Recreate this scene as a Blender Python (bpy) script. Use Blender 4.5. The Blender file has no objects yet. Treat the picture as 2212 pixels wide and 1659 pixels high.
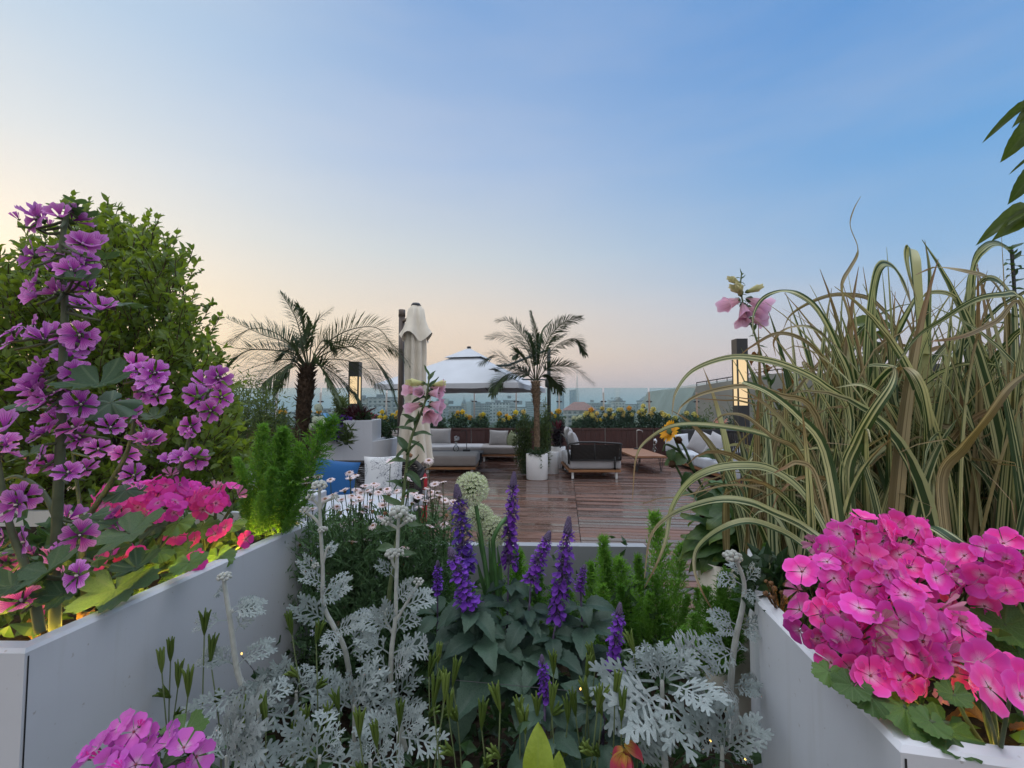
SKY_TOP=3.8; SKY_BACK=1.0; HAZE=.0006
import bpy, math, random
from math import sin, cos, pi, radians as R, atan, atan2, sqrt, exp, floor
from mathutils import Vector as V, Matrix, noise as MN
random.seed(7)
sc = bpy.context.scene
COL = sc.collection
F = 1000.0; PITCH = atan(50.5/1000); CZ = 1.41      # picture-unit focal length, camera pitch and height
def ray(px, py):
    xc = (px-1106)/F; yc = (829.5-py)/F
    return V((xc, cos(PITCH)-yc*sin(PITCH), sin(PITCH)+yc*cos(PITCH)))
def W(px, py, Y):
    d = ray(px, py); t = Y/d.y
    return V((d.x*t, Y, CZ+d.z*t))
def G(px, py, z):
    d = ray(px, py); t = (z-CZ)/d.z
    return V((d.x*t, d.y*t, z))
def S(r, g, b):
    f = lambda c: c/12.92 if c <= .04045 else ((c+.055)/1.055)**2.4
    return (f(r/255), f(g/255), f(b/255))
def U(a, b): return random.uniform(a, b)
def rv(s=1): return V((U(-s, s), U(-s, s), U(-s, s)))

# ------------------------------------------------------------------ nodes
def nd(t, ty, ins=None, **props):
    n = t.nodes.new(ty)
    for k, v in props.items(): setattr(n, k, v)
    for k, v in (ins or {}).items():
        s = n.inputs[k]
        if isinstance(v, bpy.types.NodeSocket): t.links.new(v, s)
        else:
            if hasattr(s.default_value, '__len__') and not isinstance(v, (str,)):
                v = tuple(v); L = len(s.default_value)
                if len(v) == 3 and L == 4: v = v+(1,)
            s.default_value = v
    return n
def mth(t, op, a, b=0.0, c=None, clamp=False):
    ins = {0: a, 1: b}
    if c is not None: ins[2] = c
    return nd(t, 'ShaderNodeMath', ins, operation=op, use_clamp=clamp).outputs[0]
def ramp(t, fac, stops, interp='LINEAR'):
    n = nd(t, 'ShaderNodeValToRGB', {0: fac}); cr = n.color_ramp; cr.interpolation = interp
    while len(cr.elements) > 1: cr.elements.remove(cr.elements[-1])
    for i, (p, c) in enumerate(stops):
        e = cr.elements[0] if i == 0 else cr.elements.new(p)
        e.position = p; e.color = tuple(c)+(1,) if len(c) == 3 else c
    return n.outputs[0]
def mixc(t, fac, a, b, blend='MIX'):
    n = nd(t, 'ShaderNodeMix', data_type='RGBA', blend_type=blend)
    for i, v in ((0, fac), (6, a), (7, b)):
        s = n.inputs[i]
        if isinstance(v, bpy.types.NodeSocket): t.links.new(v, s)
        else: s.default_value = v if i == 0 else tuple(v)+(1,) if len(v) == 3 else v
    return n.outputs[2]
def newmat(name):
    m = bpy.data.materials.new(name); m.use_nodes = True
    t = m.node_tree; t.nodes.clear()
    return m, t
def noise(t, vec, scale, detail=3, rough=.5):
    return nd(t, 'ShaderNodeTexNoise', {'Vector': vec, 'Scale': scale, 'Detail': detail, 'Roughness': rough}).outputs[0]
def finish(t, bsdf):
    o = nd(t, 'ShaderNodeOutputMaterial', {'Surface': bsdf})
def bump(t, h, strength=.3, dist=.01):
    return nd(t, 'ShaderNodeBump', {'Height': h, 'Strength': strength, 'Distance': dist}).outputs[0]

def plain(name, col, rough=.5, var=.12, scale=8, spec=.4, metal=0, bmp=0, bscale=60, sheen=0, bdist=.004):
    m, t = newmat(name)
    tc = nd(t, 'ShaderNodeTexCoord').outputs['Object']
    n1 = noise(t, tc, scale, 4)
    lo = [c*(1-var*2) for c in col]; hi = [min(1, c*(1+var*2)) for c in col]
    c = ramp(t, n1, [(.25, lo), (.75, hi)])
    ins = {'Base Color': c, 'Roughness': rough, 'Specular IOR Level': spec, 'Metallic': metal}
    if sheen: ins['Sheen Weight'] = sheen
    if bmp: ins['Normal'] = bump(t, noise(t, tc, bscale, 3), bmp, bdist)
    finish(t, nd(t, 'ShaderNodeBsdfPrincipled', ins).outputs[0])
    return m

def veinmask(t, uv, kind, k=7, w=.13):
    sep = nd(t, 'ShaderNodeSeparateXYZ', {0: uv}); u, v = sep.outputs[0], sep.outputs[1]
    du = mth(t, 'ABSOLUTE', mth(t, 'SUBTRACT', u, .5))
    if kind == 'pinnate':
        f = mth(t, 'FRACT', mth(t, 'SUBTRACT', mth(t, 'MULTIPLY', v, k), mth(t, 'MULTIPLY', du, 5.0)))
        side = mth(t, 'LESS_THAN', mth(t, 'ABSOLUTE', mth(t, 'SUBTRACT', f, .5)), w*.5)
        mid = mth(t, 'LESS_THAN', du, .035)
        return mth(t, 'MAXIMUM', mth(t, 'MULTIPLY', side, .6), mid)
    if kind == 'radial':          # u = angle fraction, v = radius fraction
        f = mth(t, 'ABSOLUTE', mth(t, 'SUBTRACT', mth(t, 'FRACT', mth(t, 'MULTIPLY', u, k)), .5))
        thr = mth(t, 'SUBTRACT', w, mth(t, 'MULTIPLY', v, w*.7))
        return mth(t, 'LESS_THAN', f, thr)

def leafmat(name, c1, c2, trans=.35, rough=.45, veins=None, vcol=None, k=7, scale=30, spec=.35, tint=None, tips=None, vamt=.55):
    """a leaf: two greens mixed by noise and per-leaf chance, optional veins, thin and translucent"""
    m, t = newmat(name)
    tc = nd(t, 'ShaderNodeTexCoord')
    n1 = noise(t, tc.outputs['Object'], scale, 3)
    rnd = nd(t, 'ShaderNodeObjectInfo').outputs['Random']
    fac = mth(t, 'ADD', mth(t, 'MULTIPLY', n1, .9), mth(t, 'MULTIPLY', mth(t, 'SUBTRACT', rnd, .5), .5))
    c = ramp(t, fac, [(.25, c1), (.7, c2)])
    uv = tc.outputs['UV']
    nrm = None
    if veins:
        vm = veinmask(t, uv, veins, k)
        c = mixc(t, mth(t, 'MULTIPLY', vm, vamt), c, vcol or c2)
        nrm = bump(t, mth(t, 'ADD', mth(t, 'MULTIPLY', vm, -1.0), n1), .35, .002)
    if tips:
        v = nd(t, 'ShaderNodeSeparateXYZ', {0: uv}).outputs[1]
        c = mixc(t, mth(t, 'MULTIPLY', mth(t, 'POWER', v, tips[1]), tips[2]), c, tips[0])
    ins = {'Base Color': c, 'Roughness': rough, 'Specular IOR Level': spec}
    if nrm: ins['Normal'] = nrm
    p = nd(t, 'ShaderNodeBsdfPrincipled', ins).outputs[0]
    tr = nd(t, 'ShaderNodeBsdfTranslucent', {'Color': mixc(t, 1.0, c, tint or (1.3, 1.35, .6), 'MULTIPLY')}).outputs[0]
    finish(t, nd(t, 'ShaderNodeMixShader', {0: trans, 1: p, 2: tr}).outputs[0])
    return m

def petalmat(name, stops, vcol, k=9, w=.2, vlen=.75, trans=.4, huevar=.03, valvar=.25, edge=None):
    """a petal: colour along its length (v), veins fanning from its base (u)"""
    m, t = newmat(name)
    tc = nd(t, 'ShaderNodeTexCoord'); uv = tc.outputs['UV']
    sep = nd(t, 'ShaderNodeSeparateXYZ', {0: uv}); u, v = sep.outputs[0], sep.outputs[1]
    nn = noise(t, tc.outputs['Object'], 60, 2)
    c = ramp(t, mth(t, 'ADD', v, mth(t, 'MULTIPLY', mth(t, 'SUBTRACT', nn, .5), .12)), stops)
    wob = mth(t, 'ADD', u, mth(t, 'MULTIPLY', mth(t, 'SUBTRACT', nn, .5), .05))
    f = mth(t, 'ABSOLUTE', mth(t, 'SUBTRACT', mth(t, 'FRACT', mth(t, 'MULTIPLY', wob, k)), .5))
    vm = mth(t, 'LESS_THAN', f, mth(t, 'MULTIPLY', mth(t, 'SUBTRACT', 1.0, mth(t, 'DIVIDE', v, vlen)), w))
    c = mixc(t, mth(t, 'MULTIPLY', vm, .8), c, vcol)
    rnd = nd(t, 'ShaderNodeObjectInfo').outputs['Random']
    hs = nd(t, 'ShaderNodeHueSaturation', {'Color': c,
        'Hue': mth(t, 'ADD', .5, mth(t, 'MULTIPLY', mth(t, 'SUBTRACT', rnd, .5), huevar)),
        'Value': mth(t, 'ADD', 1.0, mth(t, 'MULTIPLY', mth(t, 'SUBTRACT', mth(t, 'FRACT', mth(t, 'MULTIPLY', rnd, 7.31)), .5), valvar))}).outputs[0]
    p = nd(t, 'ShaderNodeBsdfPrincipled', {'Base Color': hs, 'Roughness': .55, 'Specular IOR Level': .25, 'Sheen Weight': .15}).outputs[0]
    tr = nd(t, 'ShaderNodeBsdfTranslucent', {'Color': hs}).outputs[0]
    finish(t, nd(t, 'ShaderNodeMixShader', {0: trans, 1: p, 2: tr}).outputs[0])
    return m

def emis(name, col, strength):
    m, t = newmat(name)
    finish(t, nd(t, 'ShaderNodeEmission', {'Color': col, 'Strength': strength}).outputs[0])
    return m

# ------------------------------------------------------------------ objects
WM = {}
def reg(o, M): WM[o.name] = M.copy(); return o
def tag(o, label=None, cat=None, group=None, kind=None):
    if label: o['label'] = label
    if cat: o['category'] = cat
    if group: o['group'] = group
    if kind: o['kind'] = kind
    return o
def thing(name, loc, label, cat, group=None):
    o = bpy.data.objects.new(name, None); COL.objects.link(o)
    o.location = loc; o.empty_display_size = .1
    reg(o, Matrix.Translation(V(loc)))
    return tag(o, label, cat, group)
def put(name, mesh, M=None, parent=None):
    """link an object showing a mesh at world matrix M"""
    o = bpy.data.objects.new(name, mesh); COL.objects.link(o)
    M = M or Matrix.Identity(4)
    if parent:
        o.parent = parent; o.matrix_basis = WM[parent.name].inverted() @ M
    else: o.matrix_basis = M
    return reg(o, M)
def frame(pos, z=None, y=None, s=1.0):
    """matrix at pos; z given: local +Z along it (y as a hint); else local +Y along y with z up as far as it can"""
    if z is not None:
        z = V(z).normalized(); h = V(y) if y is not None else V((0, 0, 1))
        x = h.cross(z)
        if x.length < 1e-4: x = V((1, 0, 0)).cross(z)
        if x.length < 1e-4: x = V((0, 1, 0)).cross(z)
        x.normalize(); y = z.cross(x)
    M = Matrix((x, y, z)).transposed().to_4x4()
    sx = s if hasattr(s, '__len__') else (s, s, s)
    return Matrix.Translation(V(pos)) @ M @ Matrix.Diagonal((sx[0], sx[1], sx[2], 1))
def frame_leaf(pos, y, up=(0, 0, 1), s=1.0):
    """matrix with local +Y along y and local +Z as near to 'up' as it can be"""
    y = V(y).normalized(); x = y.cross(V(up))
    if x.length < 1e-3: x = y.cross(V((0, -1, .01)))
    x.normalize(); z = x.cross(y)
    M = Matrix((x, y, z)).transposed().to_4x4()
    sx = s if hasattr(s, '__len__') else (s, s, s)
    return Matrix.Translation(V(pos)) @ M @ Matrix.Diagonal((sx[0], sx[1], sx[2], 1))

class MB:
    def __init__(s): s.v = []; s.f = []; s.uv = []; s.mi = []; s.cm = 0
    def add(s, verts, faces, uvs=None):
        b = len(s.v); s.v.extend([tuple(p) for p in verts])
        for f in faces:
            s.f.append(tuple(i+b for i in f)); s.mi.append(s.cm)
            s.uv.append([uvs[i] for i in f] if uvs else [(.5, .5)]*len(f))
        return b
    def box(s, c, size, M=None):
        x, y, z = [a/2 for a in size]; c = V(c)
        P = [V((i*x, j*y, k*z)) for k in (-1, 1) for j in (-1, 1) for i in (-1, 1)]
        P = [(M @ p if M else p)+c for p in P]
        s.add(P, [(0, 2, 3, 1), (4, 5, 7, 6), (0, 1, 5, 4), (2, 6, 7, 3), (0, 4, 6, 2), (1, 3, 7, 5)])
    def cbox(s, a, b, ch=.01):
        """box a..b with chamfered edges"""
        s.rbox([(p+q)/2 for p, q in zip(a, b)], [q-p for p, q in zip(a, b)], ch, 1)
    def rbox(s, c, size, r, seg=2, M=None, puff=0, n=1):
        """rounded box; puff swells the faces"""
        h = [a/2 for a in size]; r = min([r]+[a*.98 for a in h]); c = V(c)
        def axis(H):
            a = [r*(1-cos(pi/2*i/seg))*1.0 for i in range(seg+1)] if seg > 1 else [0, r]
            pts = [-H+x for x in a]
            for i in range(1, n): pts.append(-H+r+(2*H-2*r)*i/n)
            return pts+[H-x for x in reversed(a)]
        for ax in range(3):
            o = [i for i in range(3) if i != ax]; A, B = axis(h[o[0]]), axis(h[o[1]])
            for sg in (-1, 1):
                vs = []; na, nb = len(A), len(B)
                for a in A:
                    for b in B:
                        p = [0, 0, 0]; p[ax] = sg*h[ax]; p[o[0]] = a; p[o[1]] = b
                        q = [max(-h[i]+r, min(h[i]-r, p[i])) for i in range(3)]
                        d = V(p)-V(q); d.normalize()
                        w = V(q)+d*r
                        if puff:
                            k = 1
                            for i in o: k *= max(0, 1-(p[i]/h[i])**2)
                            w[ax] += sg*puff*k
                        vs.append((M @ w if M else w)+c)
                fs = []
                for i in range(na-1):
                    for j in range(nb-1):
                        f = (i*nb+j, (i+1)*nb+j, (i+1)*nb+j+1, i*nb+j+1)
                        flip = (sg < 0) ^ (ax == 1)
                        fs.append(f[::-1] if flip else f)
                s.add(vs, fs)
    def tube(s, pts, rad, n=6, cap=True, uvl=False):
        pts = [V(p) for p in pts]; m = len(pts)
        if not hasattr(rad, '__len__'): rad = [rad]*m
        vs = []; uvs = []; ref = None
        for i, p in enumerate(pts):
            t = (pts[min(i+1, m-1)]-pts[max(i-1, 0)])
            t = t.normalized() if t.length > 1e-9 else V((0, 0, 1))
            if ref is None: ref = t.orthogonal().normalized()
            ref = (ref-t*ref.dot(t)); ref = ref.normalized() if ref.length > 1e-6 else t.orthogonal().normalized()
            bn = t.cross(ref)
            for k in range(n):
                a = 2*pi*k/n; vs.append(p+(ref*cos(a)+bn*sin(a))*rad[i]); uvs.append((k/n, i/max(1, m-1)))
        fs = [(i*n+k, i*n+(k+1) % n, (i+1)*n+(k+1) % n, (i+1)*n+k) for i in range(m-1) for k in range(n)]
        if cap: fs += [tuple(range(n))[::-1], tuple(range((m-1)*n, m*n))]
        s.add(vs, fs, uvs)
    def lathe(s, prof, c=(0, 0, 0), n=24, M=None):
        c = V(c); vs = []; uvs = []
        for i, (r, z) in enumerate(prof):
            for k in range(n):
                a = 2*pi*k/n; p = V((r*cos(a), r*sin(a), z)); vs.append((M @ p if M else p)+c); uvs.append((k/n, i/(len(prof)-1)))
        fs = [(i*n+k, i*n+(k+1) % n, (i+1)*n+(k+1) % n, (i+1)*n+k) for i in range(len(prof)-1) for k in range(n)]
        s.add(vs, fs, uvs)
    def grid(s, fn, nu, nv, M=None):
        """fn(u,v)->point; u across, v along"""
        vs = []; uvs = []
        for j in range(nv+1):
            for i in range(nu+1):
                p = V(fn(i/nu, j/nv)); vs.append(M @ p if M else p); uvs.append((i/nu, j/nv))
        w = nu+1
        s.add(vs, [(j*w+i, j*w+i+1, (j+1)*w+i+1, (j+1)*w+i) for j in range(nv) for i in range(nu)], uvs)
    def ribbon(s, pts, wid, side=None, fold=.25, up=None):
        """a grass blade: three vertices across, along pts"""
        pts = [V(p) for p in pts]; m = len(pts); vs = []; uvs = []; prev = None
        for i, p in enumerate(pts):
            t = (pts[min(i+1, m-1)]-pts[max(i-1, 0)]).normalized()
            x = side if side is not None else V((1, 0, 0))
            x = x-t*x.dot(t)
            if x.length < .05: x = prev or t.orthogonal()
            x = x.normalized()
            prev = x
            nn = x.cross(t); w = wid[i]
            vs += [p-x*w, p-nn*w*fold, p+x*w]
            for k in range(3): uvs.append((k/2, i/(m-1)))
        s.add(vs, [(i*3+k, i*3+k+1, i*3+k+4, i*3+k+3) for i in range(m-1) for k in range(2)], uvs)
    def mesh(s, name, mats, smooth=True):
        me = bpy.data.meshes.new(name); me.from_pydata(s.v, [], s.f)
        uvl = me.uv_layers.new(name='UVMap')
        flat = [c for f in s.uv for p in f for c in p]
        uvl.data.foreach_set('uv', flat)
        mats = mats if isinstance(mats, (list, tuple)) else [mats]
        for m in mats: me.materials.append(m)
        me.polygons.foreach_set('material_index', s.mi)
        me.polygons.foreach_set('use_smooth', [smooth]*len(s.f))
        me.update()
        return me
    def build(s, name, mats, parent=None, smooth=False, origin=None):
        """link as ONE object; vertices are world coordinates"""
        o = WM[parent.name].to_translation() if parent else (V(origin) if origin is not None else V((0, 0, 0)))
        s.v = [tuple(V(p)-o) for p in s.v]
        return put(name, s.mesh(name, mats, smooth), Matrix.Translation(o), parent)

def spline(pts, n):
    """Catmull-Rom through pts, n samples per span"""
    P = [V(p) for p in pts]
    if len(P) < 2: return P
    P = [P[0]*2-P[1]]+P+[P[-1]*2-P[-2]]
    out = []
    for i in range(1, len(P)-2):
        a, b, c, d = P[i-1:i+3]
        for k in range(n):
            t = k/n
            out.append(.5*((2*b)+(c-a)*t+(2*a-5*b+4*c-d)*t*t+(3*b-a-3*c+d)*t**3))
    out.append(P[-2])
    return out
# ================================================================== camera, sky, sun
cd = bpy.data.cameras.new('camera'); cam = bpy.data.objects.new('camera', cd); COL.objects.link(cam)
cd.sensor_width = 36; cd.lens = 36*F/2212; cd.clip_start = .02; cd.clip_end = 20000
cam.location = (0, 0, CZ); cam.rotation_euler = (pi/2+PITCH, 0, 0); sc.camera = cam
sc.view_settings.view_transform = 'Standard'; sc.view_settings.look = 'None'
sc.view_settings.exposure = 0; sc.view_settings.gamma = 1
sc.cycles.use_denoising = True
sc.cycles.max_bounces = 6; sc.cycles.transparent_max_bounces = 12
sc.cycles.diffuse_bounces = 3; sc.cycles.glossy_bounces = 3; sc.cycles.transmission_bounces = 4; sc.cycles.volume_bounces = 0
sc.cycles.caustics_reflective = False; sc.cycles.caustics_refractive = False
SUN_AZ = R(-52); SUN_EL = R(3.0)      # the sun has just gone, low on the left
wd = bpy.data.worlds.new('World'); sc.world = wd; wd.use_nodes = True
t = wd.node_tree; t.nodes.clear()
tc = nd(t, 'ShaderNodeTexCoord').outputs['Generated']
sep = nd(t, 'ShaderNodeSeparateXYZ', {0: tc}); X, Y, Z = sep.outputs
el = mth(t, 'MULTIPLY', mth(t, 'ARCSINE', mth(t, 'MAXIMUM', mth(t, 'MINIMUM', Z, 1.0), 0.0)), 2/pi)   # 0 horizon .. 1 zenith
h = mth(t, 'SQRT', mth(t, 'ADD', mth(t, 'ADD', mth(t, 'MULTIPLY', X, X), mth(t, 'MULTIPLY', Y, Y)), 1e-6))
ca = mth(t, 'DIVIDE', mth(t, 'ADD', mth(t, 'MULTIPLY', X, sin(SUN_AZ)), mth(t, 'MULTIPLY', Y, cos(SUN_AZ))), h)
ang = mth(t, 'DIVIDE', mth(t, 'ARCCOSINE', mth(t, 'MAXIMUM', mth(t, 'MINIMUM', ca, .9999), -.9999)), R(100), clamp=True)  # 0 at the sun .. 1 away
def e(d): return d/90
near = ramp(t, el, [(0, S(248, 206, 160)), (e(4), S(253, 220, 172)), (e(9), S(254, 234, 196)), (e(15), S(246, 236, 217)), (e(23), S(224, 229, 230)), (e(34), S(192, 213, 233)), (e(60), S(152, 190, 226)), (1, S(140, 178, 220))])
mid = ramp(t, el, [(0, S(208, 182, 190)), (e(3), S(232, 200, 190)), (e(6), S(250, 216, 184)), (e(11), S(244, 222, 200)), (e(18), S(212, 217, 219)), (e(28), S(172, 194, 226)), (e(42), S(132, 170, 220)), (e(60), S(120, 165, 220)), (1, S(130, 170, 220))])
far = ramp(t, el, [(0, S(202, 182, 196)), (e(4), S(212, 194, 204)), (e(8), S(190, 197, 215)), (e(14), S(142, 184, 226)), (e(24), S(106, 166, 224)), (e(36), S(76, 146, 216)), (e(60), S(96, 155, 218)), (1, S(130, 170, 220))])
a1 = nd(t, 'ShaderNodeMapRange', {0: ang, 1: .0, 2: .48}, interpolation_type='SMOOTHSTEP').outputs[0]
a2 = nd(t, 'ShaderNodeMapRange', {0: ang, 1: .40, 2: 1.0}, interpolation_type='SMOOTHSTEP').outputs[0]
grad = mixc(t, a2, mixc(t, a1, near, mid), far)
ns = nd(t, 'ShaderNodeTexNoise', {'Vector': nd(t, 'ShaderNodeMapping', {0: tc, 3: (1.2, 1.2, 6)}).outputs[0], 'Scale': 2.2, 'Detail': 4}).outputs[0]
grad = mixc(t, mth(t, 'MULTIPLY', mth(t, 'SUBTRACT', ns, .42), .30, clamp=True), grad, S(250, 235, 225))   # faint high haze streaks
# unseen sky overhead and behind the viewer is boosted to light the foreground
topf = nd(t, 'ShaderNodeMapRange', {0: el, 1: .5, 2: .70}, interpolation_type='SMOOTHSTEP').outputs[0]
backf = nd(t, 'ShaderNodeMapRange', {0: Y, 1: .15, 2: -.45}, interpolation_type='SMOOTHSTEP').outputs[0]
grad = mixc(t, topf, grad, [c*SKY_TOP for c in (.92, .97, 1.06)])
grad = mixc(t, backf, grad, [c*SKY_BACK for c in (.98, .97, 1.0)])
sky = nd(t, 'ShaderNodeTexSky', sky_type='NISHITA', sun_disc=False, sun_elevation=SUN_EL, sun_rotation=SUN_AZ, altitude=100, air_density=1.0, dust_density=2.0, ozone_density=2.0).outputs[0]
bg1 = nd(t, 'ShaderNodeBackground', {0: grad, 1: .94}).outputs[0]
bg2 = nd(t, 'ShaderNodeBackground', {0: sky, 1: .05}).outputs[0]
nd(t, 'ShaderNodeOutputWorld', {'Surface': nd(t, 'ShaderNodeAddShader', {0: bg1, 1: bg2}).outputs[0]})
sd = bpy.data.lights.new('sun', 'SUN'); so = bpy.data.objects.new('sun', sd); COL.objects.link(so)
sd.energy = .55; sd.angle = R(14); sd.color = (1, .80, .55)
dirv = V((sin(SUN_AZ)*cos(R(6)), cos(SUN_AZ)*cos(R(6)), sin(R(6))))
so.rotation_euler = dirv.to_track_quat('Z', 'Y').to_euler(); so.location = (-20, 20, 10)

# ================================================================== materials
def paintmat():
    m, t = newmat('white_planter_paint')
    ob = nd(t, 'ShaderNodeTexCoord').outputs['Object']
    big = noise(t, ob, 1.6, 4); st = noise(t, nd(t, 'ShaderNodeMapping', {0: ob, 3: (14, 14, 1.1)}).outputs[0], 2.0, 4, .6); sp = noise(t, ob, 85, 2)
    c = ramp(t, big, [(.3, (.54, .56, .60)), (.7, (.585, .605, .64))])
    c = mixc(t, nd(t, 'ShaderNodeMapRange', {0: st, 1: .58, 2: .85, 4: .30}).outputs[0], c, (.40, .39, .36))
    c = mixc(t, nd(t, 'ShaderNodeMapRange', {0: sp, 1: .71, 2: .76, 4: .5}).outputs[0], c, (.25, .22, .18))
    finish(t, nd(t, 'ShaderNodeBsdfPrincipled', {'Base Color': c, 'Roughness': mth(t, 'ADD', .28, mth(t, 'MULTIPLY', st, .3)), 'Specular IOR Level': .4, 'Normal': bump(t, noise(t, ob, 7, 3), .10, .02)}).outputs[0])
    return m
M_white = paintmat()
M_whitepot = plain('white_pot_glaze', (.76, .77, .79), .3, .02, 4)
M_greypanel = plain('grey_panel_paint', (.27, .285, .31), .5, .03, 3)
M_soil = plain('dark_soil', (.03, .022, .015), .95, .35, 30, .1, bmp=.8, bscale=80, bdist=.01)
M_cream = plain('cream_canvas', (.68, .63, .54), .85, .05, 6, .1, bmp=.25, bscale=220, bdist=.001)
M_cream2 = plain('white_canvas', (.50, .53, .57), .85, .03, 3, .1, bmp=.25, bscale=30, bdist=.002)
M_pole = plain('brown_pole_metal', (.085, .065, .055), .4, .08, 10, .4, .3)
M_dark = plain('dark_metal', (.02, .021, .024), .4, .1, 10, .4)
M_darkgreen = plain('dark_green_metal', (.02, .03, .028), .45, .1, 10, .4)
M_rope = plain('dark_rope_weave', (.022, .018, .017), .7, .3, 60, .3, bmp=.5, bscale=300)
M_steel = plain('brushed_steel', (.45, .44, .42), .3, .08, 20, .5, .8)
M_whitemetal = plain('white_metal', (.7, .71, .72), .4, .02, 10)
M_bulbwarm = emis('lamp_diffuser_glow', (1.0, .74, .42), .95)
M_led = emis('led_strip_glow', (1.0, .64, .09), 85.0)
M_led2 = emis('soft_led_strip_glow', (1.0, .68, .10), 20.0)
M_fairy = emis('fairy_light_glow', (1.0, .6, .15), 3.0)

def wood(name, c1, c2, rough, sc_=(1, 12, 12), scale=3):
    m, t = newmat(name)
    tc = nd(t, 'ShaderNodeTexCoord').outputs['Object']
    mp = nd(t, 'ShaderNodeMapping', {0: tc, 3: sc_}).outputs[0]
    n1 = noise(t, mp, scale, 6, .6)
    c = ramp(t, n1, [(.3, c1), (.7, c2)])
    finish(t, nd(t, 'ShaderNodeBsdfPrincipled', {'Base Color': c, 'Roughness': rough, 'Normal': bump(t, n1, .2, .003)}).outputs[0])
    return m
M_teak = wood('teak_wood', (.24, .10, .04), (.40, .20, .09), .45)
M_table = wood('table_wood', (.20, .085, .04), (.33, .16, .08), .5, (1.5, 14, 14))
M_redwood = wood('dark_red_wood', (.035, .011, .010), (.080, .027, .023), .6, (14, 14, 1.2), 4)

def fabric(name, col, var=.08):
    m, t = newmat(name)
    tc = nd(t, 'ShaderNodeTexCoord').outputs['Object']
    n1 = noise(t, tc, 5, 3); n2 = noise(t, tc, 300, 2)
    f = mth(t, 'ADD', mth(t, 'MULTIPLY', n1, .5), mth(t, 'MULTIPLY', n2, .5))
    c = ramp(t, f, [(.3, [x*(1-var*2) for x in col]), (.7, [x*(1+var) for x in col])])
    nr = bump(t, mth(t, 'ADD', mth(t, 'MULTIPLY', n2, .2), n1), .5, .012)
    finish(t, nd(t, 'ShaderNodeBsdfPrincipled', {'Base Color': c, 'Roughness': .9, 'Specular IOR Level': .15, 'Sheen Weight': .25, 'Normal': nr}).outputs[0])
    return m
M_fgrey = fabric('grey_fabric', (.30, .29, .29))
M_fgrey2 = fabric('light_grey_fabric', (.40, .40, .42))
M_ftaupe = fabric('taupe_fabric', (.27, .245, .235))
M_fwhite = fabric('white_fabric', (.47, .50, .55))
M_fblue = fabric('blue_fabric', (.018, .095, .26), .05)
M_fdark = fabric('charcoal_fabric', (.022, .024, .024))
def floral():
    m, t = newmat('floral_print_fabric')
    tc = nd(t, 'ShaderNodeTexCoord').outputs['Object']
    w = nd(t, 'ShaderNodeTexNoise', {'Vector': tc, 'Scale': 9.0, 'Detail': 3.0, 'Distortion': 2.2}).outputs[0]
    line = mth(t, 'LESS_THAN', mth(t, 'ABSOLUTE', mth(t, 'SUBTRACT', mth(t, 'FRACT', mth(t, 'MULTIPLY', w, 9.0)), .5)), .13)
    big = mth(t, 'GREATER_THAN', noise(t, tc, 7, 1), .47)
    c = mixc(t, mth(t, 'MULTIPLY', line, big), (.55, .56, .57), (.13, .14, .17))
    finish(t, nd(t, 'ShaderNodeBsdfPrincipled', {'Base Color': c, 'Roughness': .9, 'Sheen Weight': .2}).outputs[0])
    return m
M_floral = floral()
def greenpat():
    m, t = newmat('olive_pattern_fabric')
    tc = nd(t, 'ShaderNodeTexCoord').outputs['Object']
    v = nd(t, 'ShaderNodeTexVoronoi', {'Vector': tc, 'Scale': 30.0}).outputs['Distance']
    c = ramp(t, v, [(.2, (.10, .12, .06)), (.5, (.22, .25, .14)), (.6, (.12, .14, .07))])
    finish(t, nd(t, 'ShaderNodeBsdfPrincipled', {'Base Color': c, 'Roughness': .9}).outputs[0])
    return m
M_olive = greenpat()
def glassm(name, tint, refl=1.0):
    m, t = newmat(name)
    fr = nd(t, 'ShaderNodeFresnel', {'IOR': 1.45}).outputs[0]
    gl = nd(t, 'ShaderNodeBsdfGlossy', {'Color': (1, 1, 1), 'Roughness': .02}).outputs[0]
    tr = nd(t, 'ShaderNodeBsdfTransparent', {'Color': tint}).outputs[0]
    finish(t, nd(t, 'ShaderNodeMixShader', {0: mth(t, 'MULTIPLY', fr, refl), 1: tr, 2: gl}).outputs[0])
    return m
M_glass = glassm('tinted_fence_glass', (.80, .905, .925), .8)
M_vase = glassm('clear_vase_glass', (.93, .95, .96))

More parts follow.
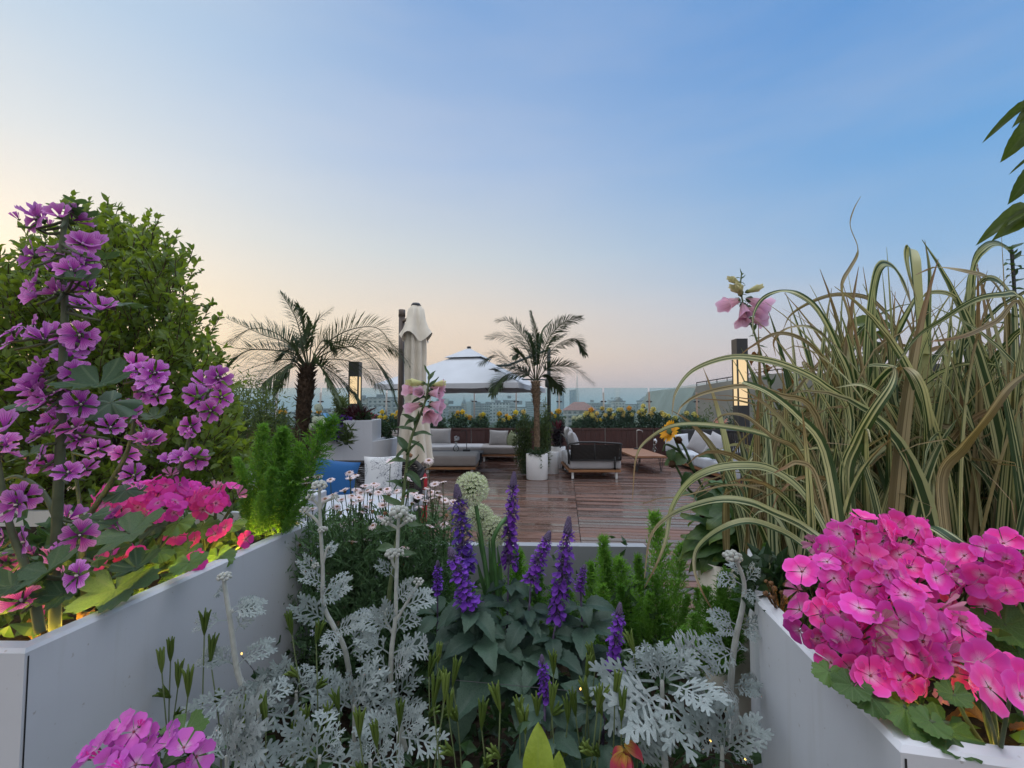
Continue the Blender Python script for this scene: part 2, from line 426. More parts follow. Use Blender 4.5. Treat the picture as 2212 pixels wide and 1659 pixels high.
# ================================================================== deck (wet boards)
def deckmat():
    m, t = newmat('wet_deck_boards')
    tc = nd(t, 'ShaderNodeTexCoord'); ob = tc.outputs['Object']; uv = tc.outputs['UV']
    sp = nd(t, 'ShaderNodeSeparateXYZ', {0: uv}); rnd = sp.outputs[0]
    g = noise(t, nd(t, 'ShaderNodeMapping', {0: ob, 3: (1.2, 30, 10)}).outputs[0], 2.2, 6, .65)
    c = ramp(t, g, [(.25, (.082, .039, .027)), (.55, (.152, .081, .059)), (.8, (.21, .127, .10))])
    hs = nd(t, 'ShaderNodeHueSaturation', {'Color': c, 'Hue': .5, 'Saturation': mth(t, 'ADD', .75, mth(t, 'MULTIPLY', rnd, .4)), 'Value': mth(t, 'ADD', .85, mth(t, 'MULTIPLY', rnd, .32))}).outputs[0]
    wet = noise(t, nd(t, 'ShaderNodeMapping', {0: ob, 3: (.8, 1.6, 1)}).outputs[0], 1.3, 4, .6)
    wr = mth(t, 'ADD', mth(t, 'MULTIPLY', wet, .8), mth(t, 'MULTIPLY', mth(t, 'SUBTRACT', rnd, .5), .22))
    wf = nd(t, 'ShaderNodeMapRange', {0: wr, 1: .31, 2: .60}, interpolation_type='SMOOTHSTEP').outputs[0]
    rough = mth(t, 'ADD', .11, mth(t, 'MULTIPLY', wf, .38))
    col = mixc(t, wf, mixc(t, 1.0, hs, (.62, .58, .58), 'MULTIPLY'), hs)
    nr = bump(t, mth(t, 'ADD', g, noise(t, ob, 90, 2)), mth(t, 'ADD', .04, mth(t, 'MULTIPLY', wf, .3)), .004)
    finish(t, nd(t, 'ShaderNodeBsdfPrincipled', {'Base Color': col, 'Roughness': rough, 'Specular IOR Level': .5, 'Normal': nr}).outputs[0])
    return m
b = MB(); random.seed(3)
seams = [-9.0, -5.6, -2.6, .16, 3.1, 6.2, 10.5]
for k in range(len(seams)-1):
    y = -3.0; off = U(0, .05); y += off
    while y < 15.2:
        w = .112; dz = U(-.0025, .0025)
        x0, x1 = seams[k]+.004, seams[k+1]-.004
        r = random.random(); v0 = len(b.v); ch = .006; z = dz
        prof = [(y, z-.03), (y, z-ch), (y+ch, z), (y+w-ch, z), (y+w, z-ch), (y+w, z-.03)]
        vs = [(x, q[0], q[1]) for x in (x0, x1) for q in prof]
        fs = [(i, i+1, i+7, i+6) for i in range(5)]+[(0, 5, 4, 3, 2, 1), (6, 7, 8, 9, 10, 11)]
        b.add(vs, [f[::-1] for f in fs], [(r, r)]*12)
        y += .134
dk = b.build('deck', deckmat()); dk.rotation_euler = (0, 0, R(-6.5)); tag(dk, kind='structure')   # the boards run a little askew to the view
b = MB(); b.box((0, 6, -.16), (19, 18.6, .2)); tag(b.build('roof_slab', M_dark), kind='structure')

# ================================================================== far ground, tree mass, city
GZ = -34.0
def groundmat():
    m, t = newmat('far_ground')
    ob = nd(t, 'ShaderNodeTexCoord').outputs['Object']
    c = ramp(t, noise(t, ob, .012, 5, .6), [(.3, (.03, .045, .025)), (.55, (.06, .075, .05)), (.7, (.13, .13, .12))])
    finish(t, nd(t, 'ShaderNodeBsdfPrincipled', {'Base Color': c, 'Roughness': .95}).outputs[0])
    return m
b = MB(); b.grid(lambda u, v: ((u-.5)*14000, -300+v*9000, GZ), 8, 8); tag(b.build('ground', groundmat()), kind='structure')
M_wood = leafmat('far_tree_leaves', (.022, .04, .018), (.06, .085, .035), .1, .8, scale=.15)
M_bark = plain('grey_brown_bark', (.07, .05, .035), .9, .25, 20, .2, bmp=.8, bscale=60, bdist=.01)
def lump(b, c, r, n=6, m=9, amp=.3):
    vs = []
    for j in range(n+1):
        th = pi*j/n
        for i in range(m):
            a = 2*pi*i/m
            d = V((sin(th)*cos(a), sin(th)*sin(a), cos(th)))
            k = 1+amp*MN.noise(d*1.7+V(c)*.37)+amp*.6*MN.noise(d*4+V(c)*.7)
            vs.append(V(c)+V((d.x*r[0], d.y*r[1], d.z*r[2]))*k)
    b.add(vs, [(j*m+i, (j+1)*m+i, (j+1)*m+(i+1) % m, j*m+(i+1) % m) for j in range(n) for i in range(m)])
b = MB(); random.seed(11)
for i in range(900):
    Yd = U(70, 640)**1.0
    top = U(-16, -7) if Yd < 200 else U(-17, -8)
    x = U(-1.15, 1.15)*Yd
    rr = U(3.5, 6.5)
    for q in range(3):
        lump(b, (x+U(-3, 3), Yd+U(-3, 3), top-rr*.7+U(-2, 1)), (rr*U(.6, 1), rr*U(.6, 1), rr*U(.6, 1)), 5, 7, .5)
tag(b.build('woodland', M_wood, smooth=False), kind='stuff')

def facade(name, wall, dark, fl=3.2, bay=3.4):
    m, t = newmat(name)
    ob = nd(t, 'ShaderNodeTexCoord').outputs['Object']
    s = nd(t, 'ShaderNodeSeparateXYZ', {0: ob}); x, y, z = s.outputs
    fx = mth(t, 'FRACT', mth(t, 'DIVIDE', mth(t, 'ADD', mth(t, 'ADD', x, y), 500.0), bay)); fz = mth(t, 'FRACT', mth(t, 'DIVIDE', mth(t, 'ADD', z, 500.0), fl))
    a = mth(t, 'MULTIPLY', mth(t, 'GREATER_THAN', fx, .28), mth(t, 'LESS_THAN', fx, .80))
    bb = mth(t, 'MULTIPLY', mth(t, 'GREATER_THAN', fz, .28), mth(t, 'LESS_THAN', fz, .78))
    nz = nd(t, 'ShaderNodeNewGeometry').outputs['Normal']
    up = mth(t, 'LESS_THAN', nd(t, 'ShaderNodeSeparateXYZ', {0: nz}).outputs[2], .5)
    f = mth(t, 'MULTIPLY', mth(t, 'MULTIPLY', a, bb), up)
    wc = ramp(t, noise(t, ob, .2, 4), [(.3, [c*.8 for c in wall]), (.7, wall)])
    finish(t, nd(t, 'ShaderNodeBsdfPrincipled', {'Base Color': mixc(t, f, wc, dark), 'Roughness': mth(t, 'SUBTRACT', .85, mth(t, 'MULTIPLY', f, .6))}).outputs[0])
    return m
FAC = [facade('pale_facade', (.42, .40, .38), (.06, .07, .08)), facade('white_facade', (.55, .55, .54), (.08, .09, .10), 3.0, 3.0),
       facade('grey_facade', (.28, .29, .30), (.05, .06, .07), 3.3, 2.6), facade('tan_facade', (.38, .32, .27), (.06, .06, .07), 3.1, 3.8)]
M_roofg = plain('grey_roof', (.16, .17, .18), .8, .15, 1)
M_roofr = plain('red_tile_roof', (.30, .11, .085), .8, .15, 1)
M_roofb = plain('blue_sheet_roof', (.06, .19, .40), .5, .08, .6)
M_slab = plain('balcony_concrete', (.50, .49, .47), .8, .1, 1)
M_towerglass = plain('blue_tower_glass', (.06, .13, .20), .15, .1, .1, .6)
GC = 'city buildings beyond the glass fence'
def building(px, pw, top, Yd, label, style=0, mat=0, roofm=None):
    """a block of the city: wall with slabs for its floors, roof pieces"""
    x = (px-1106)/F*Yd; w = pw/F*Yd; zt = W(px, top, Yd).z; d = min(26, max(14, w*.5))
    z0 = GZ; o = thing('apartment_building' if style != 2 else 'office_tower', (x, Yd, z0), label, 'building', GC)
    b = MB(); sl = MB(); rf = MB()
    def blk(xa, xb, zb, dd=d, yo=0):
        b.box(((xa+xb)/2, Yd+d/2+yo, (z0+zb)/2), (xb-xa, dd, zb-z0))
        z = z0+3.2
        while z < zb-1:
            sl.box(((xa+xb)/2, Yd+d/2+yo-dd/2-.55, z), (max(1.5, (xb-xa)*.8), 1.3, .7)); z += 3.2
        rf.box(((xa+xb)/2, Yd+d/2+yo, zb+.45), (xb-xa+.8, dd+.8, .9))
    xa, xb = x-w/2, x+w/2
    if style == 0:      # stepped slab block
        k = max(1, int(w/12)); step = w/k
        for i in range(k): blk(xa+i*step+.2, xa+(i+1)*step-.2, zt-random.choice([0, 0, 2.5, 4.0]), d, U(0, 2.5))
        for i in range(k): rf.box((xa+(i+.5)*step+U(-2, 2), Yd+d/2, zt+1.0), (min(5, step*.5), 5, 3.6))
    elif style == 1:    # long mansion block with little gabled attics
        k = max(2, int(w/16)); step = w/k
        for i in range(k):
            zb = zt-(3 if i % 2 else 0); blk(xa+i*step+.15, xa+(i+1)*step-.15, zb, d, 0 if i % 2 else -1.5)
            if i % 2 == 0:
                cx = xa+(i+.5)*step; hw = step*.34; y0, y1 = Yd-1.5, Yd+d-1.5
                rf.add([(cx-hw, y0, zb+.9), (cx+hw, y0, zb+.9), (cx, y0+1, zb+4.6), (cx-hw, y1, zb+.9), (cx+hw, y1, zb+.9), (cx, y1-1, zb+4.6)],
                       [(0, 1, 2), (3, 5, 4), (0, 2, 5, 3), (1, 4, 5, 2), (0, 3, 4, 1)])
    elif style == 2:    # plain tower with plant room and slanted top
        b.box((x, Yd+d/2, (z0+zt)/2), (w, d, zt-z0))
        rf.add([(xa, Yd, zt+.01), (xb, Yd, zt+.01), (xb, Yd+d, zt+.01), (xa, Yd+d, zt+.01), (xa, Yd, zt+2.5), (xb, Yd, zt+w*.35), (xb, Yd+d, zt+w*.35), (xa, Yd+d, zt+2.5)],
               [(0, 1, 5, 4), (1, 2, 6, 5), (2, 3, 7, 6), (3, 0, 4, 7), (4, 5, 6, 7)])
        for i in range(1, 5): sl.box((xa+w*i/5, Yd-.3, (z0+zt)/2), (.5, .6, zt-z0))
    elif style == 3:    # hipped roof hall
        b.box((x, Yd+d/2, (z0+zt-6)/2), (w, d, zt-6-z0)); rz = zt-6
        rf.add([(xa-1, Yd-1, rz), (xb+1, Yd-1, rz), (xb+1, Yd+d+1, rz), (xa-1, Yd+d+1, rz), (x-w*.18, Yd+d/2, zt), (x+w*.18, Yd+d/2, zt)],
               [(0, 1, 5, 4), (1, 2, 5), (2, 3, 4, 5), (3, 0, 4), (0, 3, 2, 1)])
        sl.box((x, Yd-.4, rz-3.2), (w, .8, .6))
    elif style == 4:    # tower with dome or spire
        b.box((x, Yd+d/2, (z0+zt)/2), (w, d, zt-z0)); rf.lathe([(w*.42, 0), (w*.40, w*.3), (w*.28, w*.6), (w*.08, w*.8), (.4, w*1.3), (.05, w*1.8)], (x, Yd+d/2, zt), 10)
        for i in range(1, 4): sl.box((x, Yd-.3, z0+(zt-z0)*i/4), (w*1.05, .8, .8))
    b.build('wall', FAC[mat] if style != 2 else M_towerglass, o); sl.build('balcony_slabs' if style < 2 else 'trim', M_slab, o); rf.build('roof', roofm or M_roofg, o)
    return o
random.seed(21)
D = {}
def bl(kind, place): return kind+' '+place
building(1413, 60, 867, 420, 'long white mansion block with small attic gables, right of the middle fence post', 1, 1)
building(1350, 50, 868, 430, 'white mansion block with attic gables, left end of the long row', 1, 1)
building(1468, 42, 868, 440, 'pale mansion block with attic gables at the right end of the long row', 1, 0)
building(1300, 40, 875, 520, 'low grey block left of the mansion row beyond the glass', 0, 2)
building(1282, 26, 868, 700, 'hazy tan block behind the red roofed hall', 0, 3)
building(1254, 66, 868, 330, 'wide hall with a dark red hipped roof behind the palm', 3, 3, M_roofr)
building(1211, 15, 848, 900, 'narrow blue glass tower with slanted top beside the parasol mast', 2)
building(1239, 15, 846, 900, 'narrow blue glass tower with slanted top right of the radio mast', 2)
building(1100, 27, 859, 620, 'square dark block standing above the skyline between two fence posts', 0, 2)
building(1080, 44, 871, 430, 'white flats with balconies under the square dark block', 0, 1)
building(1120, 36, 872, 440, 'white flats with balconies left of the slim palm', 0, 1)
building(1040, 44, 873, 560, 'grey stepped flats right of the domed tower', 0, 2)
building(1001, 10, 872, 650, 'small domed tower with spire on the skyline', 4, 3)
building(976, 40, 871, 520, 'tan stepped flats beside the pink foxglove bells', 0, 3)
building(945, 40, 868, 480, 'pale flats with balconies behind the closed parasol', 0, 0)
building(1150, 30, 865, 760, 'hazy grey block just left of the palm crown', 0, 2)
building(1175, 26, 870, 800, 'far tan block behind the slim palm trunk', 0, 3)
building(1500, 40, 872, 560, 'grey flats at the right edge of the glass fence', 0, 2)
building(1060, 26, 876, 700, 'far pale block low on the skyline below the parasol', 0, 0)
building(870, 50, 866, 300, 'grey stepped flats left of the closed parasol foot', 0, 2)
building(820, 56, 860, 330, 'grey flats seen behind the tall white planter', 0, 0)
building(775, 44, 862, 340, 'tan flats behind the lit lamp post', 0, 3)
building(812, 30, 878, 180, 'dark mansard house with two pale windows beyond the glass', 3, 2)
building(720, 60, 872, 300, 'pale flats right of the thick palm trunk', 0, 0)
building(640, 90, 878, 260, 'wide pale block seen through the left palm fronds', 0, 1)
building(560, 80, 874, 320, 'grey flats behind the bamboo shrub', 0, 2)
building(672, 56, 893, 110, 'low shed with a bright blue sheet roof beside the palm trunk', 3, 2, M_roofb)
building(1330, 30, 861, 1100, 'very far pale tower behind the mansion row', 0, 0)
building(1440, 22, 862, 1200, 'very far tower block above the mansion row', 0, 1)
building(1010, 26, 866, 1000, 'very far pale block behind the domed tower', 0, 1)
building(1068, 14, 860, 1200, 'slim far tower on the skyline left of the square dark block', 0, 3)
building(960, 18, 862, 1300, 'very far slim tower beside the closed parasol', 0, 0)
building(1630, 60, 866, 500, 'pale flats glimpsed through the striped grass', 0, 0)
building(1760, 90, 864, 420, 'grey block hidden deep behind the striped grass', 0, 2)
o = thing('radio_mast', W(1247, 880, 800)*1, 'thin lattice radio mast on the skyline between two blue towers', 'mast')
b = MB(); p0 = W(1247, 880, 800); zt = W(1247, 812, 800).z; random.seed(2)
for sx, sy in ((-1, -1), (1, -1), (1, 1), (-1, 1)):
    b.tube([(p0.x+sx*4, 800+sy*4, GZ), (p0.x+sx*.7, 800+sy*.7, zt-8), (p0.x, 800, zt)], .55, 4)
z = GZ
while z < zt-10:
    k = 4-3.3*(z-GZ)/(zt-8-GZ); b.tube([(p0.x-k, 800-k, z), (p0.x+k, 800-k, z+5)], .4, 4); b.tube([(p0.x+k, 800-k, z), (p0.x-k, 800-k, z+5)], .4, 4); z += 5
b.build('lattice', M_steel, o)
b = MB(); b.tube([(p0.x, 800, zt), (p0.x, 800, zt+10)], .4, 4); b.build('antenna', M_steel, o)
# statue-like spire on the skyline
o = thing('monument_tower', W(1064, 880, 900), 'slender pale monument tower rising from the skyline', 'monument')
p0 = W(1064, 880, 900); zt = W(1064, 850, 900).z; b = MB(); b.lathe([(9, GZ-zt), (8, -22), (4, -20), (3.2, -8), (5, -7), (4, -4), (1.6, -3), (1.2, 3), (.2, 6)], (p0.x, 900, zt), 8); b.build('shaft', M_slab, o)

# haze: one closed box of thin air round everything, the sky outside it
m, t = newmat('thin_haze')
vol = nd(t, 'ShaderNodeVolumePrincipled', {'Color': (.72, .80, .82), 'Density': HAZE, 'Anisotropy': .0})
nd(t, 'ShaderNodeOutputMaterial', {'Volume': vol.outputs[0]})
b = MB(); b.box((0, 900, (GZ-1+85)/2), (15000, 18500, 85-GZ+1)); tag(b.build('haze', m), kind='stuff')
# ================================================================== shared leaf and flower colours
L_dark = leafmat('deep_green_leaves', (.024, .055, .024), (.055, .11, .042), .3, .45, scale=25)
L_palm = leafmat('palm_leaflets', (.024, .045, .017), (.065, .10, .04), .25, .5, scale=6)
M_rachis = plain('palm_rachis', (.035, .042, .018), .6, .2, 30, .2)
L_bamboo = leafmat('bamboo_leaves', (.05, .085, .025), (.12, .17, .055), .35, .5, scale=12)
L_chrys = leafmat('bluish_green_leaves', (.04, .085, .058), (.085, .15, .10), .25, .5, scale=20)
L_red = leafmat('dark_red_leaves', (.04, .006, .012), (.12, .015, .03), .3, .4, scale=12, tint=(1.3, .6, .6))
L_maroon = leafmat('maroon_leaves', (.015, .008, .014), (.05, .016, .03), .25, .4, scale=12, tint=(1.2, .7, .8))
P_yellow = petalmat('yellow_petals', [(0, (.50, .26, .01)), (.5, (.75, .50, .03)), (1, (.80, .62, .12))], (.5, .3, .01), 3, .05, .4, .25, .06)
P_paleyellow = petalmat('pale_yellow_petals', [(0, (.62, .52, .08)), (1, (.75, .70, .28))], (.6, .5, .1), 3, .05, .4, .25, .05)
P_cream = petalmat('cream_petals', [(0, (.6, .6, .3)), (1, (.75, .74, .58))], (.6, .6, .3), 3, .05, .4, .25, .05)
P_violet = petalmat('violet_small_flowers', [(0, (.05, .015, .22)), (1, (.12, .035, .42))], (.03, .01, .1), 3, .1, .5, .25, .05)
P_redf = petalmat('dark_red_flowers', [(0, (.25, .02, .03)), (1, (.42, .05, .08))], (.2, .02, .02), 3, .1, .5, .25, .05)
M_stem = plain('green_stem', (.05, .085, .03), .6, .2, 40, .3)
M_stemlight = plain('light_green_stem', (.13, .17, .075), .6, .15, 40, .3)
M_trunk = plain('palm_trunk_fibre', (.075, .05, .035), .95, .3, 30, .1, bmp=1, bscale=90, bdist=.012)
M_trunkl = plain('palm_trunk_scars', (.17, .12, .08), .95, .3, 30, .1, bmp=1, bscale=90, bdist=.012)

# ================================================================== planters
def offset_poly(P, d):
    n = len(P); out = []
    for i in range(n):
        a, b, c = V(P[i-1]), V(P[i]), V(P[(i+1) % n])
        e1 = (b-a).normalized(); e2 = (c-b).normalized()
        n1 = V((-e1.y, e1.x)); n2 = V((-e2.y, e2.x)); m = (n1+n2).normalized()
        out.append(b+m*(d/max(.3, m.dot(n1))))
    return out
def planter(name, P, z0, z1, label, cat='planter', group=None, rim=.035, soil=.05, mat=None, ch=.006, seam=None):
    """open-topped planter over a counter-clockwise outline P: walls with a folded rim, soil inside"""
    P = [V((p[0], p[1])) for p in P]
    c = sum(P, V((0, 0)))/len(P); o = thing(name, (c.x, c.y, z0), label, cat, group)
    n = len(P); rings = [(P, z0), (P, z1-ch), (offset_poly(P, ch), z1), (offset_poly(P, rim), z1), (offset_poly(P, rim), z1-soil-.02)]
    b = MB(); vs = [(p.x, p.y, z) for R_, z in rings for p in R_]
    fs = [(k*n+i, k*n+(i+1) % n, (k+1)*n+(i+1) % n, (k+1)*n+i) for k in range(len(rings)-1) for i in range(n)]
    b.add(vs, fs); b.build('wall', mat or M_white, o)
    if seam is not None:
        q = P[seam]; e_ = (P[(seam+1) % n]-q).normalized(); w_ = MB(); a_ = q+e_*.004+V((e_.y, -e_.x))*.0008; c_ = q+e_*.0065+V((e_.y, -e_.x))*.0008
        w_.add([(a_.x, a_.y, z0), (c_.x, c_.y, z0), (c_.x, c_.y, z1-.012), (a_.x, a_.y, z1-.012)], [(0, 1, 2, 3)]); w_.build('corner_joint', M_dark, o)
    I = offset_poly(P, rim-.003); b = MB()
    b.add([(p.x, p.y, z1-soil) for p in I], [tuple(range(n))]); b.build('soil', M_soil, o)
    return o
def rect(x0, x1, y0, y1): return [(x0, y0), (x1, y0), (x1, y1), (x0, y1)]
RZ = 1.0                                                       # rim height of the two near planters
gl = lambda px, py: G(px, py, RZ)
O1, O2, OF = gl(54, 1404), gl(675, 1127), gl(0, 1394)
planter('planter_box', [(-2.6, OF.y+.02), (O1.x, O1.y), (O2.x, O2.y), (-1.0, 1.86), (-2.6, 1.9)], .0, RZ, 'white metal planter with mallow and pink geraniums, its long face running along the silver plants', rim=.03, soil=.06, seam=1)
Q1, Q2, QF = gl(1944, 1614), gl(1637, 1298), gl(2212, 1651)
planter('planter_box', [(Q1.x, Q1.y), (QF.x, QF.y), (2.2, .46), (2.2, 1.9), (.95, 1.9), (.66, 1.32), (Q2.x, Q2.y)], .0, RZ, 'white metal planter holding the striped grass and the big bright pink geranium', rim=.03, soil=.06, seam=0)
planter('planter_box', rect(-3.4, -1.15, 2.0, 2.9), 0, .9, 'white planter mostly hidden under the big green shrub', rim=.03)
# the low bed between them, its soil and its grey end wall
b = MB(); b.add([(O1.x-.3, .1, .42), (Q1.x+.2, .1, .42), (.70, 2.3, .42), (-.74, 2.3, .42)], [(0, 1, 2, 3)]); tag(b.build('bed_soil', M_soil), kind='structure')
zt = W(1250, 1176, 2.3).z; xr = W(1397, 1185, 2.3).x; xr2 = W(1414, 1240, 2.3).x
b = MB(); b.add([(-.72, 2.3, 0), (xr2+.05, 2.3, 0), (xr, 2.3, zt-.012), (-.72, 2.3, zt), (-.72, 2.36, 0), (xr2+.05, 2.36, 0), (xr, 2.36, zt-.012), (-.72, 2.36, zt)],
    [(0, 1, 2, 3), (5, 4, 7, 6), (3, 2, 6, 7), (1, 5, 6, 2), (4, 0, 3, 7)])
tag(b.build('bed_wall', M_greypanel, origin=(0, 2.33, 0)), 'low grey panel wall closing the flower bed behind the salvia', 'wall')
# stepped white planter in the middle distance
za = W(700, 953, 5.9).z; zb = W(770, 908, 6.3).z; zc = W(830, 947, 7.0).z
xa = W(650, 900, 5.9).x; xb = W(700, 900, 5.9).x; xc = W(741, 900, 6.1).x; xd = W(804, 900, 6.4).x; xe = W(862, 900, 7.2).x
planter('planter_box', [(xa, 6.5), (xb, 5.9), (xc, 6.1), (xc-.1, 7.0), (xa, 7.0)], 0, za, 'lower step of the white planter with white alliums and violet lobelia on top', group='stepped white planter')
planter('planter_box', [(xc, 6.103), (xd, 6.4), (xd-.1, 7.2), (xc-.1, 7.0)], 0, zb, 'tallest step of the white planter, in front of the lit lamp post', group='stepped white planter')
planter('planter_box', [(xd, 6.403), (xe, 7.2), (xe-.3, 7.8), (xd-.1, 7.2)], 0, zc, 'right step of the white planter beside the closed parasol', group='stepped white planter')
# long white planter with palm at the left
planter('planter_box', rect(-5.0, -2.75, 6.0, 6.9), 0, .62, 'white planter at the foot of the thick palm, hidden by ferns')

# brown timber planters along the glass
FY = 13.45; zw = W(1200, 925, FY).z
seam = [508, 610, 712, 814, 914, 1018, 1112, 1210, 1307, 1411, 1512, 1614]
ordn = ['first', 'second', 'third', 'fourth', 'fifth', 'sixth', 'seventh', 'eighth', 'ninth', 'tenth', 'eleventh', 'twelfth', 'thirteenth', 'fourteenth']
for i in range(len(seam)-1):
    x0 = W(seam[i], 925, FY).x+.012; x1 = W(seam[i+1], 925, FY).x-.012
    where = ('%s dark brown timber planter left of the slim palm' % ordn[6-i] if i < 7 else '%s dark brown timber planter right of the slim palm' % ordn[i-7])
    o = planter('timber_planter', rect(x0, x1, FY, FY+.42), 0, zw, where, 'planter', 'timber planters along the glass fence', .03, .05, M_redwood)
    b = MB(); n = 9
    for k in range(n):
        a = x0+(x1-x0)*k/n; b.cbox((a+.003, FY-.016, .03), (a+(x1-x0)/n-.003, FY-.001, zw-.06), .004)
    b.build('cladding', M_redwood, o)
    b = MB(); b.cbox((x0-.004, FY-.03, zw-.055), (x1+.004, FY-.001, zw+.006), .006); b.build('cap_rail', M_redwood, o)
    if i: 
        b = MB(); b.box((x0-.012, FY-.004, zw*.5), (.010, .004, zw)); b.build('seam_strip', M_steel, o)

# ================================================================== glass fence
GY = 13.98; ztop = W(1200, 838, GY).z
posts = [430, 500, 600, 694, 776, 836, 930, 1025, 1115, 1207.5, 1303, 1401, 1503]
fo = thing('glass_fence', (0, GY, 0), 'tinted frameless glass fence with slim steel posts along the roof edge', 'fence')
for i in range(len(posts)-1):
    x0 = W(posts[i], 838, GY).x+.028; x1 = W(posts[i+1], 838, GY).x-.028
    b = MB(); b.box(((x0+x1)/2, GY, (.25+ztop)/2), (x1-x0, .012, ztop-.25)); b.build('glass_panel', M_glass, fo)
M_steelwarm = plain('warm_lit_steel_post', (.42, .30, .24), .35, .08, 10, .5, .6)  # warm light on the right-hand posts is mixed into this steel colour
for i, p in enumerate(posts):
    x = W(p, 838, GY).x; zp = W(p, 848, GY).z; b = MB()
    b.cbox((x-.022, GY-.07, 0), (x+.022, GY-.025, zp), .004); pm = M_steelwarm if p > 1350 else M_steel
    po = b.build('post', pm, fo)
    b = MB(); zc_ = W(p, 867.5, GY).z; b.rbox((x, GY-.03, zc_), (.17, .075, .045), .018); b.build('clamp', M_dark, po)

# grey-green hall roof beyond the fence at the right
o = thing('plant_room', (9.5, 17, 0), 'low grey rooftop hall with a sloping wall behind the right lamp post', 'building')
P1, P2, P3, P4 = W(1455, 905, 16.5), W(1505, 834, 16.5), W(1680, 806, 16.5), W(2300, 806, 16.5)
b = MB(); d = V((0, 6, 0)); z0 = V((0, 0, -1))
ring = [V((P1.x, 16.5, -.2)), V((P1.x+.25, 16.5, P1.z)), P2, P3, P4, V((P4.x, 16.5, -.2))]
n = len(ring); b.add(ring+[p+d for p in ring], [tuple(range(n)), tuple(range(2*n-1, n-1, -1))]+[(i, i+n, (i+1) % n+n, (i+1) % n) for i in range(n)])
M_hall = plain('grey_green_cladding', (.24, .245, .22), .7, .1, 1.2, .3); b.build('wall', M_hall, o)
b = MB(); b.tube([P2+V((0, 0, .12)), P3+V((0, 0, .14)), P4+V((0, 0, .14))], .02, 5)
for k in range(9):
    p = P2.lerp(P3, k/8) if k < 4 else P3.lerp(P4, (k-4)/5); b.tube([p, p+V((0, 0, .14))], .015, 5)
b.build('rail', M_dark, o)
b = MB(); q = W(1930, 800, 15.8); b.box((q.x+.6, 15.9, q.z-.55), (3.6, .8, 1.5)); b.box((q.x+.6, 15.45, q.z+.03), (4.0, .2, .22))
tag(b.build('rooftop_unit', M_dark, origin=(q.x, 15.9, 0)), 'dark flat-roofed rooftop box glimpsed through the striped grass', 'rooftop unit')

# ================================================================== lamp posts
def lamp_post(px, ptop, pbot, Y, wpx, label):
    w = wpx/F*Y; zt = W(px, ptop, Y).z; zl = W(px, pbot, Y).z; cap = w*1.45; x = W(px, ptop, Y).x
    o = thing('lamp_post', (x, Y, 0), label, 'lamp post', 'square lamp posts'); Rz = Matrix.Rotation(0, 3, 'Z')
    b = MB(); b.box((x, Y, zt-cap/2), (w, w, cap), Rz); b.build('cap', M_dark, o)
    b = MB(); b.box((x, Y, (zl)/2), (w, w, zl), Rz); b.build('base', M_dark, o)
    b = MB(); q = w/2-.012
    for sx in (-1, 1):
        for sy in (-1, 1): b.box(V((x, Y, (zl+zt-cap)/2))+Rz @ V((sx*q, sy*q, 0)), (.024, .024, zt-cap-zl), Rz)
    b.build('frame', M_dark, o)
    b = MB(); b.box((x, Y, (zl+zt-cap)/2), (w-.03, w-.03, zt-cap-zl-.004), Rz); b.build('diffuser', M_bulbwarm, o)
lamp_post(768, 782, 872, 8.2, 22, 'lit square lamp post glowing behind the thick palm')
lamp_post(1597, 733, 876, 8.8, 24, 'lit square lamp post glowing between the foxglove and the striped grass')

# ================================================================== parasols
# closed: cream canopy hanging in folds from a hub, brown mast behind it
Yp = 6.7; pc = W(895, 1000, Yp)
o = thing('closed_parasol', (pc.x, Yp, 0), 'closed cream parasol with its canvas hanging in folds on a brown mast', 'parasol')
def fold(prof, nf, ph, amp, M_, name, mat):
    b = MB(); n = 72; vs = []
    for i, (r, z) in enumerate(prof):
        for k in range(n):
            a = 2*pi*k/n; f = .5+.5*cos(nf*a+ph+.6*sin(i*.5)); rr = r*(1-amp*(1-f)**1.5*min(1, i/3))+.012*MN.noise(V((cos(a)*2, sin(a)*2, z*2)))
            vs.append((pc.x+rr*cos(a), Yp+rr*sin(a)*.9, z+(.05*r/ .2*cos(nf*a+ph) if i == len(prof)-1 else 0)))
    b.add(vs, [(i*n+k, (i+1)*n+k, (i+1)*n+(k+1) % n, i*n+(k+1) % n) for i in range(len(prof)-1) for k in range(n)])
    return b.build(name, mat, o, True)
zz = lambda py: W(895, py, Yp).z
fold([(.03, zz(660)), (.12, zz(668)), (.155, zz(700)), (.17, zz(760)), (.165, zz(820)), (.17, zz(858)), (.135, zz(872)), (.20, zz(900)), (.235, zz(945)), (.27, zz(985)), (.29, zz(1002))], 8, .4, .42, 0, 'canopy', M_cream)
fold([(.035, zz(657)), (.09, zz(663)), (.135, zz(685)), (.20, zz(708)), (.265, zz(730))], 4, 1.0, .34, 0, 'vent_flap', M_cream)
b = MB(); b.lathe([(.0, zz(654)), (.05, zz(655)), (.075, zz(660)), (.06, zz(663))], (pc.x, Yp, 0), 16); b.build('finial', M_dark, o, True)
b = MB(); xm = W(868, 700, 6.95).x; b.tube([(xm, 6.95, 0), (xm, 6.95, W(868, 673, 6.95).z)], .046, 16); b.build('mast', M_pole, o, True)
b = MB(); zc_ = W(868, 670, 6.95).z; b.lathe([(0, zc_+.01), (.05, zc_+.005), (.052, zc_-.1), (.046, zc_-.102)], (xm, 6.95, 0), 18); b.build('mast_cap', M_pole, o, True)
b = MB(); b.lathe([(.145, zz(870)-.025), (.15, zz(870)), (.145, zz(870)+.025)], (pc.x, Yp, 0), 24); b.build('tie_strap', M_cream, o, True)
b = MB(); b.tube([(xm, 6.95, zz(690)), (pc.x, Yp, zz(676))], .022, 8); b.build('arm', M_pole, o, True)
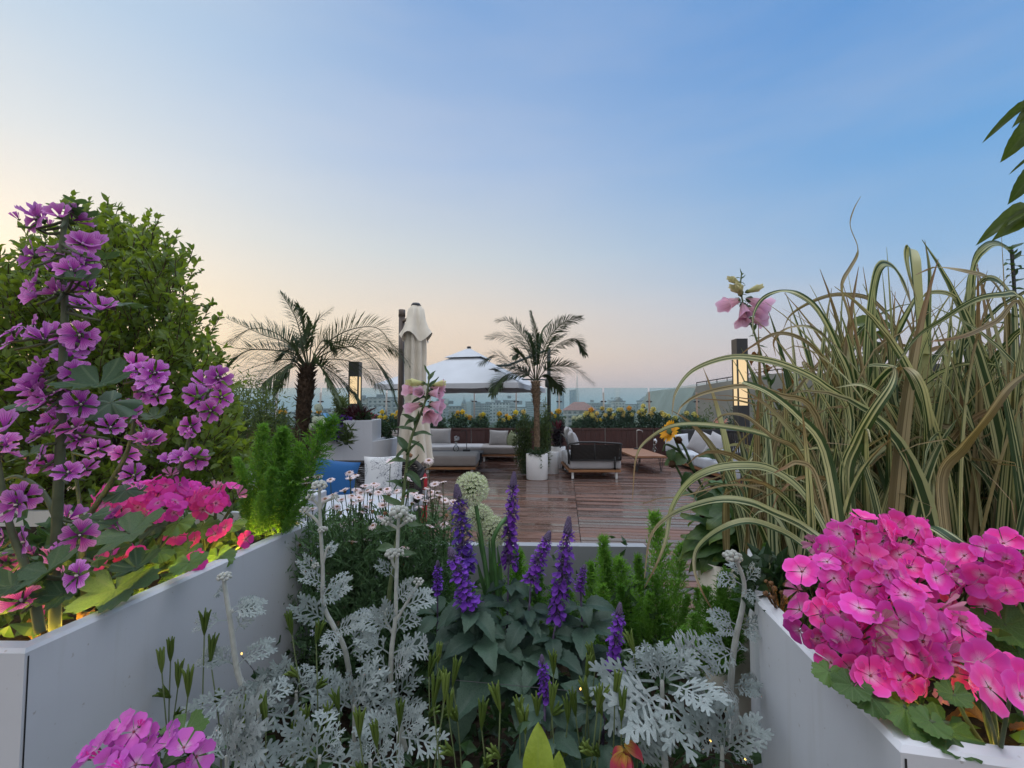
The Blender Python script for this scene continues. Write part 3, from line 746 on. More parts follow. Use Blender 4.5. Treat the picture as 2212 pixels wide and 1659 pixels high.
b = MB(); b.cbox((xm-.4, 6.6, .006), (xm+.4, 7.3, .07), .01); b.build('base_plate', M_dark, o)
# open: square white canopy with a vent roof, dark cantilever mast at the right
Yc = 10.6; apex = W(1030, 752, Yc); hx = 1.52; rimz = W(1000, 829, 9.3).z; th = R(-14)
o = thing('open_parasol', (apex.x, Yc, 0), 'open white cantilever parasol with a small vent roof over the corner sofa', 'parasol')
def cpt(u, v): return V((apex.x-.18+(u*cos(th)-v*sin(th)), Yc+(u*sin(th)+v*cos(th)), 0))
def canopy(half, z0, z1, sag, name, mat, val=.0, top=0):
    b = MB(); N = 10; vs = []; fs = []
    cs = [(-1, -1), (1, -1), (1, 1), (-1, 1)]
    for s_ in range(4):
        a, c = cs[s_], cs[(s_+1) % 4]; base = len(vs)
        for j in range(N+1):
            r = top+(1-top)*j/N
            for i in range(N+1):
                f = i/N; u = (a[0]+(c[0]-a[0])*f)*half*r; w = (a[1]+(c[1]-a[1])*f)*half*r
                bow = 4*f*(1-f)
                z = z1+(z0-z1)*r**.98-sag*bow*r*(1-r)*1.6
                u *= 1-.03*bow*r; w *= 1-.03*bow*r
                p = cpt(u, w); p.z = z; vs.append(p)
        for j in range(N):
            for i in range(N):
                q = base+j*(N+1)+i; fs.append((q, q+1, q+N+2, q+N+1))
        if val:
            e0 = base+N*(N+1); b2 = len(vs)
            for i in range(N+1): vs.append(vs[e0+i]-V((0, 0, val+.008*sin(i*2.1+s_))))
            for i in range(N): fs.append((e0+i, e0+i+1, b2+i+1, b2+i))
    b.add(vs, fs); return b.build(name, mat, o, False)
z28 = W(1030, 777, 10.25).z; canopy(hx, rimz, z28+(z28-rimz)*.28/.72, 0, 'canopy', M_cream2, .10, .14)
zv = W(1030, 754, Yc).z
canopy(.43, W(1030, 771, 10.2).z, zv+.03, .0, 'vent_roof', M_cream2, 0)
b = MB(); b.lathe([(0, zv+.065), (.04, zv+.06), (.05, zv+.03), (.03, zv+.0)], (apex.x-.18, Yc, 0), 12); b.build('finial', M_dark, o, True)
for k, (u, w) in enumerate([(-1, -1), (1, -1), (1, 1), (-1, 1), (0, -1), (1, 0), (0, 1), (-1, 0)]):
    p = cpt(u*hx*.97, w*hx*.97); p.z = rimz-.07+(.04 if k > 3 else 0); q = cpt(0, 0); q.z = zv-.48
    b = MB(); b.tube([q, p], .012, 6); b.build('rib', M_dark, o)
Ym = 11.2; xm = W(1186, 900, Ym).x; zm = W(1186, 752, Ym).z
b = MB(); b.tube([(xm, Ym, 0), (xm, Ym, zm)], .045, 14); b.build('mast', M_darkgreen, o, True)
b = MB(); q = W(1098, 789, Ym-.3); b.tube([(xm, Ym, zm-.03), q, q+V((-.55, -.3, -.06))], .03, 8); b.build('arm', M_darkgreen, o, True)
b = MB(); q = cpt(.9, -.1); q.z = rimz+.15; zk = W(1186, 826, Ym).z; b.tube([(xm, Ym, zk), (xm-.1, Ym-.1, zk+.06), q], .016, 8); b.build('strut', M_darkgreen, o, True)
b = MB(); b.rbox((xm, Ym-.06, zk-.02), (.20, .14, .22), .05); bx = b.build('crank_box', M_darkgreen, o, True)
b = MB(); b.tube([(xm+.06, Ym-.1, zk-.02), (xm+.13, Ym-.1, zk-.05), (xm+.13, Ym-.1, zk-.24), (xm+.09, Ym-.1, zk-.29)], .022, 8); b.build('crank_handle', M_darkgreen, bx, True)
b = MB(); b.cbox((xm-.45, Ym-.45, .006), (xm+.45, Ym+.45, .08), .01); b.build('base_plate', M_dark, o)

# ================================================================== lounge furniture
def legs(o, pts, h, w=.05, mat=None):
    for (x, y) in pts:
        b = MB(); b.cbox((x-w/2, y-w/2, .004), (x+w/2, y+w/2, h), .006); b.build('leg', mat or M_whitemetal, o)
def pillow(label, p, w, h, d, face, mat, name='cushion', group=None, up=(0, 0, 1), cat='cushion', roll=0):
    """a plump square pillow; p = centre, face = direction its front looks"""
    b = MB(); N = 14; vs = []
    for sgn in (1, -1):
        for j in range(N+1):
            for i in range(N+1):
                u = i/N*2-1; v = j/N*2-1
                th_ = d/2*((1-u*u)*(1-v*v))**.42
                k = 1-.07*(1-abs(u)**2)*abs(v)**3; k2 = 1-.07*(1-abs(v)**2)*abs(u)**3
                wr = .006*MN.noise(V((u*3, v*3, sgn*2+p[0])))
                vs.append(V((u*w/2*k2, v*h/2*k, sgn*(th_+wr*(1-max(abs(u), abs(v)))))))
    n = N+1; q = n*n
    fs = [(j*n+i, j*n+i+1, (j+1)*n+i+1, (j+1)*n+i) for j in range(N) for i in range(N)]
    fs += [tuple(q+a for a in f[::-1]) for f in fs]
    M = frame(p, z=face, y=up)
    if roll: M = M @ Matrix.Rotation(R(roll), 4, 'Z')
    b.add(vs, fs)
    return tag(put(name, b.mesh(name, mat, True), M), label, cat, group)
def weave(b, fn, rows, h0, h1, th=.012, n=24):
    """rope rows following the plan curve fn(s)"""
    for k in range(rows):
        z = h0+(h1-h0)*(k+.5)/rows
        pts = [V((*fn(i/n), z+.003*sin(i*2+k))) for i in range(n+1)]
        b.tube(pts, (h1-h0)/rows*.46, 5)
GB = 'grey outdoor cushions'
# corner sofa at the back: left run, right end piece, ottoman
o = thing('sofa', (-1.3, 12.4, 0), 'grey cushioned corner sofa run with teak base against the timber planters', 'sofa', 'teak and grey lounge set')
b = MB(); b.rbox((-1.75, 12.75, .30), (1.95, 1.0, .17), .05, 3, n=3); b.build('seat_cushion', M_fgrey2, o, True)
b = MB(); b.cbox((-2.7, 12.27, .155), (-.8, 13.25, .205), .006); b.build('frame', M_teak, o)
legs(o, [(-2.6, 12.35), (-.95, 12.35), (-2.6, 13.1), (-.95, 13.1)], .155)
o = thing('sofa', (-.3, 12.5, 0), 'grey cushioned end section of the corner sofa with teak base beside the slim palm', 'sofa', 'teak and grey lounge set')
x0 = W(1037, 985, 12.0).x; x1 = W(1128, 985, 12.0).x
b = MB(); b.rbox(((x0+x1)/2, 12.6, .295), (x1-x0, 1.2, .19), .05, 3, n=3); b.build('seat_cushion', M_ftaupe, o, True)
b = MB(); b.cbox((x0+.02, 12.02, .145), (x1-.02, 13.2, .195), .006); b.build('frame', M_teak, o)
legs(o, [(x0+.1, 12.1), (x1-.1, 12.1), (x0+.1, 13.1), (x1-.1, 13.1)], .145)
o = thing('ottoman', (-1.25, 10.3, 0), 'large taupe ottoman with teak base in front of the corner sofa', 'ottoman')
x0 = W(912, 1000, 9.9).x; x1 = W(1029, 1000, 9.9).x; zt = W(980, 988, 9.9).z
b = MB(); b.rbox(((x0+x1)/2, 10.45, (zt+.14)/2+.02), (x1-x0, 1.1, zt-.13), .05, 3, n=3); b.build('cushion', M_ftaupe, o, True)
b = MB(); b.cbox((x0+.02, 9.92, .085), (x1-.02, 10.98, .135), .006); b.build('frame', M_teak, o)
legs(o, [(x0+.1, 10.0), (x1-.1, 10.0), (x0+.1, 10.9), (x1-.1, 10.9)], .085)
def wp(px, py, Y): return W(px, py, Y)
pillow('large grey back cushion leaning on the left run of the corner sofa', wp(950, 942, 12.8), .62, .44, .2, (0.05, -1, .3), M_fgrey, group=GB)
pillow('square grey cushion leaning on the end section of the corner sofa', wp(1077, 946, 12.7), .52, .44, .18, (0.05, -1, .3), M_fgrey, group=GB, roll=-3)
pillow('olive patterned cushion leaning sideways on the corner sofa', wp(1106, 950, 12.6), .46, .40, .14, (-.7, -.7, .35), M_olive, roll=-25)
pillow('black cushion behind the olive patterned one', wp(1120, 948, 12.8), .42, .40, .14, (-.2, -1, .3), M_fdark, roll=12)
o = thing('coffee_table', (-1.45, 11.6, 0), 'low dark topped coffee table between ottoman and corner sofa', 'table')
b = MB(); b.cbox((-2.3, 11.25, .27), (-.72, 11.95, .31), .008); b.build('tabletop', M_dark, o)
for x, y in ((-2.2, 11.32), (-.8, 11.32), (-2.2, 11.88), (-.8, 11.88)):
    b = MB(); b.cbox((x-.03, y-.03, .004), (x+.03, y+.03, .27), .005); b.build('leg', M_dark, o)
def vase(p, label, s=1):
    o = thing('bud_vase', p, label, 'vase'); b = MB(); p = V(p)
    b.lathe([(0, .004), (.03*s, .004), (.055*s, .03*s), (.06*s, .06*s), (.04*s, .10*s), (.018*s, .125*s), (.016*s, .16*s), (.022*s, .18*s)], p, 16); b.build('glass_body', M_vase, o, True)
    b = MB(); b.tube([p+V((0, 0, .03)), p+V((.005, 0, .16*s)), p+V((.02, 0, .23*s))], .004, 5); b.build('stem', M_stem, o)
    b = MB(); random.seed(int(p.x*100))
    for k in range(12): lump(b, p+V((.02, 0, .25*s))+rv(.035*s), (.022*s, .022*s, .018*s), 3, 5, .3)
    b.build('flower_head', M_white, o)
vase((W(985, 975, 11.6).x, 11.6, .312), 'small round glass vase with white bloom on the dark coffee table', 1.3)
o = thing('table_lamp', (W(1008, 975, 11.6).x, 11.6, .312), 'thin black table lamp with bent arm on the dark coffee table', 'table lamp')
xl = W(1008, 975, 11.6).x; b = MB(); b.cbox((xl-.09, 11.53, .312), (xl+.09, 11.67, .365), .006); b.build('base', M_dark, o)
b = MB(); b.tube([(xl, 11.6, .36), (xl, 11.6, .80), (xl-.03, 11.6, .83), (xl-.12, 11.6, .82), (xl-.15, 11.6, .78)], .009, 6); b.build('arm', M_dark, o)
# woven armchair left of the closed parasol
o = thing('armchair', (-2.45, 8.5, 0), 'dark woven rope armchair with pale cushions beside the stepped white planter', 'armchair')
x0 = W(801, 950, 8.3).x; x1 = W(880, 950, 8.3).x; zt = W(830, 954, 8.3).z
b = MB(); weave(b, lambda s: (x0+.05+(x1-x0-.1)*s, 8.3-.03*sin(pi*s)), 14, .42, zt-.03); b.build('woven_back', M_rope, o, True)
b = MB(); b.tube(spline([(x0, 8.3, .30), (x0, 8.3, zt-.08), (x0+.07, 8.3, zt), (x1-.07, 8.3, zt), (x1, 8.3, zt-.08), (x1, 8.3, .30)], 4), .028, 8); b.build('frame', M_dark, o, True)
b = MB(); b.rbox(((x0+x1)/2+.05, 8.75, .37), (x1-x0+.1, .85, .16), .05, 3); b.build('seat_cushion', M_fgrey2, o, True)
b = MB(); b.rbox(((x0+x1)/2+.12, 8.42, W(830, 946, 8.42).z), (x1-x0-.12, .18, .24), .06, 3, puff=.02, n=3); b.build('back_cushion', M_ftaupe, o, True)
legs(o, [(x0+.05, 8.38), (x1-.05, 8.38), (x0+.05, 9.1), (x1-.05, 9.1)], .30, .04, M_dark)
# two-seat woven sofa seen end-on right of the palm
xs0 = W(1229, 1020, 9.15).x; xs1 = W(1342, 1020, 9.15).x
o = thing('sofa', ((xs0+xs1)/2, 9.8, 0), 'grey sofa with woven rope arm and teak base turned side-on right of the slim palm', 'sofa', 'teak and grey lounge set')
b = MB(); b.rbox(((xs0+xs1)/2-.06, 9.9, .32), (xs1-xs0-.14, 1.5, .25), .05, 3, n=3); b.rbox((xs1-.06, 9.9, .315), (.13, 1.5, .23), .04, 3, n=3); b.build('seat_cushion', M_fgrey2, o, True)
b = MB(); b.cbox((xs0, 9.16, .135), (xs1, 10.64, .185), .006); b.build('frame', M_teak, o)
legs(o, [(xs0+.08, 9.22), (xs1-.08, 9.22), (xs0+.08, 10.5), (xs1-.08, 10.5)], .135, .045)
zt = W(1280, 958, 9.12).z; za_ = W(1280, 994, 9.12).z
b = MB(); weave(b, lambda s: (xs0+.05+(xs1-xs0-.08)*s, 9.10), 22, za_, zt-.02); b.box(((xs0+xs1)/2-.01, 9.118, (za_+zt)/2-.01), (xs1-xs0-.08, .008, zt-za_-.03)); b.build('woven_arm', M_rope, o, True)
b = MB(); b.tube(spline([(xs0+.03, 9.1, za_), (xs0+.03, 9.1, zt), (xs1-.08, 9.1, zt), (xs1-.02, 9.1, zt-.06), (xs1-.02, 9.1, za_)], 4), .02, 8)
b.tube([(xs0+.03, 9.1, za_), (xs1-.02, 9.1, za_)], .014, 6); b.tube([(xs0+.5, 9.1, za_), (xs0+.5, 9.1, zt)], .012, 6); b.box((xs1-.13, 9.1, .32), (.02, .03, .26)); b.build('arm_frame', M_dark, o, True)
b = MB(); b.tube(spline([(xs0, 9.15, .3), (xs0-.02, 9.2, .72), (xs0-.02, 9.6, .80), (xs0-.02, 10.4, .80), (xs0-.02, 10.6, .5)], 4), .018, 8); b.build('back_frame', M_dark, o, True)
for k, y in enumerate((9.5, 10.15)):
    pillow(('nearer' if k == 0 else 'farther')+' of two pale cushions on the back of the side-on woven sofa', (xs0+.14, y, .70+.07*k), .55, .46, .2, (1, 0, .25), M_fgrey2, group=GB)
# hairpin table
o = thing('coffee_table', (2.9, 10.6, 0), 'square wooden coffee table on black hairpin legs', 'table')
c = [G(1366, 986, .0), 0]; zt = .375; A = [G(1375, 985, zt), G(1443, 986, zt), G(1421, 967, zt), G(1350, 966, zt)]
x0, x1, y0, y1 = A[0].x-.06, A[1].x, A[0].y, A[2].y-.2
b = MB(); b.cbox((x0, y0, zt-.045), (x1, y1, zt), .008); b.build('tabletop', M_table, o)
for x, y in ((x0+.09, y0+.09), (x1-.09, y0+.09), (x0+.09, y1-.09), (x1-.09, y1-.09)):
    b = MB()
    for dx, dy in ((.05, 0), (-.05, 0), (0, .05)): b.tube([(x+dx, y+dy, zt-.045), (x+dx*.15, y+dy*.15, .02)], .007, 5)
    b.build('leg', M_dark, o)
vase(V((W(1425, 968, (y0+y1)/2).x-.12, (y0+y1)/2, zt+.002)), 'small glass vase on the wooden hairpin table')
o = thing('table_lamp', (x0+.55, y1-.2, zt), 'thin curved lamp on the wooden hairpin table', 'table lamp'); b = MB(); q = V((x0+.5, y1-.25, zt))
b.cbox(q+V((-.07, -.05, .002)), q+V((.07, .05, .03)), .005); b.build('base', M_dark, o)
b = MB(); b.tube(spline([q+V((0, 0, .03)), q+V((0, 0, .42)), q+V((.03, 0, .47)), q+V((.12, 0, .46)), q+V((.15, 0, .42))], 4), .008, 6); b.build('arm', M_steel, o)
# long white daybed down the right side
o = thing('daybed', (4.6, 10, 0), 'long low white daybed running along the right side of the deck', 'daybed')
P = [G(1440, 966, .34), G(1532, 1020, .34)]; xl0 = 3.95
b = MB()
for k in range(3): b.rbox((xl0+.85, 8.0+1.45*k, .25), (1.7, 1.42, .24), .05, 3, n=3)
b.build('mattress', M_fwhite, o, True)
b = MB(); b.cbox((xl0+.02, 7.3, .07), (xl0+1.7, 11.6, .13), .008); b.build('frame', M_teak, o)
legs(o, [(xl0+.1, 7.4), (xl0+1.6, 7.4), (xl0+.1, 11.5), (xl0+1.6, 11.5)], .07, .05)
b = MB(); b.cbox((xl0+.3, 11.62, .1), (xl0+1.72, 11.7, .85), .01); b.cbox((xl0+1.72, 7.4, .1), (xl0+1.8, 11.7, .85), .01); b.build('back_panel', M_dark, o)
pillow('pale blue-white cushion at the far end of the white daybed', wp(1462, 955, 11.4), .62, .42, .18, (0, -1, .3), M_fwhite, group=GB, roll=2)
pillow('tilted grey cushion farthest along the white daybed', wp(1515, 957, 10.0), .55, .50, .2, (-.75, -.6, .25), M_fgrey2, group=GB, roll=-22)
pillow('tilted grey cushion in the middle of the white daybed', wp(1552, 966, 9.2), .52, .50, .2, (-.75, -.6, .25), M_fgrey2, group=GB, roll=-20)
pillow('pale cushion half hidden behind the woven chair', wp(1585, 980, 8.5), .52, .46, .18, (-.75, -.6, .3), M_fwhite, group=GB, roll=-25)
# rope chair at the right
cx, cy = W(1612, 960, 7.6).x, 7.6; zs = W(1612, 988, 7.6).z
o = thing('rope_chair', (cx, cy, 0), 'dark rope dining chair with black legs half hidden by the striped grass', 'chair')
b = MB()
for k in range(34):
    a = R(-20)+R(260)*k/33; b.tube([(cx+.24*cos(a), cy+.24*sin(a), zs), (cx+.30*cos(a+.1), cy+.30*sin(a+.1), zs+.42)], .009, 5)
b.build('woven_back', M_rope, o, True)
b = MB(); b.tube([(cx+.30*cos(R(-20)+R(260)*k/20+.1), cy+.30*sin(R(-20)+R(260)*k/20+.1), zs+.43) for k in range(21)], .018, 8); b.tube([(cx+.25*cos(2*pi*k/20), cy+.25*sin(2*pi*k/20), zs) for k in range(21)], .018, 8); b.build('frame', M_dark, o, True)
b = MB(); b.lathe([(0, zs+.07), (.2, zs+.06), (.235, zs+.03), (.22, zs)], (cx, cy, 0), 20); b.build('seat_cushion', M_fdark, o, True)
for sx, sy in ((-1, -1), (1, -1), (1, 1), (-1, 1)):
    b = MB(); b.tube([(cx+sx*.16, cy+sy*.16, zs), (cx+sx*.21, cy+sy*.21, .004)], .014, 8); b.build('leg', M_dark, o)
# near loveseat with the blue and the floral pillow
x0, x1 = W(640, 1010, 5.2).x, W(917, 1010, 5.2).x; yb = 5.35
o = thing('loveseat', ((x0+x1)/2, 4.7, 0), 'curved dark woven loveseat with white seat behind the daisies', 'sofa')
zt = W(780, 1000, yb).z; zs = W(780, 1074, 5.0).z
def lv(s):      # plan curve: left arm, back, right arm
    a = s*2-1; x = (x0+x1)/2+(x1-x0)/2*max(-1, min(1, a*1.18)); return (x, yb-.55*max(0, abs(a)-.72)/.28)
b = MB(); weave(b, lv, 15, zs+.01, zt-.01, n=40); b.build('woven_back', M_rope, o, True)
b = MB(); top = [V((*lv(i/40), zt-.12*max(0, abs(i/20-1)-.70)/.3)) for i in range(41)]; bot = [V((*lv(i/40), zs)) for i in range(41)]
b.tube(top, .03, 8); b.tube(bot, .025, 8); b.tube([top[0], bot[0]], .03, 8); b.tube([top[-1], bot[-1]], .03, 8); b.build('frame', M_rope, o, True)
b = MB(); b.rbox(((x0+x1)/2, 4.55, zs-.06), (x1-x0-.06, 1.5, .20), .06, 3, n=3); b.build('seat_cushion', M_fwhite, o, True)
b = MB(); b.cbox((x0+.05, 3.85, .16), (x1-.05, 5.3, zs-.165), .01); b.build('frame_base', M_rope, o)
legs(o, [(x0+.1, 3.9), (x1-.1, 3.9), (x0+.1, 5.2), (x1-.1, 5.2)], .16, .05, M_dark)
pillow('large blue cushion leaning in the left corner of the woven loveseat', wp(722, 1040, 5.0), .46, .47, .18, (.25, -1, .28), M_fblue, roll=-9)
pillow('white cushion with grey floral print and dark piping on the woven loveseat', wp(828, 1030, 5.05), .42, .46, .16, (.1, -1, .25), M_floral, roll=2)
# red can beside the loveseat
q = G(921, 1078, 0); q = V((W(911, 1050, 5.45).x, 5.45, 0)); o = thing('fire_extinguisher', q, 'small red fire extinguisher with a white label beside the woven loveseat', 'fire extinguisher')
M_red = plain('red_enamel', (.45, .015, .025), .35, .05, 8); h_ = W(921, 1018, 5.4).z
b = MB(); b.lathe([(0, .004), (.06, .004), (.065, .03), (.065, h_-.10), (.055, h_-.05), (.025, h_-.01), (0, h_)], q, 18); b.build('cylinder', M_red, o, True)
b = MB(); b.lathe([(.0665, h_*.42), (.0665, h_*.68)], q, 18); b.build('label_band', M_white, o, True)
b = MB(); b.tube([q+V((0, 0, h_-.01)), q+V((0, 0, h_+.03)), q+V((.05, -.02, h_+.04))], .012, 6); b.build('valve', M_dark, o)

# ================================================================== pots
def pot(c, r, h, label, name='plant_pot', mat=None, group='round white pots'):
    o = thing(name, c, label, 'plant pot', group); b = MB()
    b.lathe([(r*.94, .003), (r*.97, .012), (r, h*.5), (r, h-.006), (r-.006, h), (r-.022, h), (r-.024, h-.05)], c, 36); b.build('pot_body', mat or M_whitepot, o, True)
    b = MB(); b.lathe([(0, h-.04), (r-.02, h-.04)], c, 24); b.build('soil', M_soil, o)
    return o
pA = G(1160, 1034, 0); pA = V((W(1160, 1000, 9.2).x, 9.2, 0)); hA = W(1160, 982, 9.0).z
pot(pA, .215, hA, 'round white pot nearest the viewer, holding the slim palm')
pB = V((W(1190, 1000, 10.0).x, 10.0, 0)); pot(pB, .17, .46, 'pale round pot just behind the white palm pot')
pC = V((W(1206, 990, 10.9).x, 10.9, 0)); pot(pC, .17, .50, 'farthest white pot of three, under the maroon plant')
b = MB(); q = G(1208, 1006, 0); b.add([(q.x-.15, q.y-.3, .03), (q.x+.33, q.y-.1, .03), (q.x+.15, q.y+.6, .03), (q.x-.2, q.y+.5, .03), (q.x-.15, q.y-.3, .07), (q.x+.33, q.y-.1, .07), (q.x+.15, q.y+.6, .07), (q.x-.2, q.y+.5, .07)],
    [(3, 2, 1, 0), (4, 5, 6, 7), (0, 1, 5, 4), (1, 2, 6, 5), (2, 3, 7, 6), (3, 0, 4, 7)])
M_stone = plain('pale_stone_slab', (.36, .36, .36), .6, .1, 8); tag(b.build('stone_slab', M_stone, origin=(q.x, q.y, .05)), 'pale stone ballast slab on the deck beside the white pots', 'slab')

# ================================================================== palms
def frond(b, pts, leafL, nl, droop=.5, wid=.009, rr=.010, vee=.5, lo=.18):
    """pinnate leaf along the spline pts"""
    C = spline(pts, 10); m = len(C)
    b.cm = 1; b.tube(C, [rr*(1-.8*i/(m-1)) for i in range(m)], 5); b.cm = 0
    for k in range(nl):
        f = lo+(1-lo)*k/(nl-1); i = min(m-2, int(f*(m-1))); fr = f*(m-1)-i
        p = C[i].lerp(C[i+1], fr); tn = (C[i+1]-C[i]).normalized()
        side = tn.cross(V((0, 0, 1)))
        if side.length < .2: side = tn.cross(V((0, 1, .2)))
        side.normalize(); up = side.cross(tn)
        env = (.35+.65*sin(pi*min(1, .12+.88*((f-lo)/(1-lo)))**.8))
        for sg in (-1, 1):
            L = leafL*env*U(.8, 1.1); a = .92-.45*((f-lo)/(1-lo))+U(-.1, .1)
            d = (tn*cos(a)+(side*sg*.55+up*(sg*.72+U(-.15, .45)))*sin(a)).normalized()
            g = V((0, 0, -1)); q1 = p+d*L*.5+g*droop*L*.10; q2 = p+d*L*.93+g*droop*L*U(.2, .5)
            x = d.cross(up); x = x.normalized() if x.length > .01 else side
            w = wid*U(.8, 1.2)
            b.add([p-x*w*.5, p+x*w*.5, q1+x*w, q1-x*w, q2], [(0, 1, 2, 3), (3, 2, 4)], [(0, 0), (1, 0), (1, .5), (0, .5), (.5, 1)])
def palm(o, conv, fronds, Y, leafL, nl0, dy, wid):
    for i, pts in enumerate(fronds):
        ext = dy[i % len(dy)]; P = []
        m = len(pts)
        for j, (zx, zy) in enumerate(pts):
            px, py = conv(zx, zy); P.append(W(px, py, Y+ext*(j/(m-1))**1.3))
        b = MB(); Ln = leafL*(.55 if abs(pts[-1][0]-pts[0][0]) < 330 and pts[-1][1] < pts[0][1]-250 else 1); nl = nl0 if Ln == leafL else int(nl0*.6); frond(b, P, Ln, nl, wid=wid)
        b.build('frond', [L_palm, M_rachis], o)
random.seed(5)
Y1 = 6.2; base = V((W(655, 930, Y1).x, Y1, 0.5))
o = thing('palm_tree', base, 'thick-trunked date palm with long arching fronds at the left of the lounge', 'palm tree')
LP = [[(1050, 790), (960, 380), (880, 200), (780, 50)], [(1060, 780), (1010, 400), (990, 230), (940, 190)], [(1070, 780), (1100, 480), (1160, 320), (1300, 200)],
 [(1080, 760), (1250, 550), (1480, 420), (1740, 400), (1900, 560), (2060, 740)], [(1080, 770), (1300, 560), (1560, 520), (1800, 560), (1950, 640)], [(1085, 770), (1250, 650), (1500, 590), (1700, 700), (1840, 860), (1940, 1140)],
 [(1080, 780), (1200, 720), (1450, 730), (1650, 830), (1800, 1000)], [(1085, 790), (1180, 780), (1320, 860), (1480, 1000), (1560, 1130)], [(1080, 800), (1150, 760), (1220, 850), (1280, 980), (1330, 1080)],
 [(1040, 780), (900, 580), (700, 440), (480, 410), (270, 540)], [(1035, 775), (850, 560), (600, 470), (250, 310)], [(1030, 790), (900, 650), (600, 620), (300, 600), (60, 520)], [(1030, 790), (850, 650), (500, 620), (330, 700), (200, 860)],
 [(1020, 800), (880, 720), (700, 740), (500, 800), (320, 880)], [(1010, 830), (920, 740), (850, 800), (790, 920), (770, 1000)], [(1000, 850), (900, 760), (740, 850), (600, 960)], [(1040, 760), (1000, 640), (960, 590), (880, 600), (760, 700)],
 [(1060, 780), (1040, 560), (1080, 420), (1060, 300)], [(1080, 780), (1150, 600), (1230, 520), (1330, 600)], [(1030, 790), (960, 700), (930, 620), (820, 520)]]
palm(o, lambda a, c: (438+.2152*a, 622+.2152*c), LP, Y1, .40, 60, [.2, -.3, .3, -.2, .5, -.5, .4, -.4, -.6, -.2, .4, -.5, .3, -.3, .5, -.6], .0072)
b = MB(); cxy = lambda a, c: W(438+.2152*a, 622+.2152*c, Y1)
tr = [cxy(1000, 1440), cxy(1010, 1250), cxy(1030, 1050), cxy(1045, 900), cxy(1050, 790)]; tr = [V((tr[0].x, Y1, .5))]+tr
b.tube(spline(tr, 4), [.085]*4+[.085]*4+[.095]*4+[.105]*4+[.075]*4+[.03], 14); b.build('trunk', M_trunk, o, True)
b = MB(); random.seed(8)
for k in range(170):      # old leaf bases sticking out of the trunk
    f = k/170; C = spline(tr, 10); i = int(f*(len(C)-2)); p = C[i]; a = k*2.4; r = .09*(1.15 if .5 < f < .85 else .95)
    d = V((cos(a), sin(a), 0)); tip = p+d*(r+U(.015, .05))+V((0, 0, U(.05, .10)))
    s_ = V((-sin(a), cos(a), 0))*.028
    b.add([p+d*r*.8-s_, p+d*r*.8+s_, tip+s_*.4, tip-s_*.4, p+d*(r*.8)+V((0, 0, .03))], [(0, 1, 2, 3), (0, 3, 4), (1, 4, 2), (3, 2, 4)])
b.build('leaf_bases', [M_trunk], o)
RP = [[(1600, 850), (1560, 560), (1460, 400), (1340, 280), (1230, 260)], [(1600, 850), (1540, 600), (1440, 480), (1280, 420), (1130, 430)], [(1600, 850), (1500, 760), (1350, 680), (1200, 610), (1050, 690)], [(1595, 860), (1480, 780), (1300, 740), (1120, 775)],
 [(1590, 870), (1500, 800), (1330, 800), (1230, 880), (1170, 1000)], [(1610, 850), (1620, 600), (1600, 400), (1550, 180)], [(1610, 850), (1640, 560), (1660, 400), (1760, 270)], [(1615, 850), (1680, 560), (1780, 380), (1900, 280), (2050, 240)],
 [(1620, 850), (1700, 650), (1830, 500), (2000, 450), (2090, 600)], [(1620, 860), (1720, 740), (1850, 720), (2000, 750), (2180, 890)], [(1620, 860), (1700, 800), (1790, 860), (1860, 960)], [(1600, 850), (1580, 620), (1540, 450), (1500, 380)], [(1610, 840), (1700, 600), (1760, 480), (1900, 400)], [(1600, 850), (1520, 700), (1440, 600), (1380, 620)]]
Y2 = 9.2; base = V((pA.x, Y2, hA-.04)); random.seed(6)
o = thing('palm_tree', base, 'slim palm with feathery crown standing in the round white pot', 'palm tree')
palm(o, lambda a, c: (806.4+.2187*a, 633.6+.2187*c), RP, Y2, .34, 80, [.2, -.3, -.4, .3, -.5, .2, .5, -.3, .4, -.5, .3, .6, .5, -.5], .0125)
cx2 = lambda a, c: W(806.4+.2187*a, 633.6+.2187*c, Y2)
tr = [base, cx2(1615, 1300), cx2(1612, 1080), cx2(1605, 960), cx2(1605, 860)]; b = MB(); b.tube(spline(tr, 4), [.058]*4+[.055]*4+[.075]*4+[.085]*4+[.03], 12); b.build('trunk', M_trunkl, o, True)
b = MB()
for k in range(150):
    C = spline(tr, 10); f = k/150; i = int(f*(len(C)-2)); p = C[i]; a = k*2.4; r = .055 if f < .5 else .08
    d = V((cos(a), sin(a), 0)); tip = p+d*(r+U(.006, .03 if f < .6 else .06))+V((0, 0, U(.02, .06))); s_ = V((-sin(a), cos(a), 0))*.02
    b.add([p+d*r*.8-s_, p+d*r*.8+s_, tip+s_*.4, tip-s_*.4, p+d*(r*.8)+V((0, 0, .03))], [(0, 1, 2, 3), (0, 3, 4), (1, 4, 2), (3, 2, 4)])
b.build('leaf_bases', [M_trunkl], o)

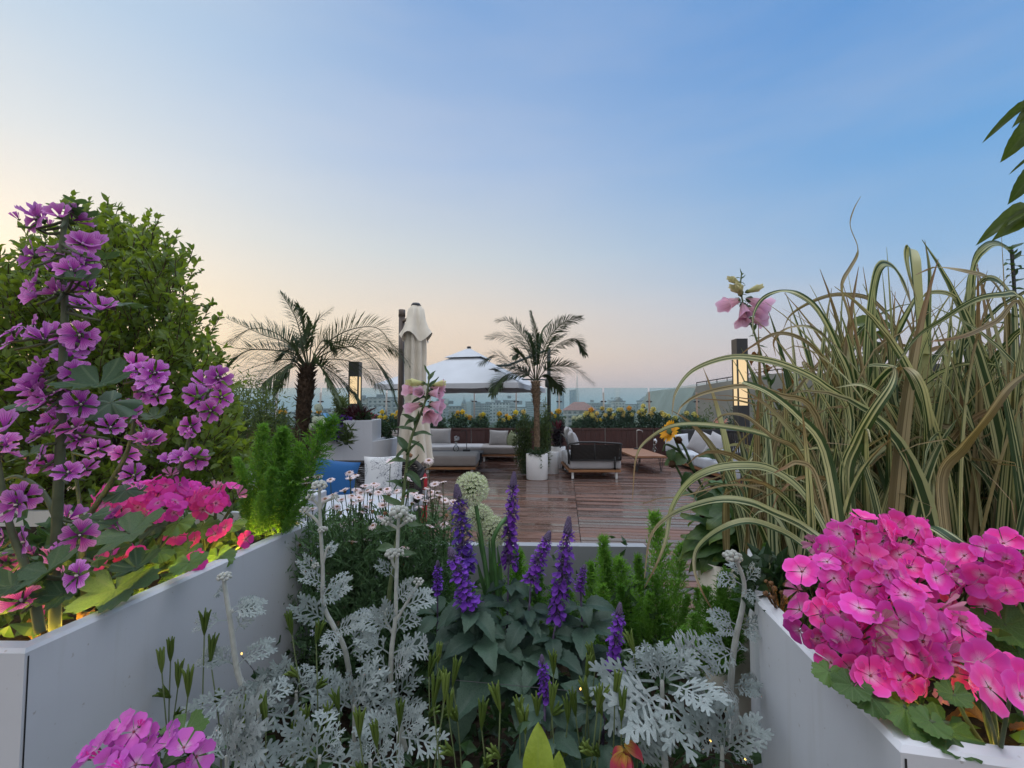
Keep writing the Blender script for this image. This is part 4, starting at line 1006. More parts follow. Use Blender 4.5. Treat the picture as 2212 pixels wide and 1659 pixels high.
# ================================================================== leafy plants of the middle distance
def leafquad(b, p, d, L, w, up=None, bend=.15):
    d = d.normalized(); up = up or rv(1)
    x = d.cross(up); x = x.normalized() if x.length > .05 else d.orthogonal().normalized()
    n = x.cross(d); m = p+d*L*.45+n*L*bend*.5
    b.add([p, m-x*w, m+n*w*.35, m+x*w, p+d*L], [(0, 1, 2), (0, 2, 3), (1, 4, 2), (2, 4, 3)], [(.5, 0), (0, .45), (.5, .45), (1, .45), (.5, 1)])
def leafhex(b, p, d, L, w, up=None, bend=.2):
    d = d.normalized(); up = up or rv(1); x = d.cross(up); x = x.normalized() if x.length > .05 else d.orthogonal().normalized(); n = x.cross(d)
    sp = [p, p+d*L*.3+n*L*bend*.12, p+d*L*.65+n*L*bend*.10, p+d*L-n*L*bend*.2]; a, c = n*w*.35, w*.86
    b.add([sp[0], sp[1]-x*w+a, sp[1], sp[1]+x*w+a, sp[2]-x*c+a, sp[2], sp[2]+x*c+a, sp[3]], [(0, 2, 1), (0, 3, 2), (1, 2, 5, 4), (2, 3, 6, 5), (4, 5, 7), (5, 6, 7)],
          [(.5, 0), (0, .3), (.5, .3), (1, .3), (0, .65), (.5, .65), (1, .65), (.5, 1)])
def bushy(c, rx, ry, z0, z1, n, L, w, label, name, mat, cat='plant', group=None, shape=.6, sparse=.4, droop=.2, stems=8, upw=.6):
    o = thing(name, (c[0], c[1], z0), label, cat, group); b = MB(); s = MB()
    tips = []
    for k in range(stems):
        a = U(0, 6.28); r = U(.2, .9); p = V((c[0]+rx*.25*cos(a)*r, c[1]+ry*.25*sin(a)*r, z0)); q = V((c[0]+rx*cos(a)*r*.8, c[1]+ry*sin(a)*r*.8, z0+(z1-z0)*U(.6, .98)*(1-.35*r*r)))
        m = p.lerp(q, .5)+rv(.04); s.tube([p, m, q], [.006, .005, .003], 5); tips.append((p, m, q))
    for k in range(n):
        p, m, q = random.choice(tips); f = U(.15, 1.05); c0 = (p.lerp(m, f*2) if f < .5 else m.lerp(q, f*2-1))+V((U(-1, 1)*rx, U(-1, 1)*ry, U(-.5, .5)*(z1-z0)))*sparse*.5
        d = (c0-V((c[0], c[1], (z0+z1)/2)))
        d = V((d.x/rx, d.y/ry, 0))*.5+rv(.8)+V((0, 0, upw-droop)); leafquad(b, c0, d, L*U(.6, 1.2), w*U(.7, 1.2))
    s.build('stems', M_stem, o); b.build('foliage', mat, o)
    return o
random.seed(31)
def at(px, Y): return (W(px, 900, Y).x, Y)
def zz_(py, Y): return W(1106, py, Y).z
bushy(at(1132, 9.75), .30, .24, .02, zz_(886, 9.75), 2000, .10, .009, 'feathery green bamboo bush behind the slim palm trunk', 'bamboo_bush', L_bamboo, stems=16)
bushy(at(1172, 9.75), .24, .22, .10, zz_(868, 9.75), 1800, .10, .009, 'taller green bamboo bush between palm trunk and parasol mast', 'bamboo_bush', L_bamboo, stems=14)
bushy(at(1160, 9.05), .20, .10, hA-.03, hA+.14, 260, .07, .014, 'green trailing undergrowth spilling over the white palm pot rim', 'trailing_plant', L_dark, stems=10, upw=.1)
b = MB(); random.seed(4)
for k in range(12):
    p = W(1166+k*.4, 984+k*2.4, 8.96); leafquad(b, p, rv(1)+V((0, 0, -.5)), .05, .014)
tag(b.build('vine_sprig', L_dark, origin=W(1168, 984, 8.96)), 'dark ivy sprig hanging down the front of the white palm pot', 'ivy sprig')
o = bushy(at(1205, 10.9), .20, .2, .46, zz_(908, 10.9), 420, .16, .018, 'bushy maroon-leaved plant with a red heart in the farthest white pot', 'maroon_plant', L_maroon, stems=10)
b = MB()
for k in range(16): leafquad(b, V((W(1204, 905, 10.75).x, 10.75, zz_(925, 10.75)))+rv(.04), V((U(-.6, .6), U(-.6, .2), 1)), .2, .025)
b.build('red_leaves', L_red, o)

# yellow chrysanthemums along the glass
def pom(mat, name, r=1, n=46):
    b = MB()
    for k in range(n):
        z = 1-1.7*(k+.5)/n; a = k*2.4; q = sqrt(max(0, 1-z*z)); d = V((q*cos(a), q*sin(a), z)); leafquad(b, d*.35, d+rv(.25), .75*U(.8, 1.1), .26, bend=.3)
    lump(b, (0, 0, 0), (.55, .55, .5), 5, 8, .1)
    return b.mesh(name, mat, True)
random.seed(12)
POMY = [pom(P_yellow, 'yellow_bloom_%d' % k) for k in range(2)]; POMP = [pom(P_paleyellow, 'pale_bloom_%d' % k) for k in range(2)]; POMC = [pom(P_cream, 'cream_bloom')]; POMR = [pom(P_redf, 'red_bloom')]
fl = [(979+.2083*x, 795+.2083*y, c) for x, y, c in [(48, 462, 'y'), (95, 458, 'y'), (20, 500, 'y'), (38, 505, 'y'), (135, 498, 'p'), (170, 515, 'y'), (98, 532, 'p'), (285, 490, 'p'), (310, 485, 'y'), (295, 520, 'p'), (280, 540, 'p'), (300, 545, 'p'), (480, 478, 'y'), (490, 540, 'y'), (488, 560, 'y'), (520, 545, 'p'), (555, 500, 'y'), (585, 520, 'y'), (630, 515, 'y'), (648, 462, 'y'), (728, 455, 'p'), (735, 500, 'p'), (1015, 480, 'y'), (1095, 450, 'y'), (1080, 448, 'y'), (1055, 500, 'y'),
 (1300, 515, 'c'), (1255, 525, 'c'), (1320, 520, 'c'), (1285, 530, 'c'), (1380, 470, 'p'), (1410, 465, 'p'), (1370, 485, 'p'), (1430, 437, 'y'), (1440, 490, 'p'), (1465, 515, 'p'), (1455, 535, 'p'), (1490, 470, 'p'), (1525, 540, 'y'), (1480, 540, 'p'), (1445, 500, 'p'), (1545, 420, 'p'), (1580, 490, 'p'), (1615, 440, 'p'), (1630, 436, 'p'), (1640, 515, 'p'), (1670, 487, 'p'), (1720, 435, 'p'), (1745, 430, 'p'), (1765, 460, 'p'), (1760, 490, 'p'), (1825, 418, 'y'), (1850, 485, 'p'), (1925, 460, 'p'), (1945, 495, 'p'), (1970, 393, 'p'), (1960, 435, 'p'), (1985, 450, 'p'), (1970, 485, 'p'), (2035, 490, 'p'), (2050, 500, 'p'), (1995, 535, 'p'), (2020, 545, 'p'), (2060, 470, 'p'), (2165, 468, 'p'), (2075, 430, 'p'), (2190, 490, 'p'), (2230, 500, 'p'), (2300, 520, 'p'), (2420, 470, 'p'), (2500, 480, 'p'), (2520, 500, 'y')]]
fl += [(438+.2152*x, 622+.2152*y, c) for x, y, c in [(1800, 1245, 'y'), (1830, 1300, 'y'), (1780, 1300, 'y'), (1900, 1280, 'y'), (1940, 1300, 'y'), (1920, 1285, 'y'), (1850, 1335, 'y'), (1960, 1250, 'y'), (1690, 1280, 'r'), (1720, 1300, 'r'), (1740, 1290, 'r'), (780, 1240, 'y'), (820, 1250, 'y'), (1075, 1240, 'y'), (1165, 1240, 'y'), (640, 1300, 'p'), (560, 1330, 'y')]]
bins = {}
for x, y, c in fl: bins.setdefault(int(x//26), []).append((x, y, c))
keys = sorted(bins); nl_ = sum(1 for k in keys if k*26+13 < 1160); random.seed(13)
allbins = sorted(set(keys) | set(range(int(700//26), int(1545//26))))
left = [k for k in allbins if k*26+13 < 1160][::-1]; right = [k for k in allbins if k*26+13 >= 1160]
def nth(i): return ordn[i] if i < len(ordn) else ['fifteenth', 'sixteenth', 'seventeenth', 'eighteenth', 'nineteenth', 'twentieth', 'twenty-first', 'twenty-second', 'twenty-third', 'twenty-fourth'][i-14]
for side, ks in (('left', left), ('right', right)):
    for i, k in enumerate(ks):
        F_ = bins.get(k, []); cxp = sum(f[0] for f in F_)/len(F_) if F_ else k*26+13; Yf = FY+.2
        hue = 'white' if any(f[2] == 'c' for f in F_) else 'yellow'
        what = ('%s chrysanthemum with %s' % (hue, 'one bloom' if len(F_) == 1 else 'a few blooms' if len(F_) < 5 else 'many blooms')) if F_ else 'leafy chrysanthemum without open blooms'
        if any(f[2] == 'r' for f in F_): what = 'dark red and yellow chrysanthemum'
        o = thing('chrysanthemum', (W(cxp, 900, Yf).x, Yf, zw-.05), '%s, %s plant %s of the slim palm' % (what, nth(i), side), 'flowering plant', 'chrysanthemums in the timber planters')
        b = MB(); s = MB(); zmax = W(cxp, min([f[1] for f in F_]+[U(888, 900)]), Yf).z
        heads = [W(f[0], f[1], Yf+U(-.08, .08)) for f in F_]+[V((W(cxp+U(-14, 14), 900, Yf).x, Yf+U(-.12, .12), U(zw+.15, max(zw+.2, zmax-.05)))) for _ in range(6)]
        for h_ in heads: s.tube([(h_.x*.7+W(cxp, 900, Yf).x*.3, Yf, zw-.05), (h_.x, h_.y, h_.z-.02)], [.006, .004], 5)
        for q in range(380):
            h_ = random.choice(heads); f = U(0, 1)**.8; p = V((W(cxp+U(-15, 15), 900, Yf).x, Yf+U(-.17, .14), zw-.02)).lerp(h_+V((U(-.09, .09), U(-.05, .05), -.03)), f)
            leafquad(b, p, rv(1)+V((0, -.3, .2)), U(.06, .12), U(.018, .034))
        s.build('stems', M_stem, o); b.build('foliage', L_chrys, o)
        for f, h_ in zip(F_, heads):
            ms = {'y': POMY, 'p': POMP, 'c': POMC, 'r': POMR}[f[2]]
            put('bloom', random.choice(ms), frame(h_, z=(U(-.4, .4), -1, U(.2, .9)), s=U(.068, .092)), o)

# plants on the stepped white planter
random.seed(17)
bushy(at(655, 5.8)+(0,), .30, .2, za-.05, zz_(900, 6.2), 10, .1, .01, 'few grassy shoots left on the lower white planter step', 'grass_tuft', L_bamboo, stems=3)
bushy(at(708, 6.2), .16, .16, za-.04, zz_(925, 6.2), 380, .09, .014, 'dark green low plant on the lower white planter step', 'low_plant', L_dark, stems=10)
o = thing('allium_clump', (*at(692, 6.15), za), 'clump of small white allium balls on the lower white planter step', 'flowering plant')
L_whiteg = plain('greenish_white_florets', (.62, .70, .55), .8, .1, 40, .2)
s = MB()
for x, y in ((688, 880), (694, 906), (700, 912), (683, 907), (676, 922)):
    p = W(x, y, 6.15+U(-.1, .1)); s.tube([(p.x, p.y, za-.04), p], .006, 5); b = MB(); lump(b, p, (.055, .055, .05), 8, 12, .3); b.build('flower_head', L_whiteg, o, False)
s.build('stems', M_stem, o)
def flowermat_bush(px, Y, py0, py1, rx, label, fm, leaf=L_dark, nfl=260, name='lobelia'):
    z0, z1 = zz_(py1, Y), zz_(py0, Y); c = at(px, Y)
    o = bushy(c, rx, rx*.8, z0, z1, 260, .06, .012, label, name, leaf, stems=8, upw=.3); b = MB()
    for k in range(nfl):
        d = rv(1).normalized(); p = V((c[0]+d.x*rx*.95, c[1]+d.y*rx*.8, (z0+z1)/2+d.z*(z1-z0)*.5)); leafquad(b, p, d+rv(.5), U(.02, .035), .012)
    b.build('blossoms', fm, o)
flowermat_bush(727, 5.95, 918, 950, .12, 'violet lobelia mound spilling over the lower white planter step', P_violet)
flowermat_bush(742, 6.35, 900, 912, .10, 'violet lobelia at the foot of the tall white planter step', P_violet, nfl=160)
bushy(at(750, 5.95), .10, .1, za-.05, zz_(918, 6), 160, .12, .012, 'strappy green plant beside the violet lobelia', 'strappy_plant', L_bamboo, stems=8)
bushy(at(733, 6.7), .20, .2, zb-.05, zz_(846, 6.7), 800, .09, .009, 'airy bamboo bush on the tall white planter step', 'bamboo_bush', L_bamboo, stems=14)
o = bushy(at(776, 6.6), .16, .12, zb-.03, zz_(885, 6.6), 160, .18, .016, 'spiky plant with dark red leaves on the tall white planter step', 'red_spiky_plant', L_red, stems=4, upw=.9)
bushy(at(788, 6.6), .14, .12, zb-.04, zz_(893, 6.6), 240, .08, .016, 'green leafy plant at the right edge of the tall white planter step', 'low_plant', L_dark, stems=8)
bushy(at(830, 7.4), .22, .2, zc-.03, zz_(905, 7.4), 420, .09, .014, 'mixed leafy plant on the right step of the white planter', 'low_plant', L_dark, stems=10)
# bamboo and small shrubs behind the big shrub
for i, (px, Y, py, rx, n, lb) in enumerate([(520, 5.2, 775, .40, 2000, 'airy bamboo shrub right behind the big shrub'), (585, 5.6, 805, .34, 1700, 'airy bamboo shrub left of the thick palm trunk'), (455, 4.6, 770, .40, 1600, 'bamboo shrub hidden close behind the big shrub'), (625, 6.6, 885, .3, 900, 'low bamboo shrub under the thick palm')]):
    bushy(at(px, Y), rx, rx*.8, .55, zz_(py, Y), n, .085, .008, lb, 'bamboo_bush', L_bamboo, group='bamboo shrubs at the left', stems=20, sparse=.5)
for i, (px, Y, py, lb) in enumerate([(1530, 12.6, 862, 'thin-leaved shrub right of the glass fence'), (1585, 12.2, 880, 'green shrub under the right lamp post'), (1650, 11.5, 850, 'green shrub right of the right lamp post'), (1480, 13.1, 893, 'low green shrub at the end of the chrysanthemums')]):
    bushy(at(px, Y), .45, .35, .2, zz_(py, Y), 700, .10, .014, lb, 'shrub', L_bamboo if i % 2 == 0 else L_dark, group='shrubs at the right end', stems=14, sparse=.5)
o = bushy(at(1555, 12.0), .2, .2, .5, zz_(905, 12.0), 200, .1, .018, 'small shrub with salmon pink blooms behind the daybed', 'flowering_shrub', L_dark, stems=6)
P_salmon = petalmat('salmon_petals', [(0, (.5, .2, .12)), (1, (.65, .36, .26))], (.4, .1, .1), 3, .1, .5, .3, .04)
b = MB()
for k in range(70): leafquad(b, W(1555+U(-14, 14), 913+U(-7, 8), 11.9+U(-.1, .1)), rv(1), .07, .028)
b.build('blossoms', P_salmon, o)
# ================================================================== near garden: colours
L_mallow = leafmat('mallow_leaf', (.042, .085, .045), (.09, .155, .075), .3, .55, 'radial', (.11, .16, .09), 7, 30)
L_geran = leafmat('geranium_leaf', (.045, .10, .025), (.10, .19, .048), .35, .5, 'radial', (.10, .17, .06), 9, 30)
L_salvia = leafmat('salvia_leaf', (.027, .060, .042), (.06, .11, .074), .22, .5, 'pinnate', (.05, .09, .065), 8, 40)
L_bush = leafmat('shrub_leaves', (.07, .135, .032), (.175, .25, .055), .5, .4, scale=4, tint=(1.5, 1.4, .45))
L_fern = leafmat('fern_needles', (.085, .21, .03), (.19, .37, .07), .45, .5, scale=10, tint=(1.3, 1.4, .5))
L_hosta = leafmat('broad_green_leaf', (.032, .085, .02), (.08, .16, .036), .3, .45, 'pinnate', (.08, .14, .05), 9, 14, tips=((.20, .22, .03), 8, .5))
L_lime = leafmat('lime_leaf', (.22, .30, .03), (.30, .38, .05), .4, .45, 'pinnate', (.26, .34, .06), 9, 14)
L_foxg = leafmat('foxglove_leaf', (.042, .085, .036), (.085, .145, .06), .28, .45, 'pinnate', (.08, .12, .06), 6, 20)
L_daisyf = leafmat('daisy_foliage', (.06, .13, .06), (.12, .22, .10), .25, .55, scale=20)
L_pod = leafmat('seed_pod_green', (.085, .14, .026), (.16, .225, .05), .3, .45, scale=60)
L_dry = leafmat('dry_leaf', (.16, .07, .02), (.34, .18, .06), .3, .7, scale=40, tint=(1.2, 1, .6))
L_vine = leafmat('vine_leaf', (.05, .085, .014), (.10, .14, .025), .4, .4, 'pinnate', (.09, .13, .04), 6, 8)
def dustymat():
    m, t = newmat('silver_felt_leaf')
    tc = nd(t, 'ShaderNodeTexCoord'); n1 = noise(t, tc.outputs['Object'], 8, 3); n2 = noise(t, tc.outputs['Object'], 90, 2)
    rnd = nd(t, 'ShaderNodeObjectInfo').outputs['Random']
    c = ramp(t, mth(t, 'ADD', mth(t, 'MULTIPLY', n1, .8), mth(t, 'MULTIPLY', rnd, .25)), [(.3, (.15, .195, .195)), (.75, (.34, .40, .40))])
    p = nd(t, 'ShaderNodeBsdfPrincipled', {'Base Color': c, 'Roughness': .95, 'Specular IOR Level': .1, 'Sheen Weight': .5, 'Normal': bump(t, n2, .5, .004)}).outputs[0]
    tr = nd(t, 'ShaderNodeBsdfTranslucent', {'Color': (.45, .52, .45)}).outputs[0]
    finish(t, nd(t, 'ShaderNodeMixShader', {0: .15, 1: p, 2: tr}).outputs[0]); return m
M_dusty = dustymat()
M_dstem = plain('silver_felt_stem', (.38, .40, .37), .95, .08, 60, .1, bmp=.4, bscale=500, sheen=.4, bdist=.001)
P_mallow = petalmat('mallow_petals', [(0, (.09, .004, .08)), (.22, (.28, .02, .28)), (.50, (.54, .09, .52)), (1, (.72, .30, .74))], (.14, .008, .17), 7, .28, 1.0, .45, .05, .5)
P_ger = petalmat('geranium_petals', [(0, (.50, .10, .24)), (.08, (.84, .50, .68)), (.28, (.86, .22, .56)), (.50, (.86, .055, .42)), (.85, (.82, .07, .48)), (1, (.80, .12, .54))], (.45, .02, .20), 7, .10, .55, .38, .04, .55)
P_gerd = petalmat('deep_geranium_petals', [(0, (.4, .03, .15)), (.12, (.75, .32, .56)), (.35, (.80, .06, .42)), (1, (.76, .06, .46))], (.35, .01, .10), 6, .12, .55, .42, .04, .25)
P_gerl = petalmat('lilac_geranium_petals', [(0, (.4, .03, .2)), (.12, (.75, .50, .70)), (.4, (.70, .16, .62)), (1, (.66, .14, .62))], (.35, .01, .15), 6, .12, .55, .42, .03, .2)
P_salvia = petalmat('salvia_florets', [(0, (.24, .14, .42)), (.35, (.13, .028, .38)), (1, (.19, .05, .48))], (.05, .01, .2), 3, .1, .5, .3, .03, .5)
M_calyx = plain('salvia_calyx', (.11, .085, .15), .8, .3, 60, .2)
M_calyxg = plain('green_calyx', (.06, .09, .035), .7, .2, 60, .2)
P_daisy = petalmat('daisy_rays', [(0, (.66, .44, .48)), (.35, (.78, .64, .66)), (1, (.80, .71, .71))], (.6, .4, .45), 3, .1, .5, .3, .04, .25)
M_daisyc = plain('daisy_disc', (.34, .19, .10), .9, .4, 300, .2, bmp=1, bscale=500, bdist=.003)
M_daisyb = plain('daisy_bract', (.13, .10, .035), .8, .3, 80, .2)
P_allium = plain('allium_florets', (.56, .64, .36), .8, .25, 60, .2)
P_alliumt = plain('allium_tips', (.70, .74, .60), .8, .1, 60, .2)
M_allcore = plain('allium_core', (.05, .10, .02), .8, .3, 60, .2)
M_alstem = plain('allium_stem', (.055, .14, .04), .45, .15, 20, .4)
P_fox = petalmat('foxglove_bells', [(0, (.72, .56, .52)), (.45, (.76, .46, .56)), (.8, (.76, .42, .60)), (1, (.80, .54, .68))], (.40, .12, .25), 9, .10, .9, .42, .05, .2)
P_foxy = petalmat('foxglove_bud', [(0, (.45, .46, .18)), (1, (.66, .62, .34))], (.4, .4, .15), 3, .1, .5, .3, .03, .2)
P_sun = petalmat('sunflower_rays', [(0, (.60, .22, .01)), (1, (.80, .38, .012))], (.5, .2, .01), 3, .1, .6, .35, .03, .2)
M_seed = plain('dried_seed_head', (.10, .055, .03), .95, .5, 200, .1, bmp=1, bscale=300, bdist=.006)
P_columb = petalmat('columbine_petals', [(0, (.50, .40, .05)), (.5, (.42, .04, .06)), (1, (.50, .07, .09))], (.4, .02, .04), 4, .1, .6, .35, .03, .2)

# ------------------------------------------------------------------ flower and leaf shapes (unit size)
def petal_flower(name, n, cup, notch, span0, span1, ruffle, mats, curl=.0, seed=0, nu=6, nv=6, calyx=.22, centre=.07, chz=.18):
    random.seed(seed); b = MB()
    for k in range(n):
        ph = 2*pi*k/n+U(-.08, .08); sc_ = U(.9, 1.06); cp = cup*U(.75, 1.25); tw = U(-.12, .12); rf = U(0, 6)
        def fn(u, v):
            v0 = .04+.96*v; a = ph+(u-.5)*(span0+span1*v**.65)
            r = v0*sc_*(1-notch*exp(-((u-.5)/.13)**2)*v**3-(.20)*abs(2*u-1)**2.6*v)
            z = cp*v**1.25-curl*v**2.6+ruffle*sin(u*11+rf)*v**2+tw*(u-.5)*v+.012*k/n+.02*(k % 2)
            return (r*cos(a), r*sin(a), z)
        b.grid(fn, nu, nv)
    b.cm = 1; b.lathe([(.02, -.45*calyx-.12), (calyx*.55, -calyx*.5), (calyx, .02), (calyx*.6, .03)], (0, 0, 0), 8)
    b.cm = 2
    if centre: b.lathe([(centre*.5, 0), (centre, chz*.4), (centre*.8, chz), (0, chz*1.1)], (0, 0, 0), 6)
    return b.mesh(name, mats, True)
M_pale = plain('pale_stamens', (.62, .52, .50), .8, .1, 60)
M_gcent = plain('geranium_centre', (.35, .06, .10), .8, .1, 60)
MAL = [petal_flower('mallow_flower_%d' % i, 5, c, .22, .30, .86, .07, [P_mallow, M_calyxg, M_pale], cu, 40+i) for i, (c, cu) in enumerate([(.42, .14), (.62, .18), (.85, .08), (.30, .20)])]
MALW = petal_flower('faded_mallow_flower', 5, 1.25, .05, .45, .35, .13, [P_mallow, M_calyxg, M_pale], .3, 48, calyx=.3)
MALBUD = petal_flower('mallow_bud', 5, 1.6, .05, .5, .5, .02, [P_mallow, M_calyxg, M_pale], .1, 50, calyx=.4)
GER = [petal_flower('geranium_flower_%d' % i, 5, c, .05, 1.05, .22, .045, [P_ger, M_calyxg, M_gcent], cu, 60+i, centre=.045, chz=.08, calyx=.08) for i, (c, cu) in enumerate([(.20, .12), (.35, .16), (.10, .10), (.50, .10)])]
GERD = [petal_flower('deep_geranium_flower_%d' % i, 5, c, .05, 1.05, .22, .045, [P_gerd, M_calyxg, M_gcent], cu, 70+i, centre=.045, chz=.08, calyx=.08) for i, (c, cu) in enumerate([(.22, .12), (.4, .14), (.12, .10)])]
GERL = [petal_flower('lilac_geranium_flower_%d' % i, 5, c, .05, .95, .22, .04, [P_gerl, M_calyxg, M_gcent], cu, 75+i, centre=.045, chz=.08, calyx=.08) for i, (c, cu) in enumerate([(.3, .12), (.5, .14)])]
P_gerw = petalmat('faded_geranium_petals', [(0, (.35, .12, .10)), (.4, (.62, .22, .42)), (1, (.48, .22, .30))], (.3, .05, .1), 6, .15, .8, .3, .06, .5)
GERW = [petal_flower('faded_geranium_flower_%d' % i, 5, c, .05, .7, .2, .14, [P_gerw, M_calyxg, M_gcent], .3, 78+i, centre=.045, chz=.08, calyx=.12) for i, c in enumerate((.9, 1.3))]
GBUD = petal_flower('geranium_bud', 5, 1.9, .02, .7, .2, .02, [P_gerd, M_calyxg, M_gcent], .2, 79, calyx=.5, centre=0)
def round_leaf(name, mat, lobes, depth, serr, pleat, cup, seed):
    random.seed(seed); b = MB(); n = 84; rings = 5; vs = [(0, 0, 0)]; uvs = [(.5, 0)]; p0 = U(0, 6)
    for j in range(1, rings+1):
        r = j/rings
        for i in range(n+1):
            a = -pi+.12+(2*pi-.24)*i/n; c = cos(a*lobes/2)
            rad = (1-depth*(1-abs(cos(a*lobes/2)))**1.3)*(1-.22*(1-cos(a))/2*0)*(1+serr*((i % 4)-1.5)/1.5*r**6)
            rad *= .82+.18*cos(a*.5); k = r*rad
            z = pleat*r*cos(a*lobes)+cup*r*r+.06*r*r*sin(2*a+p0)+.03*r*sin(5*a+p0*2)
            vs.append((k*sin(a), k*cos(a), z)); uvs.append((i/n, r))
    w = n+1; fs = [(0, 1+i+1, 1+i) for i in range(n)]
    fs += [(1+(j-1)*w+i, 1+(j-1)*w+i+1, 1+j*w+i+1, 1+j*w+i) for j in range(1, rings) for i in range(n)]
    b.add(vs, fs, uvs); return b.mesh(name, mat, True)
MALLEAF = [round_leaf('mallow_leaf_%d' % i, L_mallow, 5, .42, .05, .05, c, 80+i) for i, c in enumerate((.18, -.15, .3))]
GERLEAF = [round_leaf('geranium_leaf_%d' % i, L_geran, 7, .16, .05, .045, c, 90+i) for i, c in enumerate((.2, -.18, .05))]
def ovate(name, mat, wid, bend, serr, fold, seed, pw=.8, nv=14, tip=1.0, wav=.03):
    random.seed(seed); b = MB(); ph = U(0, 6)
    def fn(u, v):
        w = wid*sin(pi*min(1, v**pw*.97+.03))**.85*(1+serr*(1 if int(v*nv+.5) % 2 else -1)*(abs(2*u-1) > .9))
        if v > .999: w = .004
        x = (2*u-1)*w; a = bend*v
        y = sin(a)/bend if abs(bend) > .01 else v; z = -(1-cos(a))/bend if abs(bend) > .01 else 0
        z += fold*abs(2*u-1)*w*1.2+wav*sin(v*9+ph+(u > .5)*1.5)*abs(2*u-1)
        return (x, y, z)
    b.grid(fn, 8, nv); return b.mesh(name, mat, True)
SALLEAF = [ovate('salvia_leaf_%d' % i, L_salvia, .27, bd, .07, .3, 100+i) for i, bd in enumerate((.9, 1.5, .5, 1.2))]
HOSTA = [ovate('broad_leaf_%d' % i, L_hosta, .25, bd, .05, .25, 110+i, wav=.05) for i, bd in enumerate((.8, 1.4, .4))]
FOXLEAF = [ovate('stem_leaf_%d' % i, L_foxg, .2, bd, .0, .4, 115+i) for i, bd in enumerate((.5, -.5, .9))]
LIME = ovate('lime_leaf_shape', L_lime, .28, .5, .0, .2, 120)
VINE = [ovate('vine_leaf_%d' % i, L_vine, .30, bd, .03, .3, 125+i, .7) for i, bd in enumerate((.6, 1.2))]
PODLEAF = ovate('small_round_leaf', L_daisyf, .36, .3, .0, .15, 128)
SUNLEAF = [ovate('sunflower_leaf_%d' % i, L_foxg, .28, bd, .06, .3, 130+i, .65, wav=.06) for i, bd in enumerate((1.3, 2.0))]
DRYLEAF = [ovate('dry_leaf_%d' % i, L_dry, .25, bd, .06, .6, 135+i, .7, wav=.09) for i, bd in enumerate((1.5, 2.4))]
def dusty_leaf(name, seed, bend=.7, pairs=6):
    random.seed(seed); b = MB(); H = lambda x, y: V((x, sin(bend*y)/bend, -(1-cos(bend*y))/bend+.35*abs(x)-.5*x*x))
    lay = [0]
    def strip(p, d, L, w0, w1, n=3, tip=True):
        d = d.normalized(); s = V((-d.y, d.x)); lay[0] += .0011; vs = []; m = n+(1 if tip else 0)
        for i in range(n+1):
            q = p+d*L*i/n; w = w0+(w1-w0)*i/n; vs += [q-s*w, q+s*w]
        fs = [(2*i, 2*i+1, 2*i+3, 2*i+2) for i in range(n)]
        if tip:
            q = p+d*(L+w1*.9); vs += [q-s*w1*.45, q+s*w1*.45]; fs.append((2*n, 2*n+1, 2*n+3, 2*n+2))
        b.add([H(v.x, v.y)+V((0, 0, lay[0])) for v in vs], [f[::-1] for f in fs])
    strip(V((0, 0)), V((0, 1)), .95, .024, .018, 8, False)
    for k in range(pairs):
        f = .30+.62*k/(pairs-1); L = .46*sin(pi*(.24+.62*(f-.2)))*U(.85, 1.1)
        for sg in (-1, 1):
            a = R(58-22*f)+U(-.1, .1); d = V((sg*sin(a), cos(a))); p = V((0, f+U(-.015, .015)))
            strip(p, d, L*.62, .019, .030, 3, False); e = p+d*L*.58
            for j, (da, ll) in enumerate(((0, .48), (.62, .36), (-.62, .36))):
                c, s_ = cos(da), sin(da); dd = V((d.x*c-d.y*s_, d.x*s_+d.y*c)); strip(e, dd, L*ll, .028, .026, 2)
            for da, ff in ((.8, .34),):
                c, s_ = cos(da), sin(da); dd = V((d.x*c-d.y*s_, d.x*s_+d.y*c)); strip(p+d*L*ff, dd, L*.2, .02, .02, 1)
    for da in (0, .5, -.5, 1.0, -1.0): strip(V((0, .9)), V((sin(da), cos(da))), .13, .028, .026, 2)
    return b.mesh(name, M_dusty, True)
DUST = [dusty_leaf('silver_leaf_%d' % i, 140+i, bd, pr) for i, (bd, pr) in enumerate([(.8, 4), (1.3, 5), (.4, 5), (1.8, 4)])]
def bud_cluster(name, seed, n=16):
    random.seed(seed); b = MB()
    for k in range(n):
        z = 1-1.25*(k+.5)/n; a = k*2.4; q = sqrt(max(0, 1-z*z)); lump(b, V((q*cos(a), q*sin(a), z*.7))*.75+rv(.06), [U(.22, .30)]*3, 5, 8, .12)
    return b.mesh(name, M_dstem, True)
DBUD = [bud_cluster('silver_bud_cluster_%d' % i, 150+i, n) for i, n in enumerate((18, 11))]
def plume(name, seed, n=62, wid=.16, taper=.8):
    """foxtail fern plume, 1 long, along +Z"""
    random.seed(seed); b = MB(); bd = U(-.12, .12), U(-.08, .08)
    ax = lambda f: V((bd[0]*f*f, bd[1]*f*f, f))
    b.tube([ax(i/8) for i in range(9)], [.008*(1-.8*i/8) for i in range(9)], 4)
    for k in range(n):
        f = .04+.95*k/n; r = wid*(1-f**2.2*taper)*min(1, .5+f*3)
        for j in range(7):
            a = U(0, 6.28); d = V((cos(a), sin(a), U(.35, .9))).normalized(); p = ax(f)+rv(.004); L = r*U(.7, 1.15)
            for q in range(7):
                s = p+d*L*(q+1)/7; nd_ = (d*.6+rv(.8)+V((0, 0, .25))).normalized(); ln = .045*U(.7, 1.2); w = rv(1).cross(nd_).normalized()*.0052
                b.add([s-w, s+w, s+nd_*ln], [(0, 1, 2)])
    return b.mesh(name, L_fern, False)
PLUME = [plume('fern_plume_%d' % i, 160+i, 58, w) for i, w in enumerate((.12, .15, .19))]
